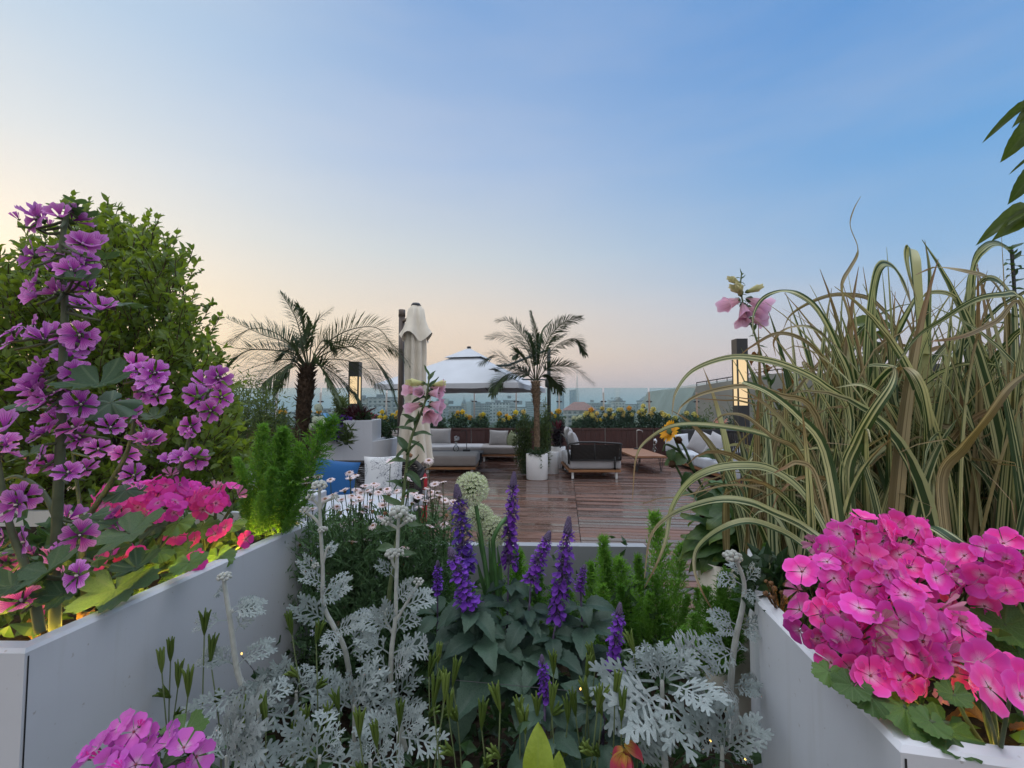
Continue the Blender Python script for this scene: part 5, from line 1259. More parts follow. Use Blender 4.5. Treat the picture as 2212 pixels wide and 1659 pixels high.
def floret(b, M_, s):
    """one salvia floret pointing along +Y of M_: calyx, hood and lip"""
    T = lambda x, y, z: M_ @ (V((x, y, z))*s)
    b.cm = 1; b.add([T(-.14, 0, 0), T(.14, 0, 0), T(0, 0, .16), T(-.13, .42, -.05), T(.13, .42, -.05), T(0, .45, .16)], [(0, 1, 4, 3), (1, 2, 5, 4), (2, 0, 3, 5)])
    b.cm = 0
    b.add([T(-.08, .3, .05), T(.08, .3, .05), T(.16, .72, .14), T(0, .85, .30), T(-.16, .72, .14)], [(0, 1, 2, 3, 4)], [(.3, 0), (.7, 0), (1, .6), (.5, 1), (0, .6)])
    b.add([T(-.06, .35, .0), T(.06, .35, .0), T(.34, .78, -.22), T(.12, .98, -.42), T(-.12, .98, -.42), T(-.34, .78, -.22)], [(0, 1, 2, 3, 4, 5)], [(.4, 0), (.6, 0), (1, .7), (.7, 1), (.3, 1), (0, .7)])
def salvia_spike(name, seed, whorls=15, tipn=5):
    """flower spike 1 long along +Z, widest near the foot, furry grey tip"""
    random.seed(seed); b = MB(); bd = U(-.06, .06)
    ax = lambda f: V((bd*f*f, 0, f)); b.cm = 2; b.tube([ax(i/8) for i in range(9)], [.022*(1-.5*i/8) for i in range(9)], 5)
    for k in range(whorls):
        f = .02+.87*k/whorls+U(-.01, .01); s = .155*(1-.42*f)*U(.9, 1.1)
        for j in range(9):
            if random.random() < .24: continue
            a = 2*pi*j/9+U(-.25, .25)+k; d = V((cos(a), sin(a), U(-.55, .45)*(1-f*.3))); p = ax(f+U(-.018, .018))+V((cos(a), sin(a), 0))*.02
            floret(b, frame_leaf(p, d), s*U(.55, 1.3))
    b.cm = 1
    for k in range(60):
        f = .86+.14*k/60; a = k*2.4; r = .048*(1-((f-.86)/.16)**1.5)+.004; lump(b, ax(f)+V((cos(a)*r, sin(a)*r, 0)), (.018, .018, .026), 3, 5, .2)
    return b.mesh(name, [P_salvia, M_calyx, M_calyx], True)
SPIKE = [salvia_spike('salvia_spike_%d' % i, 170+i, w) for i, w in enumerate((17, 14, 12))]
def daisy(name, seed, droop, n=26):
    random.seed(seed); b = MB()
    for k in range(n):
        a = 2*pi*k/n+U(-.08, .08); L = U(.8, 1.05); dz = droop+U(-.12, .12); c, s = cos(a), sin(a)
        def fn(u, v):
            r = .18+L*.82*v; w = (u-.5)*.20*(1-.5*abs(2*v-1)**3); return (r*c-w*s, r*s+w*c, .16+dz*v*v*.6+.12*v*(1-v)*2)
        b.grid(fn, 2, 3)
    b.cm = 1; b.lathe([(.30, .10), (.30, .20), (.2, .30), (0, .33)], (0, 0, 0), 10)
    b.cm = 2; b.lathe([(.03, -.38), (.2, -.28), (.33, -.05), (.34, .10), (.28, .16)], (0, 0, 0), 10)
    return b.mesh(name, [P_daisy, M_daisyc, M_daisyb], True)
DAISY = [daisy('daisy_flower_%d' % i, 180+i, d, n) for i, (d, n) in enumerate([(.1, 26), (-.25, 24), (.25, 30), (-.45, 20)])]
def spent(name, seed):
    random.seed(seed); b = MB(); lump(b, (0, 0, 0), (.5, .5, .42), 7, 10, .5)
    for k in range(40):
        d = rv(1).normalized(); d.z = abs(d.z)*.8-.1; w = d.orthogonal().normalized()*.05; b.add([d*.4-w, d*.4+w, d*.75+rv(.15)], [(0, 1, 2)])
    return b.mesh(name, M_daisyc, True)
SPENT = spent('spent_daisy_head', 190)
def allium(name, seed, n=300):
    random.seed(seed); b = MB(); b.cm = 2; lump(b, (0, 0, 0), (.22, .22, .22), 6, 8, .2)
    for k in range(n):
        z = 1-2*(k+.5)/n; a = k*2.39996; q = sqrt(1-z*z); d = (V((q*cos(a), q*sin(a), z))+rv(.05)).normalized(); r = U(.86, 1.0)
        x = d.orthogonal().normalized(); y = d.cross(x); w = x*.011
        b.cm = 2; b.add([d*.2-w, d*.2+w, d*r*.84], [(0, 1, 2)])
        ph = U(0, 1)
        for j in range(6):
            t_ = ph+j*pi/3; e_ = x*cos(t_)+y*sin(t_); s_ = d.cross(e_)*.022; b.cm = 0 if j % 2 else 1
            b.add([d*r*.82-s_*.4, d*r*.82+s_*.4, d*(r*.95)+e_*.075+s_, d*(r)+e_*.12, d*(r*.95)+e_*.075-s_], [(0, 1, 2, 3, 4)])
        b.cm = 1; b.add([d*r*.82-w*.6, d*r*.82+w*.6, d*r*1.04], [(0, 1, 2)])
    return b.mesh(name, [P_allium, P_alliumt, M_allcore], True)
ALL = allium('allium_head', 200)
def bell(name, seed, mat, open_=1.0):
    """foxglove bell, mouth along +Z, length 1"""
    random.seed(seed); b = MB(); n = 30; prof = [(.05, 0), (.13, .08), (.17, .25), (.24, .5), (.30, .72), (.34, .84), (.38*open_, .94), (.45*open_, .98)]
    vs = []; uvs = []
    for i, (r, z) in enumerate(prof):
        f = i/(len(prof)-1)
        for k in range(n):
            a = 2*pi*k/n; lob = 1+.09*f**3*cos(5*a)+.05*f**2*sin(3*a+seed); zz = z+.05*f**4*cos(5*a)-(.10*f**3*cos(a))+.14*f**5*max(0, -cos(a))
            vs.append((r*lob*cos(a), r*lob*sin(a), zz)); uvs.append((k/n, f))
    b.add(vs, [(i*n+k, i*n+(k+1) % n, (i+1)*n+(k+1) % n, (i+1)*n+k) for i in range(len(prof)-1) for k in range(n)], uvs)
    b.cm = 1
    for k in range(5):
        a = 2*pi*k/5; c, s = cos(a), sin(a); b.grid(lambda u, v: ((.03+.17*sin(v*2))*c-(u-.5)*.16*sin(pi*v*.9+.1)*s, (.03+.17*sin(v*2))*s+(u-.5)*.16*sin(pi*v*.9+.1)*c, -.04+.3*v), 2, 4)
    return b.mesh(name, [mat, L_foxg], True)
BELL = [bell('foxglove_bell_%d' % i, 210+i, P_fox, o_) for i, o_ in enumerate((1.0, 1.15, .9))]
FOXBUD = bell('foxglove_bud_shape', 215, P_foxy, .55)
# ================================================================== near garden: plants
def stemtube(b, P, r0, r1, n=6, k=4):
    C = spline(P, k); m = len(C); b.tube(C, [r0+(r1-r0)*i/(m-1) for i in range(m)], n)
def nearest(C, p):
    q = min(C, key=lambda c: (c-p).length if c.z < p.z+.01 else (c-p).length+.5); return q
def zview(p, dx=0, up=.4, back=-1.0, j=.25): return V((dx, back, up))+rv(j)
M_petiole = plain('soft_green_petiole', (.07, .10, .045), .6, .2, 40, .3)
M_mstem = plain('mallow_stem', (.085, .105, .055), .6, .15, 30, .3, bmp=.3, bscale=200, bdist=.001)

# ---- mallow
A1 = lambda x, y: (.2777*x, 403+.2777*y)
A2 = lambda x, y: (.3125*x, 806+.3125*y)
MAIN = [A1(*q) for q in [(470, 240), (330, 265), (560, 270), (290, 250), (430, 505), (270, 540), (640, 450), (650, 590), (400, 650), (560, 660), (290, 740), (620, 930), (290, 840), (780, 960), (690, 800), (720, 480), (440, 830), (120, 1190), (260, 1090), (650, 1230), (450, 1150), (340, 1195), (90, 1130), (620, 1160), (350, 1450), (600, 1450), (250, 1580), (430, 1610), (300, 1430), (540, 1340)]]+\
       [A2(*q) for q in [(300, 130), (320, 190), (560, 220), (440, 240), (240, 170), (310, 420), (510, 380), (400, 340), (760, 380), (560, 450), (330, 640), (280, 590), (590, 670), (470, 690), (470, 1010), (550, 1120)]]
SEC = [A1(*q) for q in [(1090, 1440), (960, 1470), (1200, 1450), (1120, 1590), (1220, 1630), (1060, 1400), (1180, 1520)]]+[A2(*q) for q in [(900, 290), (990, 390), (1050, 480), (680, 530), (860, 570), (930, 710), (780, 1010), (1010, 470)]]
THI = [A1(*q) for q in [(1610, 1545), (1700, 1490), (1540, 1640), (1720, 1640)]]+[A2(*q) for q in [(1320, 370), (1460, 260), (1250, 590), (1350, 590), (1180, 615)]]
FOU = [A2(*q) for q in [(20, 400), (20, 500), (30, 540), (120, 910), (175, 1165), (50, 1320), (150, 1580), (540, 1400), (345, 1300), (20, 1130), (160, 860)]]
def mallow(label, Y, stem, FL, LV, rad, size, seed, branches=()):
    random.seed(seed); C = spline([W(x, y, Y+dy) for x, y, dy in stem], 8); base = C[0]
    o = thing('mallow_plant', base, label, 'flowering plant', 'purple mallow plants'); s = MB()
    m = len(C); s.tube(C, [rad*(1-.6*i/(m-1)) for i in range(m)], 9); allc = list(C)
    for br in branches:
        B = spline([W(x, y, Y+dy) for x, y, dy in br], 8); mm = len(B); s.tube(B, [rad*.55*(1-.5*i/(mm-1)) for i in range(mm)], 7); allc += B
    for k, (px, py) in enumerate(FL):
        p0 = W(px, py, Y); q = nearest(allc, p0); side = (p0.x-q.x); far = abs(side) < .03 and k % 3 == 2
        p = W(px, py, Y+(U(.02, .05) if far else U(-.055, .01))); g = p-V((0, 0, .02))
        stemtube(s, [q, q.lerp(p, .55)+V((0, 0, -.012)), g], .0032, .0022, 5, 3)
        n_ = V((side*11+U(-.6, .6), U(-1, -.35) if not far else .5, U(.0, 1.2)))
        put('flower', MALW if random.random() < .09 else random.choice(MAL), frame(p, z=n_, y=rv(1), s=size*U(.85, 1.12)), o)
        if random.random() < .45:
            pb = p+rv(.025)+V((0, .01, -.018)); put('flower_bud', MALBUD, frame(pb, z=V((U(-.5, .5), -.5, .9)), s=size*.28), o)
    for px, py, w, dy in LV:
        p = W(px, py, Y+dy); q = nearest(allc, p); stemtube(s, [q, q.lerp(p, .5)+V((0, 0, -.008)), p], .0032, .0022, 5, 3)
        out = p-q; out.z = 0; d = V((out.x*4+U(-.3, .3), -.5, U(-.45, .0))); nz = V((out.x*2+U(-.2, .2), -.75+U(-.2, .2), .75))
        put('leaf', random.choice(MALLEAF), frame_leaf(p, d, nz, w/F*(Y+dy)*.62), o)
    s.build('stem', M_mstem, o, True)
    return o
mallow('tall purple mallow with the thickest stem and a dense flower spire at the far left', .90,
       [(118, 1372, 0), (122, 1150, 0), (133, 900, 0), (136, 760, 0), (140, 660, 0), (133, 540, 0), (148, 440, 0)], MAIN,
       [(144, 452, 55, .01), (170, 440, 45, .02), (75, 492, 45, -.01), (70, 548, 38, .0), (175, 606, 75, -.04), (262, 655, 85, .03), (222, 560, 60, .04), (213, 830, 120, -.05), (160, 600, 50, -.05), (103, 1234, 115, -.07), (240, 870, 100, .03), (60, 985, 60, .02), (120, 1275, 60, -.05), (185, 470, 50, .03), (60, 870, 60, .04), (190, 1120, 80, .03)], .0100, .0295, 301,
       [[(122, 1120, 0), (90, 1060, .02), (40, 1030, .03), (0, 1040, .04)]])
mallow('purple mallow with a rounded flower head before the shrub, second stem from left', 1.12,
       [(185, 1310, 0), (180, 1150, 0), (235, 1050, 0), (280, 960, 0), (300, 820, 0)], SEC,
       [(281, 1153, 118, -.12), (294, 1225, 80, -.1), (272, 1059, 70, .02), (200, 1130, 80, -.04), (335, 900, 50, .02)], .0085, .034, 302,
       [[(180, 1150, 0), (160, 1000, 0), (152, 940, 0)]])
mallow('slim purple mallow leaning right with its top beside the bamboo', 1.28,
       [(318, 1150, 0), (360, 1060, 0), (392, 1005, 0), (415, 930, 0), (455, 835, 0), (462, 812, 0)], THI,
       [(340, 1137, 60, -.05), (440, 990, 40, .0), (250, 1272, 135, -.28)], .0075, .038, 303)
mallow('purple mallow cut off by the left picture edge with big facing flowers low down', .86,
       [(88, 1366, 0), (60, 1240, 0), (20, 1130, 0), (-10, 960, 0)], FOU,
       [(25, 1268, 110, -.05), (134, 1284, 70, -.02), (12, 1190, 60, .03)], .0090, .033, 304, [[(60, 1240, 0), (130, 1250, -.02), (172, 1240, -.03)]])

# ---- geraniums
def geranium(label, base, heads, LV, meshes, size, Y, seed, group, loose=(), litter=0):
    """heads: umbels (px, py, radius px, Y, n); loose: single flowers (px, py, size factor, Y)"""
    random.seed(seed); o = thing('geranium_plant', base, label, 'flowering plant', group); s = MB(); base = V(base)
    nfl = 0
    for px, py, rp, Yh, n in heads:
        c = W(px, py, Yh); rp = rp*.78; px, py = (px+14, py+16) if px > 1700 and py < 1460 else (px, py); c = W(px, py, Yh); r = rp/F*Yh; ft = c+V((0, .03, -r*.9)); stemtube(s, [base+V((U(-.04, .04), U(-.02, .04), 0)), base.lerp(ft, .6)+rv(.02), ft], .0048, .0038, 6, 4); pts = []
        tries = 0
        while len(pts) < n and tries < 900:
            tries += 1; d = rv(1)
            if d.length > 1 or d.length < .1: continue
            d.normalize()
            if d.y > .35 or d.z < -.55: continue
            p = c+V((d.x*r, d.y*r*.75, d.z*r*.92))
            if any((p-q).length < size*1.0 for q, _ in pts): continue
            pts.append((p, d))
        for p, d in pts:
            p = p+rv(.004); n_ = V((d.x, d.y-.35, d.z+.12))+rv(.35)
            old = random.random() < .10; put('flower', random.choice(GERW) if old else random.choice(meshes), frame(p, z=n_, y=rv(1), s=size*(U(.6, .85) if old else U(.82, 1.2))), o)
            stemtube(s, [ft, ft.lerp(p, .5)+V((0, 0, .006)), p-n_.normalized()*.012], .0018, .0014, 4, 2); nfl += 1
        for k in range(max(2, n//5)):      # buds and spent sepals between the flowers
            d = rv(1).normalized(); d.y = -abs(d.y); put('bud', GBUD, frame(c+V((d.x*r, d.y*r*.75, d.z*r*.9)), z=d, s=size*U(.18, .3)), o)
    for px, py, f, Yh in loose:
        p = W(px, py, Yh); stemtube(s, [base, base.lerp(p, .5)+rv(.015), p+V((0, .012, -.012))], .003, .002, 5, 3)
        put('flower', random.choice(meshes), frame(p, z=V((U(-.5, .5), -1, U(0, .8))), y=rv(1), s=size*f), o)
    for px, py, w, Yh in LV:
        p = W(px, py, Yh); stemtube(s, [base, base.lerp(p, .5)+V((0, 0, .01))+rv(.01), p], .0034, .0024, 5, 3); out = p-base
        put('leaf', random.choice(GERLEAF), frame_leaf(p, V((out.x*3+U(-.3, .3), -.5, U(-.4, -.05))), V((out.x+U(-.3, .3), -.6, .85)), w/F*Yh*.56), o)
    s.build('stem', M_petiole, o, True)
    return o
GG = 'pink geraniums'
B1 = lambda x, y: (1814+.2777*x, 1094+.2777*y)
bs = G(1990, 1500, .95)
geranium('huge bright pink geranium ball hanging over the rim of the right planter', (W(1900, 1330, .86).x, .86, .955),
         [(1800, 1165, 62, .80, 14), (1862, 1150, 60, .82, 12), (1940, 1150, 62, .84, 13), (1770, 1245, 75, .76, 18), (1860, 1255, 88, .74, 22), (1960, 1240, 80, .77, 18), (1760, 1330, 62, .73, 12), (1845, 1350, 85, .70, 20), (1950, 1330, 92, .70, 22), (2040, 1370, 70, .70, 14), (1915, 1425, 72, .67, 14), (1830, 1410, 60, .69, 10), (2005, 1430, 62, .67, 10), (2020, 1205, 58, .80, 10)],
         [(1840, 1480, 70, .64), (1880, 1505, 75, .63), (1955, 1530, 110, .62), (2045, 1580, 120, .60), (1790, 1450, 60, .66), (2110, 1430, 90, .68)], GER, .0255, .75, 401, GG, [(1880, 1460, 1.1, .65), (1945, 1470, 1, .64), (1862, 1470, 1, .65)])
geranium('bright pink geranium head at the right picture edge above the single big bloom', (W(2180, 1330, .80).x, .80, .955),
         [(2120, 1200, 58, .74, 11), (2195, 1200, 62, .72, 12), (2165, 1250, 55, .72, 9), (2090, 1270, 45, .76, 6)], [(2170, 1350, 110, .72), (2200, 1410, 110, .70), (2130, 1340, 70, .76)], GER, .0265, .72, 402, GG)
geranium('pink geranium with one very large open bloom in the lower right corner', (W(2190, 1600, .60).x, .62, .95),
         [], [(2060, 1500, 60, .62), (2010, 1560, 70, .60)], GER, .029, .56, 403, GG, [(2136, 1486, .98, .52), (2118, 1432, .9, .56), (2205, 1505, .95, .53), (2165, 1446, .85, .57), (2222, 1475, .9, .56)])
C2 = lambda x, y: (.3125*x, 806+.3125*y)
geranium('deep pink geranium heads half hidden behind the mallow stems', (W(300, 1230, 1.2).x, 1.2, .955),
         [(250, 1085, 42, 1.25, 9), (310, 1075, 46, 1.25, 10), (355, 1055, 38, 1.26, 7), (352, 1105, 36, 1.2, 7)], [(340, 1190, 60, 1.15), (300, 1240, 70, 1.1), (385, 1130, 60, 1.2), (250, 1190, 60, 1.15), (410, 1215, 70, 1.12)], GERD, .027, 1.2, 404, GG, [C2(700, 1290)+(1.1, 1.12), C2(960, 1250)+(1, 1.15), C2(860, 1250)+(1, 1.16), C2(320, 1610)+(1, 1.0), C2(780, 1230)+(.9, 1.15)])
geranium('deep pink geranium with loose heads at the far end of the left planter rim', (W(440, 1180, 1.36).x, 1.36, .955),
         [(400, 1068, 36, 1.36, 7), (452, 1082, 38, 1.34, 8), (492, 1072, 26, 1.36, 4)], [(435, 1140, 66, 1.34), (500, 1135, 56, 1.38), (470, 1200, 66, 1.28), (405, 1190, 60, 1.25), (385, 1235, 60, 1.2)], GERD, .027, 1.36, 405, GG,
         [(378, 1156, 1.2, 1.28), (420, 1165, .9, 1.3), (466, 1153, 1, 1.32), (486, 1140, 1.1, 1.32), (531, 1165, 1.0, 1.36), (422, 1215, 1.2, 1.2), (432, 1208, 1.1, 1.2)])
geranium('lilac pink geranium heads low in the bottom left corner before the white wall', (W(300, 1700, .80).x, .80, .55),
         [(290, 1590, 44, .72, 8), (225, 1645, 40, .70, 7), (385, 1640, 42, .70, 7), (330, 1600, 34, .73, 5), (280, 1668, 40, .68, 6)], [(395, 1585, 90, .78), (345, 1660, 70, .7), (420, 1660, 60, .74)], GERL, .0215, .72, 406, GG)

# ---- big shrub on the left
random.seed(410); Yb = 2.4
o = thing('green_shrub', (W(230, 1000, Yb).x, Yb, .85), 'big dense small-leaved green shrub filling the left behind the mallow', 'shrub')
b = MB(); tw = MB()
outl = [(-60, 620), (20, 585), (90, 530), (150, 470), (185, 440), (260, 470), (330, 478), (370, 530), (405, 575), (425, 640), (440, 700), (455, 770), (480, 860), (510, 960), (520, 1060), (500, 1150), (350, 1190), (-60, 1190)]
def inside(x, y):
    c = False; n = len(outl)
    for i in range(n):
        (x1, y1), (x2, y2) = outl[i], outl[i-1]
        if (y1 > y) != (y2 > y) and x < (x2-x1)*(y-y1)/(y2-y1)+x1: c = not c
    return c
roots = [W(240, 1180, Yb), W(120, 1180, Yb), W(360, 1180, Yb), W(440, 1180, Yb-.1)]
def twig(p, d, n, L, w):
    d = d.normalized(); q = p.copy(); pts = [p]
    for k in range(n):
        q = q+d*L*.42; d = (d+rv(.22)+V((0, 0, .05))).normalized(); pts.append(q)
        x = d.cross(rv(1)).normalized(); ld = (d*.7+x*(1 if k % 2 else -1)*.8+rv(.3)); leafhex(b, q, ld, L*U(.75, 1.2), w*U(.8, 1.2), up=V((U(-.6, .6), -.5, 1)))
    leafhex(b, q, d, L*.8, w*.8); tw.tube(pts, [.003]+[.0016]*(len(pts)-1), 4, False)
cnt = 0
while cnt < 2100:
    x, y = U(-60, 520), U(435, 1190)
    if not inside(225+(x-225)*1.10, 920+(y-920)*1.16): continue
    gap = MN.noise(V((x*.012, y*.012, 3)))
    if gap < -.42: continue
    cnt += 1; dd = U(-.5, .42) if y > 600 else U(-.25, .25); p = W(x, y, Yb+dd); cen = W(230, 900, Yb); out = (p-cen); out.y *= .7
    twig(p, out.normalized()*.7+V((0, -.15, .5))+rv(.5), random.randint(6, 11), .048, .0135)
for (x, y, tx, ty) in [(190, 480, 178, 428), (300, 500, 338, 462), (280, 480, 262, 455), (380, 570, 412, 548), (405, 600, 428, 578), (425, 660, 462, 655), (430, 720, 462, 700), (40, 620, 12, 590), (80, 560, 62, 530), (440, 780, 470, 765), (0, 620, -10, 590), (230, 490, 214, 448), (350, 540, 372, 512)]:
    p, q = W(x, y, Yb), W(tx, ty, Yb); n = 9; twig(p, q-p, n, (q-p).length/(n*.42), .0125)
for r_ in roots:
    for k in range(16):
        while True:
            x, y = U(0, 480), U(500, 1050)
            if inside(x, y): break
        q = W(x, y, Yb+U(-.3, .3)); tw.tube([r_-V((0, 0, .15)), r_.lerp(q, .5)+rv(.08), q], [.010, .006, .002], 5)
b.build('foliage', L_bush, o); tw.build('branches', M_bark, o)

# ---- foxtail ferns
def fern(label, base, plumes, seed, group='foxtail ferns'):
    random.seed(seed); o = thing('foxtail_fern', base, label, 'fern', group)
    for bx, by, tx, ty, Y, wd in plumes:
        p, q = W(bx, by, Y), W(tx, ty, Y+U(-.04, .04)); L = (q-p).length; M_ = frame(p, z=q-p, y=rv(1))
        put('plume', random.choice(PLUME), M_ @ Matrix.Diagonal((L*wd*1.15, L*wd*1.15, L, 1)), o)
    return o
fern('tall bright green foxtail fern at the far end of the left planter', (W(590, 1140, 1.60).x, 1.60, .95),
     [(600, 1150, 688, 890, 1.58, .95), (590, 1140, 640, 925, 1.6, 1.0), (575, 1140, 618, 935, 1.64, 1.0), (570, 1145, 585, 930, 1.58, .95), (560, 1150, 553, 915, 1.62, .95), (550, 1150, 530, 985, 1.56, 1.0), (605, 1150, 640, 1010, 1.54, 1.1), (580, 1150, 590, 1010, 1.5, 1.2), (545, 1150, 510, 1040, 1.5, 1.1), (610, 1155, 660, 1065, 1.5, 1.2), (560, 1160, 560, 1060, 1.46, 1.2), (600, 1145, 668, 960, 1.6, 1.0)], 420)
fern('fern with a bright tapering plume, left of four before the grey panel', (W(1300, 1420, 1.85).x, 1.85, .44),
     [(1305, 1440, 1302, 1158, 1.85, .72), (1320, 1430, 1325, 1190, 1.9, .75), (1285, 1440, 1275, 1215, 1.95, .8), (1310, 1440, 1300, 1260, 1.75, 1.0), (1340, 1440, 1345, 1270, 1.75, 1.0)], 421)
fern('fern with a blunt rounded plume, second of four before the grey panel', (W(1370, 1430, 1.85).x, 1.85, .44),
     [(1370, 1440, 1362, 1200, 1.85, .95), (1390, 1440, 1385, 1205, 1.9, .8), (1360, 1440, 1352, 1255, 1.78, 1.0), (1395, 1440, 1405, 1280, 1.75, 1.0)], 422)
fern('tallest narrow fern plume, third of four before the grey panel', (W(1440, 1430, 1.85).x, 1.85, .44),
     [(1440, 1450, 1440, 1110, 1.85, .62), (1455, 1440, 1450, 1170, 1.9, .65), (1430, 1440, 1425, 1250, 1.78, .9), (1460, 1440, 1480, 1280, 1.8, .9)], 423)
fern('broad bushy fern at the right end of the bed beside the right planter', (W(1550, 1440, 1.7).x, 1.7, .44),
     [(1540, 1430, 1532, 1215, 1.7, .7), (1560, 1430, 1575, 1230, 1.72, 1.0), (1580, 1440, 1610, 1290, 1.65, 1.1), (1520, 1440, 1510, 1270, 1.75, 1.0), (1550, 1450, 1552, 1290, 1.6, 1.2), (1500, 1430, 1485, 1320, 1.6, 1.2), (1530, 1450, 1460, 1350, 1.5, 1.2), (1550, 1460, 1530, 1340, 1.5, 1.3), (1555, 1430, 1548, 1232, 1.56, .9), (1575, 1430, 1600, 1250, 1.55, 1.0), (1565, 1440, 1570, 1262, 1.5, 1.1), (1590, 1440, 1580, 1290, 1.48, 1.2), (1540, 1440, 1525, 1262, 1.52, 1.0), (1580, 1460, 1500, 1390, 1.45, 1.2), (1530, 1470, 1430, 1390, 1.5, 1.2)], 424)
fern('fern half hidden behind the allium stems and salvia', (W(1110, 1400, 1.9).x, 1.9, .44),
     [(1110, 1400, 1112, 1185, 1.9, .75), (1130, 1400, 1136, 1180, 1.95, .75), (1085, 1400, 1080, 1215, 1.9, .8), (1155, 1400, 1170, 1230, 1.9, .9), (1180, 1400, 1200, 1250, 1.85, 1.0), (1065, 1400, 1052, 1250, 1.85, .9), (1040, 1420, 1030, 1260, 1.9, 1.0), (1230, 1420, 1245, 1270, 1.9, 1.0)], 425)
fern('dim fern low behind the tall silver stems', (W(930, 1380, 1.9).x, 1.9, .44),
     [(930, 1400, 930, 1210, 1.9, .9), (960, 1400, 968, 1190, 1.95, .8), (890, 1400, 880, 1230, 1.9, .9), (860, 1400, 850, 1240, 1.95, .9), (990, 1400, 985, 1180, 1.95, .7)], 426)
fern('small fern sprig in front of the broad-leaved plant', (W(1650, 1260, 1.25).x, 1.25, .95), [(1640, 1290, 1655, 1175, 1.30, 1.0), (1655, 1290, 1668, 1200, 1.33, 1.0)], 427)

# ---- salvia
Ys = 1.28
def salvia(label, stem, spikes, nodes, seed):
    random.seed(seed); C = spline([W(x, y, Y) for x, y, Y in stem], 8); o = thing('salvia_plant', C[0], label, 'flowering plant', 'purple salvia'); s = MB()
    m = len(C); s.tube(C, [.0042*(1-.4*i/(m-1)) for i in range(m)], 6)
    for tx, ty, bx, by, Y, wd in spikes:
        p, q = W(bx, by, Y), W(tx, ty, Y); L = (q-p).length; put('flower_spike', random.choice(SPIKE), frame(p, z=q-p, y=rv(1)) @ Matrix.Diagonal((L*wd*1.4, L*wd*1.4, L, 1)), o)
        c = nearest(C, p); s.tube([c, p], [.0038, .0032], 6)
    for x, y, Y, n, sz in nodes:
        p = W(x, y, Y); a0 = U(0, 6)
        for k in range(n):
            a = a0+2*pi*k/n+U(-.3, .3); d = V((cos(a), sin(a)*.8-.25, U(-.15, .45))); put('leaf', random.choice(SALLEAF), frame_leaf(p+d*.012, d, V((0, -.35, 1))+rv(.2), sz*U(.75, 1.15)), o)
    s.build('stem', M_calyx, o, True)
    return o
D4 = lambda x, y: (864+.2778*x, 979+.2778*y)
salvia('tall violet salvia spike overlapping the left side of the allium ball', [(1020, 1520, 1.22), (1018, 1330, 1.28), (1010, 1225, 1.3)], [(985, 1048, 1008, 1226, 1.30, .60)], [(1010, 1312, 1.27, 6, .085), (1012, 1345, 1.26, 6, .105), (1016, 1400, 1.24, 5, .12), (1018, 1460, 1.22, 5, .13)], 501)
salvia('broad violet salvia spike low in front of the tall left one', [(1040, 1520, 1.18), (1030, 1400, 1.22), (1014, 1305, 1.22)], [(974, 1182, 1014, 1306, 1.20, .88)], [(1020, 1325, 1.22, 5, .09), (1035, 1380, 1.2, 6, .11), (1060, 1450, 1.18, 4, .12)], 502)
salvia('tallest slender violet salvia spike standing free against the deck', [(1092, 1500, 1.3), (1096, 1330, 1.34), (1099, 1215, 1.36)], [(1108, 1022, 1100, 1220, 1.36, .46)], [(1098, 1262, 1.35, 5, .07), (1095, 1300, 1.34, 6, .09), (1090, 1360, 1.32, 5, .11)], 503)
salvia('leaning violet salvia spike with a bent grey tip, middle of the row', [(1130, 1540, 1.22), (1138, 1400, 1.26), (1147, 1255, 1.28)], [(1188, 1148, 1147, 1258, 1.28, .80)], [(1142, 1315, 1.27, 4, .06), (1130, 1345, 1.25, 5, .09), (1126, 1410, 1.23, 5, .12), (1130, 1480, 1.2, 5, .12)], 504)
salvia('largest deep violet salvia spike, thick and densely flowered', [(1180, 1560, 1.18), (1190, 1420, 1.22), (1203, 1330, 1.24)], [(1233, 1120, 1203, 1336, 1.24, .50)], [(1190, 1375, 1.22, 6, .075), (1185, 1410, 1.2, 6, .11), (1180, 1480, 1.18, 5, .12)], 505)
salvia('short violet salvia spike at the right shoulder of the largest one', [(1250, 1540, 1.22), (1258, 1400, 1.27), (1254, 1260, 1.30)], [(1262, 1220, 1252, 1275, 1.30, .95)], [(1254, 1310, 1.28, 5, .09), (1262, 1355, 1.26, 6, .11), (1260, 1420, 1.24, 5, .12)], 506)
salvia('violet salvia spike standing apart left of the silver rosette', [(1300, 1620, 1.05), (1308, 1500, 1.08), (1320, 1436, 1.1)], [(1338, 1302, 1322, 1440, 1.10, .62)], [(1305, 1475, 1.08, 5, .06), (1295, 1530, 1.06, 5, .09), (1300, 1600, 1.02, 5, .10)], 507)
salvia('dim small violet salvia spike behind the pink daisies', [(945, 1450, 1.45), (945, 1350, 1.45), (945, 1275, 1.45)], [(945, 1212, 945, 1276, 1.45, .85)], [(945, 1330, 1.44, 5, .10), (950, 1390, 1.42, 4, .11)], 508)
salvia('lowest violet salvia spike near the bottom middle among seed pods', [(1172, 1640, .98), (1176, 1560, 1.0), (1177, 1500, 1.02)], [(1170, 1416, 1178, 1504, 1.02, .75)], [(1178, 1530, 1.0, 4, .06), (1185, 1590, .98, 5, .085), (1170, 1640, .96, 5, .09)], 509)

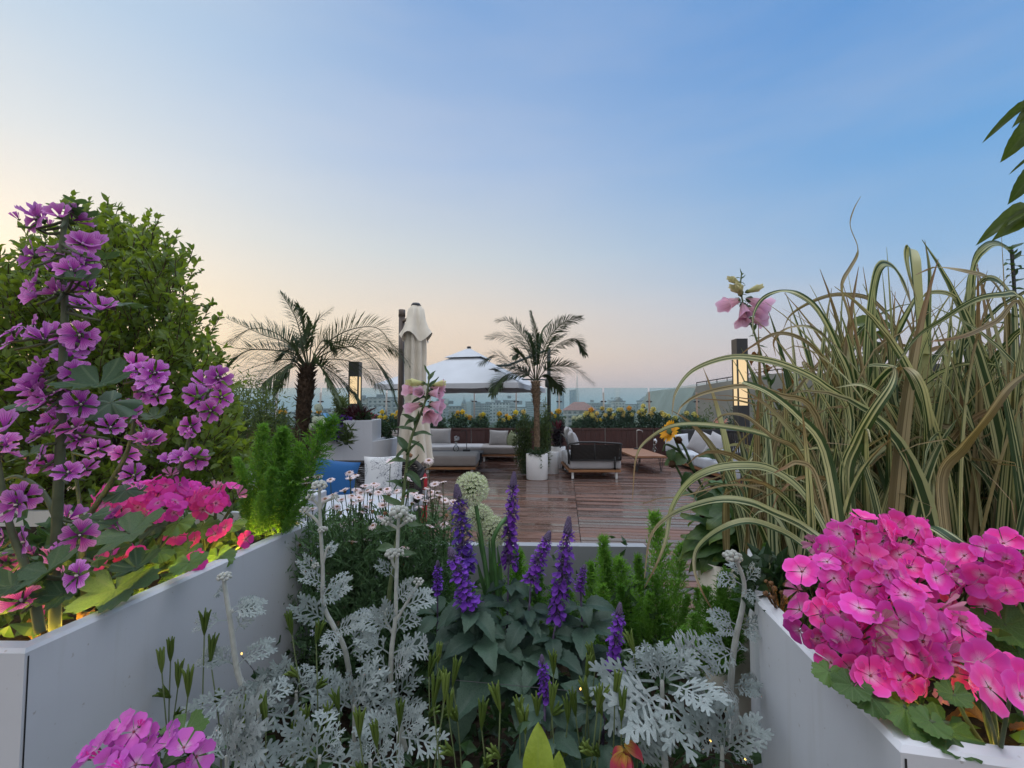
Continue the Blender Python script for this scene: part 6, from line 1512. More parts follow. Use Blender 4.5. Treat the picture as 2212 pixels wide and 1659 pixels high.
# ---- alliums
def ball(label, px, py, rp, Y, stem, seed):
    random.seed(seed); c = W(px, py, Y); r = rp/F*Y; C = spline([W(x, y, yy) for x, y, yy in stem], 8); o = thing('allium', C[0], label, 'flowering plant', 'white globe alliums'); s = MB()
    m = len(C); s.tube(C, [.0068*(1-.2*i/(m-1)) for i in range(m)], 9); s.build('stem', M_alstem, o, True)
    put('flower_head', ALL, frame(c, z=rv(1), s=r), o); return o
ball('largest pale green-white globe allium in the middle of the bed', 1019, 1056, 39, 1.34, [(1058, 1290, 1.34), (1048, 1220, 1.34), (1036, 1140, 1.34), (1026, 1080, 1.34)], 601)
ball('half hidden globe allium below and behind the largest one', 1036, 1118, 32, 1.42, [(1060, 1290, 1.36), (1050, 1240, 1.38), (1042, 1180, 1.40), (1038, 1140, 1.41)], 602)
ball('globe allium on a sharply bent thick stem beside the tall salvia', 1066, 1148, 35, 1.40, [(1075, 1290, 1.34), (1070, 1240, 1.33), (1066, 1190, 1.32), (1066, 1165, 1.31), (1078, 1138, 1.31), (1092, 1120, 1.34), (1085, 1130, 1.40)], 603)
o = thing('allium_leaf_tuft', (W(1066, 1290, 1.36).x, 1.36, .46), 'strappy green allium leaves rising with the white globes', 'plant'); random.seed(604)
for pts in [[(1062, 1290), (1052, 1240), (1040, 1190), (1030, 1150)], [(1055, 1300), (1040, 1250), (1030, 1210)], [(1080, 1290), (1080, 1230), (1074, 1180)], [(1065, 1300), (1060, 1220), (1056, 1160)]]:
    b = MB(); C = spline([W(x, y, 1.36) for x, y in pts], 6); m = len(C); b.ribbon(C, [.007*(1-.85*(i/(m-1))**2) for i in range(m)], side=V((1, .3, 0)), fold=.4); b.build('leaf', M_alstem, o, True)

# ---- foxgloves
def foxglove(label, Y, stem, bells, buds, leaves, rad, seed, dry=()):
    random.seed(seed); C = spline([W(x, y, Y+dy) for x, y, dy in stem], 10); o = thing('foxglove', C[0], label, 'flowering plant', 'pink foxgloves'); s = MB(); m = len(C)
    s.tube(C, [rad*(1-.6*i/(m-1)) for i in range(m)], 8); s.build('stem', M_stemlight, o, True)
    for x, y, dx, dz, dy, L in bells:       # base, facing (picture x, up), depth part, length px
        p = W(x, y, Y); d = V((dx, dy, dz)).normalized(); put('bell', random.choice(BELL), frame(p, z=d, y=(0, 0, 1), s=L*(.63 if Y < 1.5 else .70)/F*Y), o)
    for x, y, dx, dz, L in buds: put('bud', FOXBUD, frame(W(x, y, Y-.01), z=V((dx, -.3, dz)), s=(L*.8/F*Y, L*.8/F*Y, L/F*Y)), o)
    for x, y, a, L, mesh in leaves:
        p = W(x, y, Y); c = nearest(C, p); d = V((cos(R(a)), U(-.7, .2), sin(R(a)))); put('leaf', random.choice(mesh), frame_leaf(c, d, V((0, -.5, 1)), L/F*Y), o)
    for x, y, a, L in dry:
        put('dried_leaf', random.choice(DRYLEAF), frame_leaf(W(x, y, Y), V((cos(R(a)), U(-.6, .0), sin(R(a)))), V((0, -.6, .8)), L/F*Y), o)
    return o
lv = []; random.seed(700)
for k in range(34):
    f = k/33; C = [(850, 1210), (865, 1120), (877, 1020), (885, 960), (905, 905), (920, 860), (926, 815)]; i = min(5, int(f*6)); u = f*6-i; x = C[i][0]*(1-u)+C[i+1][0]*u; y = C[i][1]*(1-u)+C[i+1][1]*u
    lv.append((x, y, [20, 160, 60, 130, 200, -20][k % 6]+U(-15, 15), U(48, 64)*(1-.45*f), FOXLEAF))
foxglove('pink foxglove with a leafy stem in front of the closed parasol', 1.30, [(835, 1330, .05), (850, 1210, .02), (866, 1115, 0), (877, 1020, 0), (886, 955, 0), (906, 900, 0), (921, 858, 0), (928, 808, 0)],
         [(912, 872, -1, -.35, -.3, 52), (905, 845, -1, .1, -.4, 46), (925, 850, .9, .0, -.5, 52), (928, 872, .9, -.2, -.6, 56), (922, 890, .8, -.5, -.5, 56), (930, 838, .9, .15, -.3, 52), (915, 850, -.2, .1, -1, 44), (918, 880, .4, -.55, -.8, 60)],
         [(918, 828, -1, .05, 34), (934, 832, .8, .1, 30)], lv, .0062, 701)
lv = []; random.seed(710)
for k in range(40):
    f = k/39; C = [(1690, 900), (1668, 850), (1650, 790), (1630, 720), (1608, 670), (1600, 620), (1602, 592)]; i = min(5, int(f*6)); u = f*6-i; x = C[i][0]*(1-u)+C[i+1][0]*u; y = C[i][1]*(1-u)+C[i+1][1]*u
    lv.append((x, y, [20, 160, 60, 120, 200, -20][k % 6]+U(-15, 15), U(14, 22)*(1-.3*f) if k > 10 else U(26, 40), FOXLEAF))
foxglove('faded pink and cream foxglove spire against the sky beside the striped grass', 1.75, [(1760, 1180, .1), (1720, 1000, .05), (1690, 900, 0), (1668, 850, 0), (1648, 780, 0), (1628, 715, 0), (1608, 668, 0), (1600, 620, 0), (1602, 590, 0)],
         [(1598, 648, -1, -.35, -.2, 58), (1612, 645, .9, -.5, -.3, 62), (1610, 664, .9, -.4, -.2, 54), (1604, 655, -.1, -.9, -.5, 52), (1616, 690, .95, -.15, -.1, 44), (1606, 672, -.3, -.85, -.4, 46)],
         [(1598, 614, -.8, .35, 28), (1604, 635, -.5, .2, 34), (1610, 632, .6, .2, 30), (1600, 640, -.2, .3, 32)], lv, .0062, 711,
         [(1640, 768, 185, 36), (1690, 800, 10, 40), (1700, 815, -20, 44), (1680, 840, -50, 40), (1665, 792, 200, 30)])

# ---- silver ragwort (dusty miller)
def ragwort(label, Y, stem, LV, buds, rad, seed, twigs=(), ls=.82, ws=1.0):
    random.seed(seed); o = thing('silver_ragwort', W(stem[0][0], stem[0][1], Y+stem[0][2]), label, 'silver plant', 'silver ragwort plants'); s = MB()
    C = spline([W(x, y, Y+dy) for x, y, dy in stem], 8); m = len(C); s.tube(C, [rad*(1-.45*i/(m-1)) for i in range(m)], 8)
    for tq in twigs:
        T = spline([W(x, y, Y) for x, y in tq], 5); s.tube(T, [rad*.5]*len(T), 6)
    for bx, by, tx, ty, dy in LV:      # leaf foot and tip in the picture, depth of the tip
        p = W(bx, by, Y); q = W(tx, ty, Y+dy); d = q-p; L = d.length*ls
        put('leaf', random.choice(DUST), frame_leaf(p, d+V((0, 0, .25*L)), V((U(-.4, .4), -.8, .7)), (L*.80*ws, L*.95, L*.9)), o)
    for x, y, w, k in buds: put('bud_cluster', DBUD[k], frame(W(x, y, Y-.01), z=V((U(-.2, .2), -.2, 1)), s=w/2/F*Y), o)
    s.build('stem', M_dstem, o, True); return o
E5 = lambda x, y: (518+.375*x, 1037+.375*y)
def cv(L, f): return [tuple(f(a, b))+tuple(f(c, d))+(e,) for a, b, c, d, e in L]
ragwort('tall silver ragwort stem crossing in front of the blue cushion, with four bud clusters', 1.15, [(770, 1560, 0), (747, 1412, 0), (724, 1360, 0), (699, 1305, 0), (697, 1225, 0), (692, 1130, 0), (690, 1055, 0)],
        cv([(470, 560, 330, 480, -.05), (475, 600, 380, 560, -.06), (480, 650, 420, 560, .0), (490, 640, 640, 520, .02), (500, 690, 640, 610, -.04), (470, 690, 400, 640, -.08), (480, 480, 560, 350, .03), (530, 830, 270, 740, -.06), (600, 870, 790, 700, .02), (550, 870, 680, 850, -.05), (610, 980, 800, 870, -.03), (600, 980, 500, 960, -.07), (690, 1050, 660, 920, .0), (560, 850, 500, 990, -.08), (640, 1000, 720, 930, -.06)], E5),
        [(690, 1050, 34, 0), (671, 1076, 22, 1), (724, 1075, 18, 1), (659, 1104, 24, 1), (697, 1145, 22, 0), (681, 1222, 18, 1)], .0068, 801, [[(692, 1100), (700, 1085), (722, 1075)], [(692, 1100), (682, 1084), (671, 1078)], [(693, 1140), (680, 1120), (660, 1106)], [(697, 1222), (705, 1190), (712, 1180)]])
ragwort('tall silver ragwort with the largest bud head, right of the daisies', 1.12, [(875, 1620, 0), (859, 1545, 0), (845, 1487, 0), (846, 1405, 0), (854, 1337, 0), (857, 1225, 0), (861, 1120, 0)],
        cv([(910, 760, 1130, 640, -.03), (900, 700, 1000, 620, -.05), (880, 870, 640, 780, -.05), (870, 860, 800, 760, -.08), (900, 880, 940, 780, -.06), (860, 1000, 690, 920, -.06), (880, 1000, 1110, 930, -.05), (870, 1040, 1060, 900, .02), (870, 1080, 700, 1080, -.07), (880, 1120, 960, 1060, -.08), (880, 1210, 690, 1140, -.05), (880, 1240, 620, 1240, -.06), (890, 1270, 980, 1170, -.06), (900, 1300, 1060, 1380, -.06), (890, 560, 800, 490, -.04), (885, 1100, 990, 1010, -.03)], E5),
        [(862, 1108, 44, 0), (884, 1122, 30, 0), (836, 1128, 28, 1), (847, 1197, 32, 0), (862, 1196, 26, 1), (904, 1258, 24, 1), (829, 1318, 18, 1)], .0072, 802, [[(859, 1140), (872, 1132), (884, 1124)], [(859, 1142), (850, 1136), (837, 1130)], [(857, 1230), (848, 1215), (846, 1200)], [(853, 1345), (880, 1300), (904, 1260)], [(850, 1370), (835, 1345), (829, 1320)]])
F3 = lambda x, y: (.2708*x, 1210+.2708*y)
ragwort('silver ragwort stem leaning before the left white wall with one knob of buds', 1.02, [(560, 1620, 0), (533, 1508, 0), (512, 1446, 0), (498, 1345, 0), (486, 1270, 0), (485, 1250, 0)],
        cv([(1810, 480, 1480, 540, -.03), (1800, 260, 1590, 230, .0), (1830, 400, 2080, 280, .0), (1840, 430, 2050, 360, -.04), (1880, 570, 2000, 400, -.03), (1870, 830, 1450, 770, -.05), (1880, 850, 1640, 720, .02), (1900, 840, 2120, 650, -.03), (1940, 1050, 1440, 1350, -.08), (1940, 1080, 1750, 1130, -.04), (1960, 1100, 2120, 980, -.02), (1970, 1200, 1700, 1420, -.1), (1980, 1200, 2120, 1120, -.06)], F3),
        [(485, 1247, 30, 0), (500, 1320, 10, 1)], .0070, 803)
G7 = lambda x, y: (1267+.5905*.576*x, 1094+.5905*.576*y)
ragwort('silver ragwort stem with wide leaves against the right white wall', 1.02, [(1575, 1600, 0), (1580, 1455, 0), (1590, 1376, 0), (1604, 1312, 0), (1607, 1257, 0), (1590, 1210, 0)],
        cv([(990, 500, 830, 420, -.02), (1000, 490, 1140, 380, .0), (990, 520, 1060, 600, -.05), (960, 760, 800, 680, -.03), (970, 760, 1170, 740, -.02), (980, 770, 1090, 870, -.04), (950, 800, 900, 780, -.05), (930, 930, 900, 990, -.08), (930, 920, 720, 840, -.02), (950, 930, 1060, 830, .0), (920, 1140, 1190, 1120, -.03), (920, 1150, 1120, 1200, -.06), (910, 1160, 980, 1230, -.08), (900, 1480, 1130, 1390, -.03), (880, 1500, 830, 1560, -.06), (1000, 480, 950, 300, .0)], G7),
        [(1583, 1204, 40, 0)], .0074, 804)
ragwort('big silver ragwort rosette with lacy leaves in the lower right of the bed', .98, [(1440, 1700, 0), (1432, 1580, 0), (1430, 1470, 0)],
        cv([(480, 1060, 430, 800, .08), (500, 1060, 710, 900, .04), (500, 1080, 820, 970, .04), (520, 1100, 920, 1120, .0), (530, 1130, 780, 1290, -.10), (520, 1180, 980, 1410, -.08), (500, 1200, 640, 1470, -.12), (480, 1220, 410, 1610, -.10), (460, 1200, 300, 1430, -.12), (450, 1150, 240, 1320, -.10), (430, 1110, 120, 1190, -.03), (440, 1090, 250, 950, .03), (450, 1080, 290, 800, .08), (470, 1080, 460, 900, .05), (510, 1090, 680, 1000, .0), (460, 1280, 280, 1380, -.08), (490, 1100, 520, 960, -.03), (470, 1100, 430, 1000, -.04), (440, 1300, 340, 1530, -.08), (520, 1300, 560, 1560, -.08)], G7), [], .0075, 805, ls=1.08, ws=1.12)
for i, (cx_, cy_, Y, n, L, lb) in enumerate([(640, 1500, 1.05, 9, 95, 'silver ragwort clump lit from below, left of the two tall stems'), (560, 1540, .98, 8, 90, 'silver ragwort clump nearest the left white wall'), (765, 1530, 1.08, 8, 90, 'silver ragwort clump between the two tall bud stems'), (860, 1590, .98, 8, 85, 'silver ragwort clump low under the largest bud head'), (490, 1640, .88, 7, 85, 'silver ragwort clump beside the lilac geranium'), (690, 1640, .90, 8, 85, 'silver ragwort clump at the bottom edge between seed pods'), (1560, 1620, .92, 8, 80, 'silver ragwort clump at the foot of the right white wall'), (800, 1650, .90, 7, 80, 'silver ragwort clump at the bottom edge under the second tall stem')]):
    random.seed(820+i); LV = []
    for k in range(n-1):
        a = R(-25)+R(230)*k/(n-1)+U(-.15, .15); l = L*U(.8, 1.2); LV.append((cx_+8*cos(a), cy_-4*sin(a), cx_+l*cos(a), cy_-l*sin(a)*.85, U(-.10, .06)))
    ragwort(lb, Y, [(cx_+U(-8, 8), cy_+150, .02), (cx_, cy_+60, 0), (cx_, cy_-8, 0)], LV, [], .006, 840+i)

# ---- pink daisies
H6 = lambda x, y: (611+.191*x, 893+.191*y)
DA = [H6(*q) for q in [(240, 735), (265, 795), (395, 730), (540, 755), (755, 675), (765, 745), (820, 705), (1215, 555), (1650, 540), (1590, 735), (1030, 800), (1060, 825), (1810, 780), (1720, 810), (1635, 850), (1740, 890), (780, 940), (880, 910), (990, 915), (1100, 870), (1180, 865), (1200, 925), (1395, 945), (1530, 960), (1460, 1020), (1610, 1000), (1770, 945), (1830, 990), (480, 975), (665, 985), (880, 990), (1000, 990), (795, 1015), (730, 1090), (900, 1120), (1020, 1110), (1110, 1180), (1155, 1130), (640, 1130), (680, 1260), (1020, 1275), (1220, 1310), (795, 1225), (1665, 1285), (1820, 1265), (1850, 1155), (190, 1490), (785, 1460), (950, 1440), (1380, 1520), (1410, 1610), (1180, 1510), (335, 1090), (1440, 475), (1410, 720), (830, 880), (1340, 960), (1420, 760), (1580, 930), (1930, 1010), (700, 880), (930, 830), (1150, 980), (1250, 1010), (1130, 1050), (940, 1070), (570, 930), (610, 1060), (1480, 900), (1690, 960), (1540, 1060), (1290, 880), (1680, 900), (860, 960), (1080, 900), (960, 880)]]
SPT = {38, 37, 41, 45, 51, 35, 53}
random.seed(900)
roots = [(700, 'left of the first silver stem'), (775, 'between the two tall silver stems'), (850, 'around the foxglove stem'), (930, 'on the right towards the salvia')]
dplants = []
for i, (rx, where) in enumerate(roots):
    o = thing('daisy_plant', (W(rx, 1420, 1.75).x, 1.75, .44), 'pale pink daisy bush '+where, 'flowering plant', 'pale pink daisy bushes'); dplants.append((rx, o, MB(), MB()))
for k, (x, y) in enumerate(DA):
    rx, o, s, f = min(dplants, key=lambda d: abs(d[0]+ (x-810)*.0-x)); Y = 1.62+U(-.08, .12); p = W(x, y, Y); ms = SPENT if k in SPT else random.choice(DAISY)
    put('flower', ms, frame(p, z=V((U(-.35, .35), U(-.6, .25), 1)), y=rv(1), s=11.2/F*Y*U(.88, 1.12)*(.8 if k in SPT else 1)), o)
    ft = V((W(rx+(x-rx)*.3+U(-10, 10), 1330, 1.72).x, 1.72, U(.55, .70))); mid = ft.lerp(p, .55)+V((U(-.02, .02), 0, .01)); stemtube(s, [ft, mid, p-V((0, 0, .004))], .0022, .0014, 5, 5)
    dplants_k = [ft, mid, p]
    for q in range(16):
        u = U(0, .8); c = ft.lerp(mid, u*1.6) if u < .62 else mid.lerp(p, (u-.62)/.38*.6); d = V((U(-1, 1), U(-.8, .5), U(.1, 1.1))); L = U(.030, .055)
        leafquad(f, c, d, L, .0022, bend=.3)
        for e in range(3): leafquad(f, c+d.normalized()*L*(.3+.2*e), d+rv(.9), L*.45, .0018)
for rx, o, s, f in dplants:
    for q in range(1500):
        c = V((W(rx+random.gauss(0, 40), 1300, 1.7).x, 1.68+U(-.14, .12), U(.50, 1.04)-abs(random.gauss(0, .05)))); d = V((U(-1, 1), U(-.8, .5), U(.2, 1.2))); leafquad(f, c, d, U(.03, .065), .0032, bend=.3)
        for e in range(2): leafquad(f, c+d.normalized()*.02, d+rv(.9), .024, .0026)
    s.build('stems', M_stem, o); f.build('foliage', L_daisyf, o)

# ---- columbine seed pods
I6 = lambda x, y: (922+.2361*x, 1267+.2361*y)
PD = [I6(*q) for q in [(1460, 780), (1540, 700), (670, 1080), (160, 860), (240, 840), (60, 1030), (200, 1130), (500, 1240), (850, 1180), (900, 1280), (1010, 1130), (1140, 1080), (1290, 1180), (1360, 1120), (1470, 1000), (1560, 1090), (1600, 1110), (1780, 1160), (1720, 960), (1160, 740), (1900, 560), (100, 640)]]+\
     [E5(*q) for q in [(20, 1400), (150, 1370), (380, 1400), (500, 1420), (570, 1290), (690, 1440), (790, 1500), (920, 1380), (1090, 1090), (1180, 1230), (490, 1540), (290, 1500), (300, 850), (440, 900)]]+[F3(*q) for q in [(1290, 840), (1360, 750), (1420, 960), (1630, 540), (1500, 1030), (1680, 760)]]
def podmesh(name, seed):
    random.seed(seed); b = MB()
    for k in range(5):
        a = 2*pi*k/5+U(-.2, .2); sp = U(.12, .42); P = [V((.05*cos(a), .05*sin(a), 0)), V((.16*cos(a), .16*sin(a), .4)), V(((.10+sp*.5)*cos(a), (.10+sp*.5)*sin(a), .75)), V(((.12+sp)*cos(a), (.12+sp)*sin(a), 1.0))]; C = spline(P, 3)
        b.tube(C, [.05+.07*sin(pi*i/(len(C)-1))**.8*(1 if i < len(C)-2 else .4) for i in range(len(C))], 5)
    b.lathe([(.03, -.12), (.10, -.02), (.12, .1)], (0, 0, 0), 6); return b.mesh(name, L_pod, True)
POD = [podmesh('seed_pod_%d' % i, 910+i) for i in range(3)]
random.seed(915)
for k, (x, y) in enumerate(PD):
    Y = U(.86, .98) if y > 1480 else U(.98, 1.1)
    p = W(x, y+12, Y); near = 'silver leaves' if x < 900 else 'salvia leaves' if x < 1270 else 'silver rosette'
    o = thing('columbine_stalk', V((p.x+U(-.03, .03), p.y+.02, .44)), 'thin columbine stalk with bright green upright seed pod among the '+near, 'seed stalk', 'columbine seed stalks among the '+near)
    s = MB(); q = WM[o.name].to_translation(); mid = q.lerp(p, .6)+V((U(-.02, .02), 0, 0)); stemtube(s, [q, mid, p], .0016, .0013, 5, 5); s.build('stem', M_stemlight, o)
    put('seed_pod', random.choice(POD), frame(p, z=V((U(-.3, .3), U(-.2, .2), 1)), y=rv(1), s=(.024, .024, U(.042, .056))), o)
    for e in range(random.choice((0, 1, 1))): put('seed_pod', random.choice(POD), frame(mid.lerp(p, .5), z=V((U(-.9, .9), -.3, .8)), s=U(.024, .032)), o)
    for e in range(4):
        c = q.lerp(mid, U(.35, 1)); put('leaf', PODLEAF, frame_leaf(c, V((U(-1, 1), U(-.8, .2), U(-.1, .5))), V((0, -.4, 1)), U(.018, .030)), o)

# ---- lime leaf, red columbine flower, ground cover
o = thing('lime_leaf_plant', (W(1165, 1700, .72).x, .74, .5), 'upright lime green leaf at the bottom edge below the lowest salvia', 'plant'); random.seed(920)
put('leaf', LIME, frame_leaf(W(1160, 1700, .70), V((.05, .05, 1)), V((0, -1, .1)), .080), o); put('leaf', LIME, frame_leaf(W(1195, 1715, .71), V((.25, .0, 1)), V((.2, -1, .1)), .055), o)
s = MB(); s.tube([WM[o.name].to_translation(), W(1160, 1700, .70)], .003, 5); s.build('stem', M_stemlight, o)
o = thing('red_columbine', (W(1345, 1690, .86).x, .88, .45), 'fading red and yellow columbine flower at the foot of the silver rosette', 'flowering plant'); random.seed(921)
cq = W(1347, 1612, .84); s = MB(); stemtube(s, [WM[o.name].to_translation(), cq+V((.03, .02, -.02)), cq+V((0, 0, .01)), cq], .002, .0015, 5, 4); s.build('stem', M_stem, o)
COLP = ovate('columbine_petal', P_columb, .28, 1.0, 0, .4, 922)
for k in range(9):
    a = k*2*pi/5+U(-.3, .3); put('petal', COLP, frame_leaf(cq+V((0, 0, -.004*k)), V((cos(a), sin(a)-.4, -.8 if k % 2 else -.25)), V((0, -.3, 1)), U(.032, .05)), o)
random.seed(930); b = MB()
for k in range(3800):
    x = U(-.82, .55); y = U(.45, 2.2); z = .42+abs(random.gauss(0, .13)); leafquad(b, V((x, y, z)), V((U(-1, 1), U(-1, .6), U(-.2, .9))), U(.03, .065), U(.008, .017))
tag(b.build('ground_cover', L_dark), kind='stuff')
random.seed(931); b = MB()
for k in range(900):
    y = U(.88, 1.75); x = U(-1.6, -.90+.11*(y-.8)); z = .94+abs(random.gauss(0, .06)); leafquad(b, V((x, y, z)), V((U(-1, 1), U(-1, .6), U(.0, .9))), U(.03, .06), U(.010, .02))
for k in range(700):
    y = U(.64, 1.3); x = U(.58+max(0, y-.95)*.5, 1.7); z = .94+abs(random.gauss(0, .05)); leafquad(b, V((x, y, z)), V((U(-1, 1), U(-1, .6), U(.0, .9))), U(.03, .06), U(.010, .02))
tag(b.build('low_leaves', L_dark), kind='stuff')

# ---- broad-leaved plant, sunflower, vine, dry flowers
random.seed(940); bp = V((W(1581, 1260, 1.72).x, 1.72, 0))
o = thing('round_planter', bp, 'cream round planter under the broad-leaved plant', 'planter'); b = MB(); hp = W(1540, 1212, 1.7).z; b.lathe([(.10, 0), (.105, .02), (.118, hp), (.11, hp), (.105, hp-.04)], bp, 28); b.build('pot_body', M_cream, o, True)
b = MB(); b.lathe([(0, hp-.03), (.108, hp-.03)], bp, 20); b.build('soil', M_soil, o)
o = thing('broad_leaved_plant', bp+V((0, 0, hp-.03)), 'dark green plant with big serrated leaves left of the right planter', 'plant')
for k in range(44):
    a = U(0, 6.28); c = bp+V((U(-.04, .06), U(-.06, .06), hp+U(0, .26))); d = V((cos(a), sin(a)-.25, U(-.25, .75))); put('leaf', random.choice(HOSTA), frame_leaf(c, d, V((0, -.3, 1)), U(.13, .22)), o)
for bx, by, tx, ty in [(1600, 1170, 1468, 1165), (1600, 1180, 1480, 1205), (1610, 1150, 1500, 1100), (1600, 1160, 1495, 1125), (1620, 1150, 1560, 1075), (1640, 1170, 1700, 1090), (1640, 1180, 1720, 1150), (1600, 1190, 1560, 1230), (1640, 1150, 1680, 1060)]:
    p, q = W(bx, by, 1.72), W(tx, ty, 1.66); put('leaf', random.choice(HOSTA), frame_leaf(p, q-p+V((0, 0, .05)), V((0, -.5, 1)), (q-p).length), o)
Yk = 1.75; random.seed(950)
o = thing('sunflower', W(1560, 1160, Yk), 'drooping sunflower plant with one yellow bloom, dried heads and hanging leaves', 'flowering plant'); s = MB()
T = [[(1560, 1160), (1530, 1080), (1500, 1020), (1470, 975), (1455, 940), (1450, 925)], [(1530, 1080), (1490, 1060), (1462, 1010), (1452, 1000)], [(1500, 1020), (1480, 970), (1466, 950)], [(1560, 1160), (1570, 1080), (1556, 1010), (1550, 980)], [(1470, 975), (1440, 960), (1432, 975)]]
for q in T: stemtube(s, [W(x, y, Yk) for x, y in q], .006, .003, 6, 5)
s.build('stem', M_stem, o, True); b = MB()
for k in range(20):
    a = 2*pi*k/20+U(-.1, .1); c_, s_ = cos(a), sin(a)
    def fn(u, v):
        r = .25+.75*v; w = (u-.5)*.34*sin(pi*(.18+.8*v)); return (r*c_-w*s_, r*s_+w*c_, .1*v+.12*sin(v*3+k))
    b.grid(fn, 3, 4)
b.cm = 1; b.lathe([(0, .1), (.2, .12), (.32, .05), (.32, -.1), (.1, -.25), (0, -.3)], (0, 0, 0), 12)
sm = b.mesh('sunflower_head', [P_sun, M_stem], True); put('flower', sm, frame(W(1447, 932, Yk-.02), z=V((-.75, -.45, .35)), s=25/F*Yk), o)
DH = spent('dried_sunflower_head', 951); DH.materials.clear(); DH.materials.append(M_seed)
for x, y, r in ((1466, 951, 15), (1452, 1003, 15), (1517, 1112, 12), (1540, 1050, 9)): put('dried_head', DH, frame(W(x, y, Yk-.02), z=V((U(-.5, .5), -.5, .2)), s=r/F*Yk), o)
for bx, by, tx, ty in [(1450, 970, 1450, 1008), (1520, 1060, 1520, 1125), (1530, 1065, 1540, 1120), (1550, 990, 1596, 968), (1545, 985, 1520, 965), (1552, 985, 1556, 955), (1480, 990, 1425, 985), (1560, 1060, 1600, 1080), (1490, 1020, 1475, 1075)]:
    p, q = W(bx, by, Yk), W(tx, ty, Yk-.06); put('leaf', random.choice(SUNLEAF), frame_leaf(p, q-p, V((U(-.6, .6), -.8, .5)), (q-p).length*.72), o)
bushy((W(1700, 1000, 2.1).x, 2.1), .30, .25, .9, W(1700, 905, 2.1).z, 300, .07, .016, 'leafy green plant deep behind the striped grass at its left side', 'leafy_plant', L_dark, stems=8, sparse=.6)
b = MB()
for x, y in ((1655, 1030), (1662, 1040), (1650, 1038), (1640, 1020)):
    for k in range(5): leafquad(b, W(x, y, 1.95)+rv(.008), V((U(-.7, .7), -.5, U(-.6, .8))), .034, .008)
tag(b.build('yellow_daylily', P_sun, origin=W(1653, 1034, 1.95)), 'small yellow blossom low among the striped grass stems', 'flower')
random.seed(960); Yv = .95
o = thing('climbing_plant', W(2260, 1250, Yv), 'climbing plant whose large leaves reach in at the right picture edge', 'climbing plant'); s = MB()
stemtube(s, [W(2262, 1250, Yv), W(2250, 800, Yv), W(2245, 450, Yv), W(2230, 180, Yv)], .005, .003, 6, 8); s.build('stem', M_stem, o, True)
for bx, by, tx, ty, wd in [(2232, 228, 2136, 268, .55), (2240, 232, 2195, 268, .9), (2236, 262, 2190, 335, 1.2), (2240, 365, 2200, 428, 1.2), (2232, 450, 2118, 497, .8), (2235, 462, 2150, 520, 1.0), (2240, 210, 2205, 222, .5), (2240, 340, 2196, 348, .4)]:
    p, q = W(bx, by, Yv), W(tx, ty, Yv-.03); L = (q-p).length; put('leaf', random.choice(VINE), frame_leaf(p, q-p+V((0, 0, .12*L)), V((U(-.2, .2), -.75, .6)), (L*wd*.45, L*.8, L*.8)), o)
o = thing('dark_flower_stalk', W(2200, 1150, 1.15), 'dark leafy stalk rising out of the grass at the right picture edge', 'plant'); s = MB(); C = spline([W(x, y, 1.15) for x, y in ((2205, 1150), (2200, 800), (2192, 640), (2185, 540))], 8); s.tube(C, .004, 6); s.build('stem', M_dark, o)
for k in range(26):
    c = C[len(C)-1-k//2]; a = R([20, 160][k % 2]+U(-25, 35)); put('leaf', random.choice(FOXLEAF), frame_leaf(c, V((cos(a), U(-.6, .2), sin(a))), V((0, -.4, 1)), U(.02, .042)), o)
for bx, by, tx, ty in [(1880, 700, 1850, 690), (1880, 705, 1920, 700), (1885, 715, 1850, 730), (1885, 720, 1930, 735), (1890, 735, 1880, 770), (1890, 740, 1925, 765)]: pass
o = thing('vine_shoot', W(1890, 900, 1.7), 'pale green leafy shoot poking up inside the striped grass', 'plant'); s = MB(); stemtube(s, [W(1895, 1000, 1.7), W(1890, 800, 1.7), W(1888, 700, 1.7)], .004, .003, 5, 4); s.build('stem', M_stem, o)
for bx, by, tx, ty in [(1888, 700, 1850, 690), (1888, 705, 1945, 695), (1888, 715, 1850, 735), (1888, 720, 1940, 735), (1890, 735, 1875, 770), (1890, 740, 1930, 770), (1888, 700, 1905, 670)]:
    p, q = W(bx, by, 1.7), W(tx, ty, 1.66); put('leaf', random.choice(VINE), frame_leaf(p, q-p, V((0, -.8, .6)), (q-p).length*1.1), o)
o = thing('dried_flower_plant', W(1685, 1330, .98), 'dried brown flower heads at the far corner of the right planter', 'dried plant'); random.seed(970); s = MB()
for k in range(16):
    q = W(1680+U(-28, 28), 1285+U(-35, 35), .98+U(-.04, .04)); stemtube(s, [WM[o.name].to_translation(), q.lerp(W(1685, 1330, .98), .4), q], .0018, .0012, 4, 2); put('dried_head', SPENT, frame(q, z=rv(1)+V((0, -.5, .6)), s=U(.006, .011)), o)
s.build('stem', M_seed, o)
random.seed(975); bushy((W(1690, 1290, 1.03).x+.02, 1.06), .10, .10, .94, 1.05, 260, .055, .016, 'low dark leaves covering the far corner of the right planter', 'leafy_plant', L_dark, stems=10, sparse=.9)
# fallen leaves on the planter soil
random.seed(980)
M_lit = L_dry
for i, (x, y, L, lb) in enumerate([(1990, 1598, .05, 'curled orange dead leaf near the corner of the right planter'), (2130, 1570, .06, 'large curled dead leaf at the right front of the right planter'), (2180, 1585, .055, 'second curled dead leaf at the right front edge of the picture'), (1912, 1548, .045, 'orange dead leaf under the hanging geranium leaves'), (185, 1330, .06, 'dead leaf lying on the left planter rim by the second stem'), (85, 1352, .06, 'dead leaf at the near corner of the left planter'), (420, 1226, .04, 'dead leaf on the left planter rim below the deep pink flowers')]):
    p = G(x, y, .955); tag(put('fallen_leaf', random.choice(DRYLEAF), frame_leaf(p+V((0, 0, .008)), V((U(-1, 1), U(-1, 1), .1)), (0, 0, 1), L)), lb, 'dead leaf')
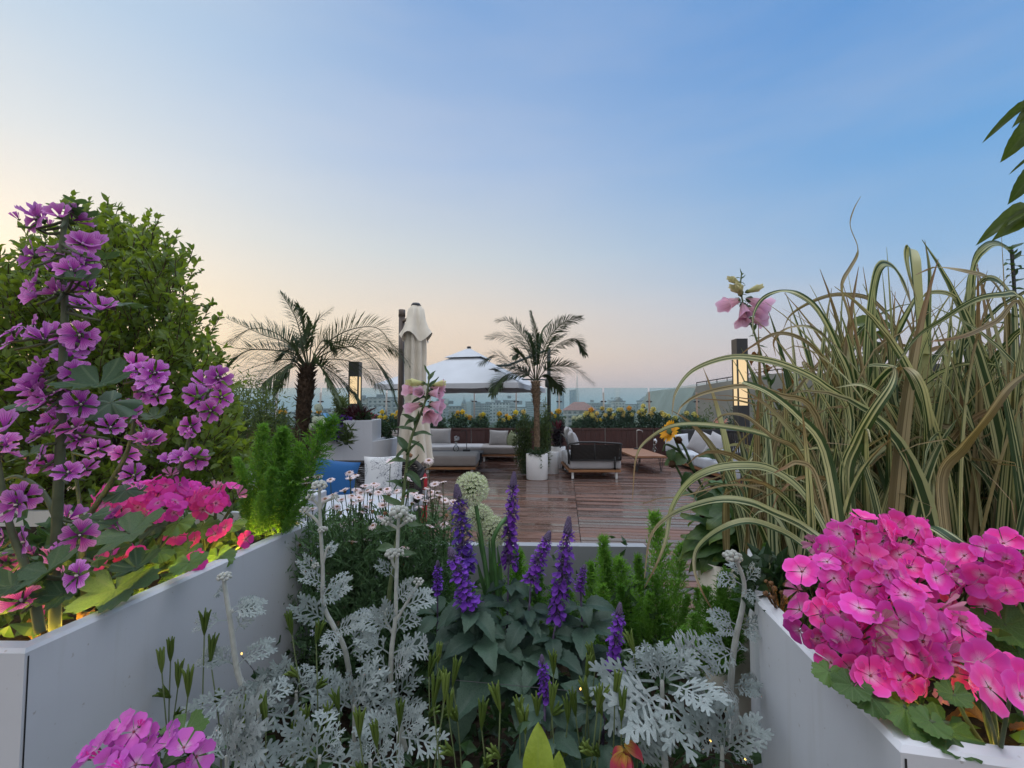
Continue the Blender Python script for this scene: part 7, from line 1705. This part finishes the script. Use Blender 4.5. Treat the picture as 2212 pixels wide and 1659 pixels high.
# ---- lights tucked into the planters
def led(label, pts, rad=.004):
    o = thing('led_strip', pts[0], label, 'led strip'); b = MB(); b.tube(pts, rad, 6); b.build('glow_tube', M_led2 if pts[0][0] > 0 else M_led, o)
    b = MB(); b.tube([V(pts[0])+V((0, 0, -.012)), V(pts[-1])+V((0, 0, -.012))], .006, 5); b.build('mount', M_dark, o)
ins = lambda p, dx, dy: V((p.x+dx, p.y+dy, .962))
led('warm strip light hidden inside the long rim of the left planter', [ins(O1, -.05, .06), ins(O2, -.05, -.06)])
led('warm strip light along the near front rim of the left planter', [ins(O1, -.06, .055), V((-1.9, .90, .962))])
led('warm strip light inside the long rim of the right planter', [ins(Q1, .055, .06), ins(Q2, .055, -.03)])
led('warm strip light along the front rim of the right planter', [ins(Q1, .07, .045), V((1.6, .56, .962))])
o = thing('fairy_lights', (W(620, 1450, 1.15).x, 1.15, .45), 'string of tiny warm fairy lights among the silver leaves and salvia', 'fairy lights'); P = []
for x, y, Y in [(522, 1412, 1.2), (618, 1493, 1.08), (803, 1439, 1.2), (820, 1448, 1.2), (1254, 1488, 1.1), (1276, 1491, 1.1), (1520, 1622, .95), (1610, 1640, 1.0), (1535, 1600, .98)]:
    p = W(x, y, Y-.04); P.append(p); b = MB(); lump(b, p, (.0020, .0020, .0030), 5, 7, .05); b.build('bulb', M_fairy, o)
b = MB(); b.tube(spline([p-V((0, 0, .006)) for p in P], 4), .0008, 4); b.build('wire', M_dark, o)

# ---- striped ornamental grass
def grassmat(name, g1, g2, c1, brown):
    m, t = newmat(name); tc = nd(t, 'ShaderNodeTexCoord'); sp = nd(t, 'ShaderNodeSeparateXYZ', {0: tc.outputs['UV']}); u, v = sp.outputs[0], sp.outputs[1]
    rnd = nd(t, 'ShaderNodeObjectInfo').outputs['Random']
    st = nd(t, 'ShaderNodeTexNoise', {'Vector': nd(t, 'ShaderNodeCombineXYZ', {0: mth(t, 'MULTIPLY', u, 3.4), 1: mth(t, 'MULTIPLY', v, .35), 2: mth(t, 'MULTIPLY', rnd, 40.0)}).outputs[0], 'Scale': 1.5, 'Detail': 2.0}).outputs[0]
    fine = nd(t, 'ShaderNodeTexNoise', {'Vector': nd(t, 'ShaderNodeCombineXYZ', {0: mth(t, 'MULTIPLY', u, 30.0), 1: mth(t, 'MULTIPLY', v, 3.0), 2: mth(t, 'MULTIPLY', rnd, 17.0)}).outputs[0], 'Scale': 1.0, 'Detail': 3.0}).outputs[0]
    c = mixc(t, nd(t, 'ShaderNodeMapRange', {0: st, 1: .47, 2: .53}).outputs[0], ramp(t, fine, [(.3, g1), (.7, g2)]), c1)
    n2 = noise(t, tc.outputs['Object'], 9, 3)
    br = mth(t, 'ADD', mth(t, 'MULTIPLY', v, .9), mth(t, 'ADD', mth(t, 'MULTIPLY', n2, .5), mth(t, 'MULTIPLY', rnd, .55)))
    bf = nd(t, 'ShaderNodeMapRange', {0: br, 1: 1.24, 2: 1.5}).outputs[0]
    c = mixc(t, mth(t, 'MULTIPLY', bf, .9), c, ramp(t, fine, [(.3, [x*.55 for x in brown]), (.7, brown)]))
    p = nd(t, 'ShaderNodeBsdfPrincipled', {'Base Color': c, 'Roughness': .5, 'Specular IOR Level': .35, 'Normal': bump(t, fine, .35, .002)}).outputs[0]
    tr = nd(t, 'ShaderNodeBsdfTranslucent', {'Color': mixc(t, 1.0, c, (1.2, 1.2, .7), 'MULTIPLY')}).outputs[0]
    finish(t, nd(t, 'ShaderNodeMixShader', {0: .28, 1: p, 2: tr}).outputs[0]); return m
GM = [grassmat('striped_grass_blade', (.026, .060, .022), (.065, .11, .038), (.54, .54, .31), (.34, .21, .11)), grassmat('green_striped_grass_blade', (.022, .055, .026), (.055, .10, .042), (.46, .49, .29), (.30, .19, .10)), grassmat('dry_striped_grass_blade', (.10, .085, .04), (.20, .15, .07), (.38, .31, .18), (.33, .19, .10))]
GRP = 'striped grass clumps'
clumps = [(1790, 1.22, 'striped grass clump at the left of the mass, with long arching blades over the deck'), (1920, 1.28, 'middle striped grass clump with the thick folded blade rising to the sky'), (2060, 1.2, 'right middle striped grass clump behind the geranium ball'), (2190, 1.15, 'striped grass clump cut by the right picture edge'), (1860, 1.5, 'striped grass clump farther back between the left and middle clumps'), (2120, 1.5, 'striped grass clump farther back behind the right ones'), (1735, 1.36, 'small striped grass clump at the left end of the mass, next to the lamp post')]
CL = []
for x, Y, lb in clumps:
    CL.append((x, Y, thing('striped_grass', (W(x, 1200, Y).x, Y, .95), lb, 'ornamental grass', GRP)))
def blade(o, C, w0, mat, face, tipf=2.2, fold=.3):
    b = MB(); m = len(C); vs = []; uvs = []; prev = None
    for i, p in enumerate(C):
        t_ = (C[min(i+1, m-1)]-C[max(i-1, 0)]).normalized(); f = face if not callable(face) else face(i/(m-1))
        x = t_.cross(f)
        if x.length < .08: x = prev if prev is not None else t_.orthogonal()
        x = x.normalized()
        if prev is not None and x.dot(prev) < 0: x = -x
        if prev is not None: x = (x*.5+prev*.5).normalized()
        prev = x; n_ = x.cross(t_); s_ = i/(m-1); w = w0*(.75+.25*min(1, s_*4))*(1-s_**tipf)+.0006
        vs += [p-x*w, p-n_*w*fold, p+x*w]; uvs += [(0, s_), (.5, s_), (1, s_)]
    b.add(vs, [(i*3+k, i*3+k+1, i*3+k+4, i*3+k+3) for i in range(m-1) for k in range(2)], uvs); return b.build('blade', mat, o, True)
J = lambda x, y: (1382+.3819*x, 403+.3819*y)
K = lambda x, y: (1152+.2343*x, 778+.2343*y)
KEY = [  # control points in the picture, half width px, material, clump, depth shift
 ([(1780, 1190), (1755, 1060)]+[J(*q) for q in [(880, 1500), (700, 1400), (420, 1350), (200, 1350), (60, 1420)]]+[(1375, 985), (1366, 1080)], 7, 0, 0, -.05),
 ([(1800, 1190), J(1190, 1320), J(1050, 1130), J(850, 1020), J(650, 970), J(480, 970), J(300, 1040), J(205, 1160), J(182, 1290)], 9, 0, 0, -.1),
 ([(1830, 1190), J(1200, 1200), J(1110, 900), J(1010, 700), J(900, 610), J(800, 590), J(700, 630), J(645, 720), J(640, 850)], 9, 0, 0, .0),
 ([(1835, 1190), J(1200, 1000), J(1190, 760), J(1145, 600), J(1150, 530), J(1190, 460), J(1228, 390), J(1230, 330), J(1190, 220), J(1210, 130), J(1250, 55)], 5, 2, 1, .0),
 ([(1990, 1200), J(1620, 1300), J(1600, 900), J(1575, 600), J(1560, 420), J(1545, 350), J(1520, 350), J(1508, 400), J(1530, 520), J(1570, 650)], 15, 0, 1, -.05),
 ([(2010, 1200), J(1635, 1200), J(1630, 800), J(1640, 500), J(1612, 302)], 10, 1, 1, .02),
 ([(1870, 1190), J(1280, 1300), J(1300, 800), J(1330, 540), J(1370, 440), J(1430, 450), J(1480, 520), J(1520, 620), J(1538, 690)], 12, 1, 1, .0),
 ([(2090, 1200), J(1870, 1100), J(1870, 600), J(1900, 420), J(1960, 340), J(2020, 320), J(2075, 345), J(2120, 385), J(2175, 390)], 11, 1, 2, .0),
 ([(1800, 1190), (1740, 1070), (1670, 1015), (1597, 1005), (1527, 1018), (1480, 1050), (1450, 1101), (1440, 1160), (1420, 1215), (1392, 1270)], 9, 1, 0, -.18),
 ([(1790, 1195), (1740, 1140), (1670, 1106), (1621, 1085), (1562, 1078), (1503, 1090), (1445, 1115), (1405, 1160), (1392, 1250)], 9, 1, 0, -.2),
 ([(1770, 1220), (1720, 1165), (1670, 1139), (1621, 1125), (1574, 1134), (1530, 1160), (1504, 1190), (1500, 1230), (1515, 1275), (1540, 1320)], 7, 1, 0, -.22),
 ([(1830, 1190), J(1000, 1300), J(800, 1180), J(620, 1130), J(480, 1140), J(330, 1180), J(240, 1240), J(210, 1300)], 7, 2, 0, -.05),
 ([(1820, 1190), J(1050, 1500), J(900, 1300), J(740, 1170), J(600, 1110), J(560, 1110)], 13, 0, 0, -.15),
 ([(1840, 1195), J(1130, 1500), J(1150, 1180), J(1090, 920), J(980, 800), J(840, 800), J(760, 870), J(770, 960)], 8, 0, 0, .05),
 ([(1850, 1195), J(1160, 1300), J(1050, 1000), J(930, 870), J(780, 830), J(640, 900), J(560, 960)], 7, 2, 0, .06),
 ([(1860, 1195), J(1260, 1300), J(1320, 1150), J(1400, 1050), J(1440, 1020), J(1300, 1010), J(1280, 1060)], 9, 0, 1, -.1),
 ([(1850, 1230), J(1170, 1650), J(1230, 1450), J(1320, 1280), J(1420, 1130), J(1445, 1040), J(1410, 1010)], 14, 0, 1, -.2),
 ([(2000, 1200), J(1630, 1650), J(1640, 1400), J(1610, 1180), J(1560, 1070), J(1500, 1020), J(1460, 1040), J(1455, 1120)], 13, 0, 1, -.2),
 ([(2010, 1210), J(1600, 1500), J(1480, 1350), J(1380, 1200), J(1250, 1120), J(1100, 1140)], 10, 0, 1, -.15),
 ([(2050, 1210), J(1710, 1650), J(1830, 1480), J(1960, 1320), J(2080, 1150), J(2172, 1070), J(2260, 1010)], 13, 2, 2, -.25),
 ([(2100, 1200), J(1920, 1300), J(1915, 800), J(1912, 440)], 10, 2, 2, -.1),
 ([(2150, 1200), J(2000, 1200), J(1930, 900), J(1800, 640), J(1640, 600), J(1560, 680)], 10, 0, 2, -.05),
 ([(2150, 1200), J(2080, 900), J(2060, 640), J(1980, 520), J(1850, 480), J(1700, 455), J(1640, 465), J(1560, 500)], 9, 2, 2, -.1),
 ([(2200, 1200), J(2120, 900), J(2110, 650), J(2040, 540), J(1960, 520), J(1900, 580), J(1860, 700)], 11, 0, 2, -.1),
 ([(2230, 1200), J(2172, 800), J(2140, 620), J(2060, 610), J(1900, 640), J(1700, 760), J(1560, 860), J(1400, 1080)], 8, 0, 3, -.15),
 ([(2260, 1000), J(2172, 690), J(2020, 760), J(1850, 840), J(1700, 870), J(1600, 875)], 6, 2, 3, -.3),
 ([(1960, 1195), J(1480, 1300), J(1480, 900), J(1340, 660), J(1150, 610), J(1000, 640), J(860, 720), J(810, 810)], 6, 2, 1, .1),
 ([(1890, 1195), J(1300, 1200), J(1420, 900), J(1520, 700), J(1600, 560)], 9, 0, 1, .1),
 ([(1990, 1250), (2000, 1190), (2010, 1140), (2060, 1165), (2130, 1215), (2200, 1265)], 16, 1, 2, -.35),
 ([(1905, 1190), J(1200, 1500), J(1040, 1200), J(960, 1060), J(930, 1000), J(960, 1010), J(1000, 1080)], 10, 0, 0, .0),
 ([(1790, 1195), J(960, 1650), J(880, 1480), J(760, 1420), J(600, 1300), J(480, 1290), J(420, 1330)], 6, 2, 0, -.1),
 ([(1800, 1200), J(1000, 1640), J(900, 1560), J(820, 1590), J(760, 1620)], 7, 2, 0, -.25),
]
random.seed(1000)
for pts, hw, mi, ci, dy in KEY:
    Y = CL[ci][1]+dy; C = [V(W(x, y, Y+.04*sin(i*1.3))) for i, (x, y) in enumerate(pts)]; C = [V((C[0].x, C[0].y, .95))]+C if C[0].z > 1.0 else C
    blade(CL[ci][2], spline(C, 5), hw*1.05/F*Y, GM[mi], V((U(-.3, .3), -1, U(.15, .6))))
for ci, (cx_, Yc_, o) in enumerate(CL):
    n = [74, 92, 92, 92, 80, 80, 66][ci]; c0 = W(cx_, 1200, Yc_)
    for k in range(n):
        bx = c0.x+random.gauss(0, .085); by = Yc_+U(-.14, .30); a = U(0, 6.28); bend = random.random()
        L = (U(.36, .60) if ci == 0 else U(.42, .74)) if ci in (0, 4, 6) else U(.48, .92); th0 = abs(random.gauss(.10, .12)); th1 = (.15+1.3*bend**1.8) if k % 4 else U(1.5, 2.8); az = a; L = L*(1.25 if th1 > 1.3 else 1)*(.60 if cos(az) < .15 and th1 > 1.0 else 1); P = [V((bx, by, .95))]; N = 14
        tw = U(-.25, .25)
        for i in range(N):
            s_ = (i+1)/N; th = th0+th1*s_**2.4; az_ = az+tw*s_; P.append(P[-1]+V((sin(th)*cos(az_), sin(th)*sin(az_)*.6, cos(th)))*(L/N))
        mi = 2 if random.random() < .13 else (1 if random.random() < .5 else 0); fa = U(-1.1, 1.1)
        blade(o, P, U(.0070, .0160), GM[mi], V((sin(fa), -cos(fa), U(0, .4))))
    if ci == 0:            # long thin blades arching out over the deck
        for k in range(0):
            P = [V((c0.x+random.gauss(-.03, .05), Yc_+U(-.25, .1), .95))]; L = U(.40, .72); az = pi+U(-.5, .5); th1 = U(1.7, 2.9); N = 16
            for i in range(N):
                s_ = (i+1)/N; th = .12+th1*s_**1.9; P.append(P[-1]+V((sin(th)*cos(az), sin(th)*sin(az)*.5, cos(th)))*(L/N))
            blade(o, P, U(.003, .0075), GM[random.choice((0, 1, 2, 2))], V((U(-.4, .4), -1, U(.1, .7))))
    for k in range(14):        # thin broken dry wisps
        bx = c0.x+random.gauss(0, .1); a = U(0, 6.28); P = [V((bx, Yc_+U(-.1, .2), .95+U(.2, .5)))]; d = V((cos(a), sin(a)*.6, U(.2, 1)))
        for i in range(8): d = (d+rv(.35)-V((0, 0, .12))).normalized(); P.append(P[-1]+d*.045)
        blade(o, P, U(.0015, .003), GM[2], V((0, -1, .3)))
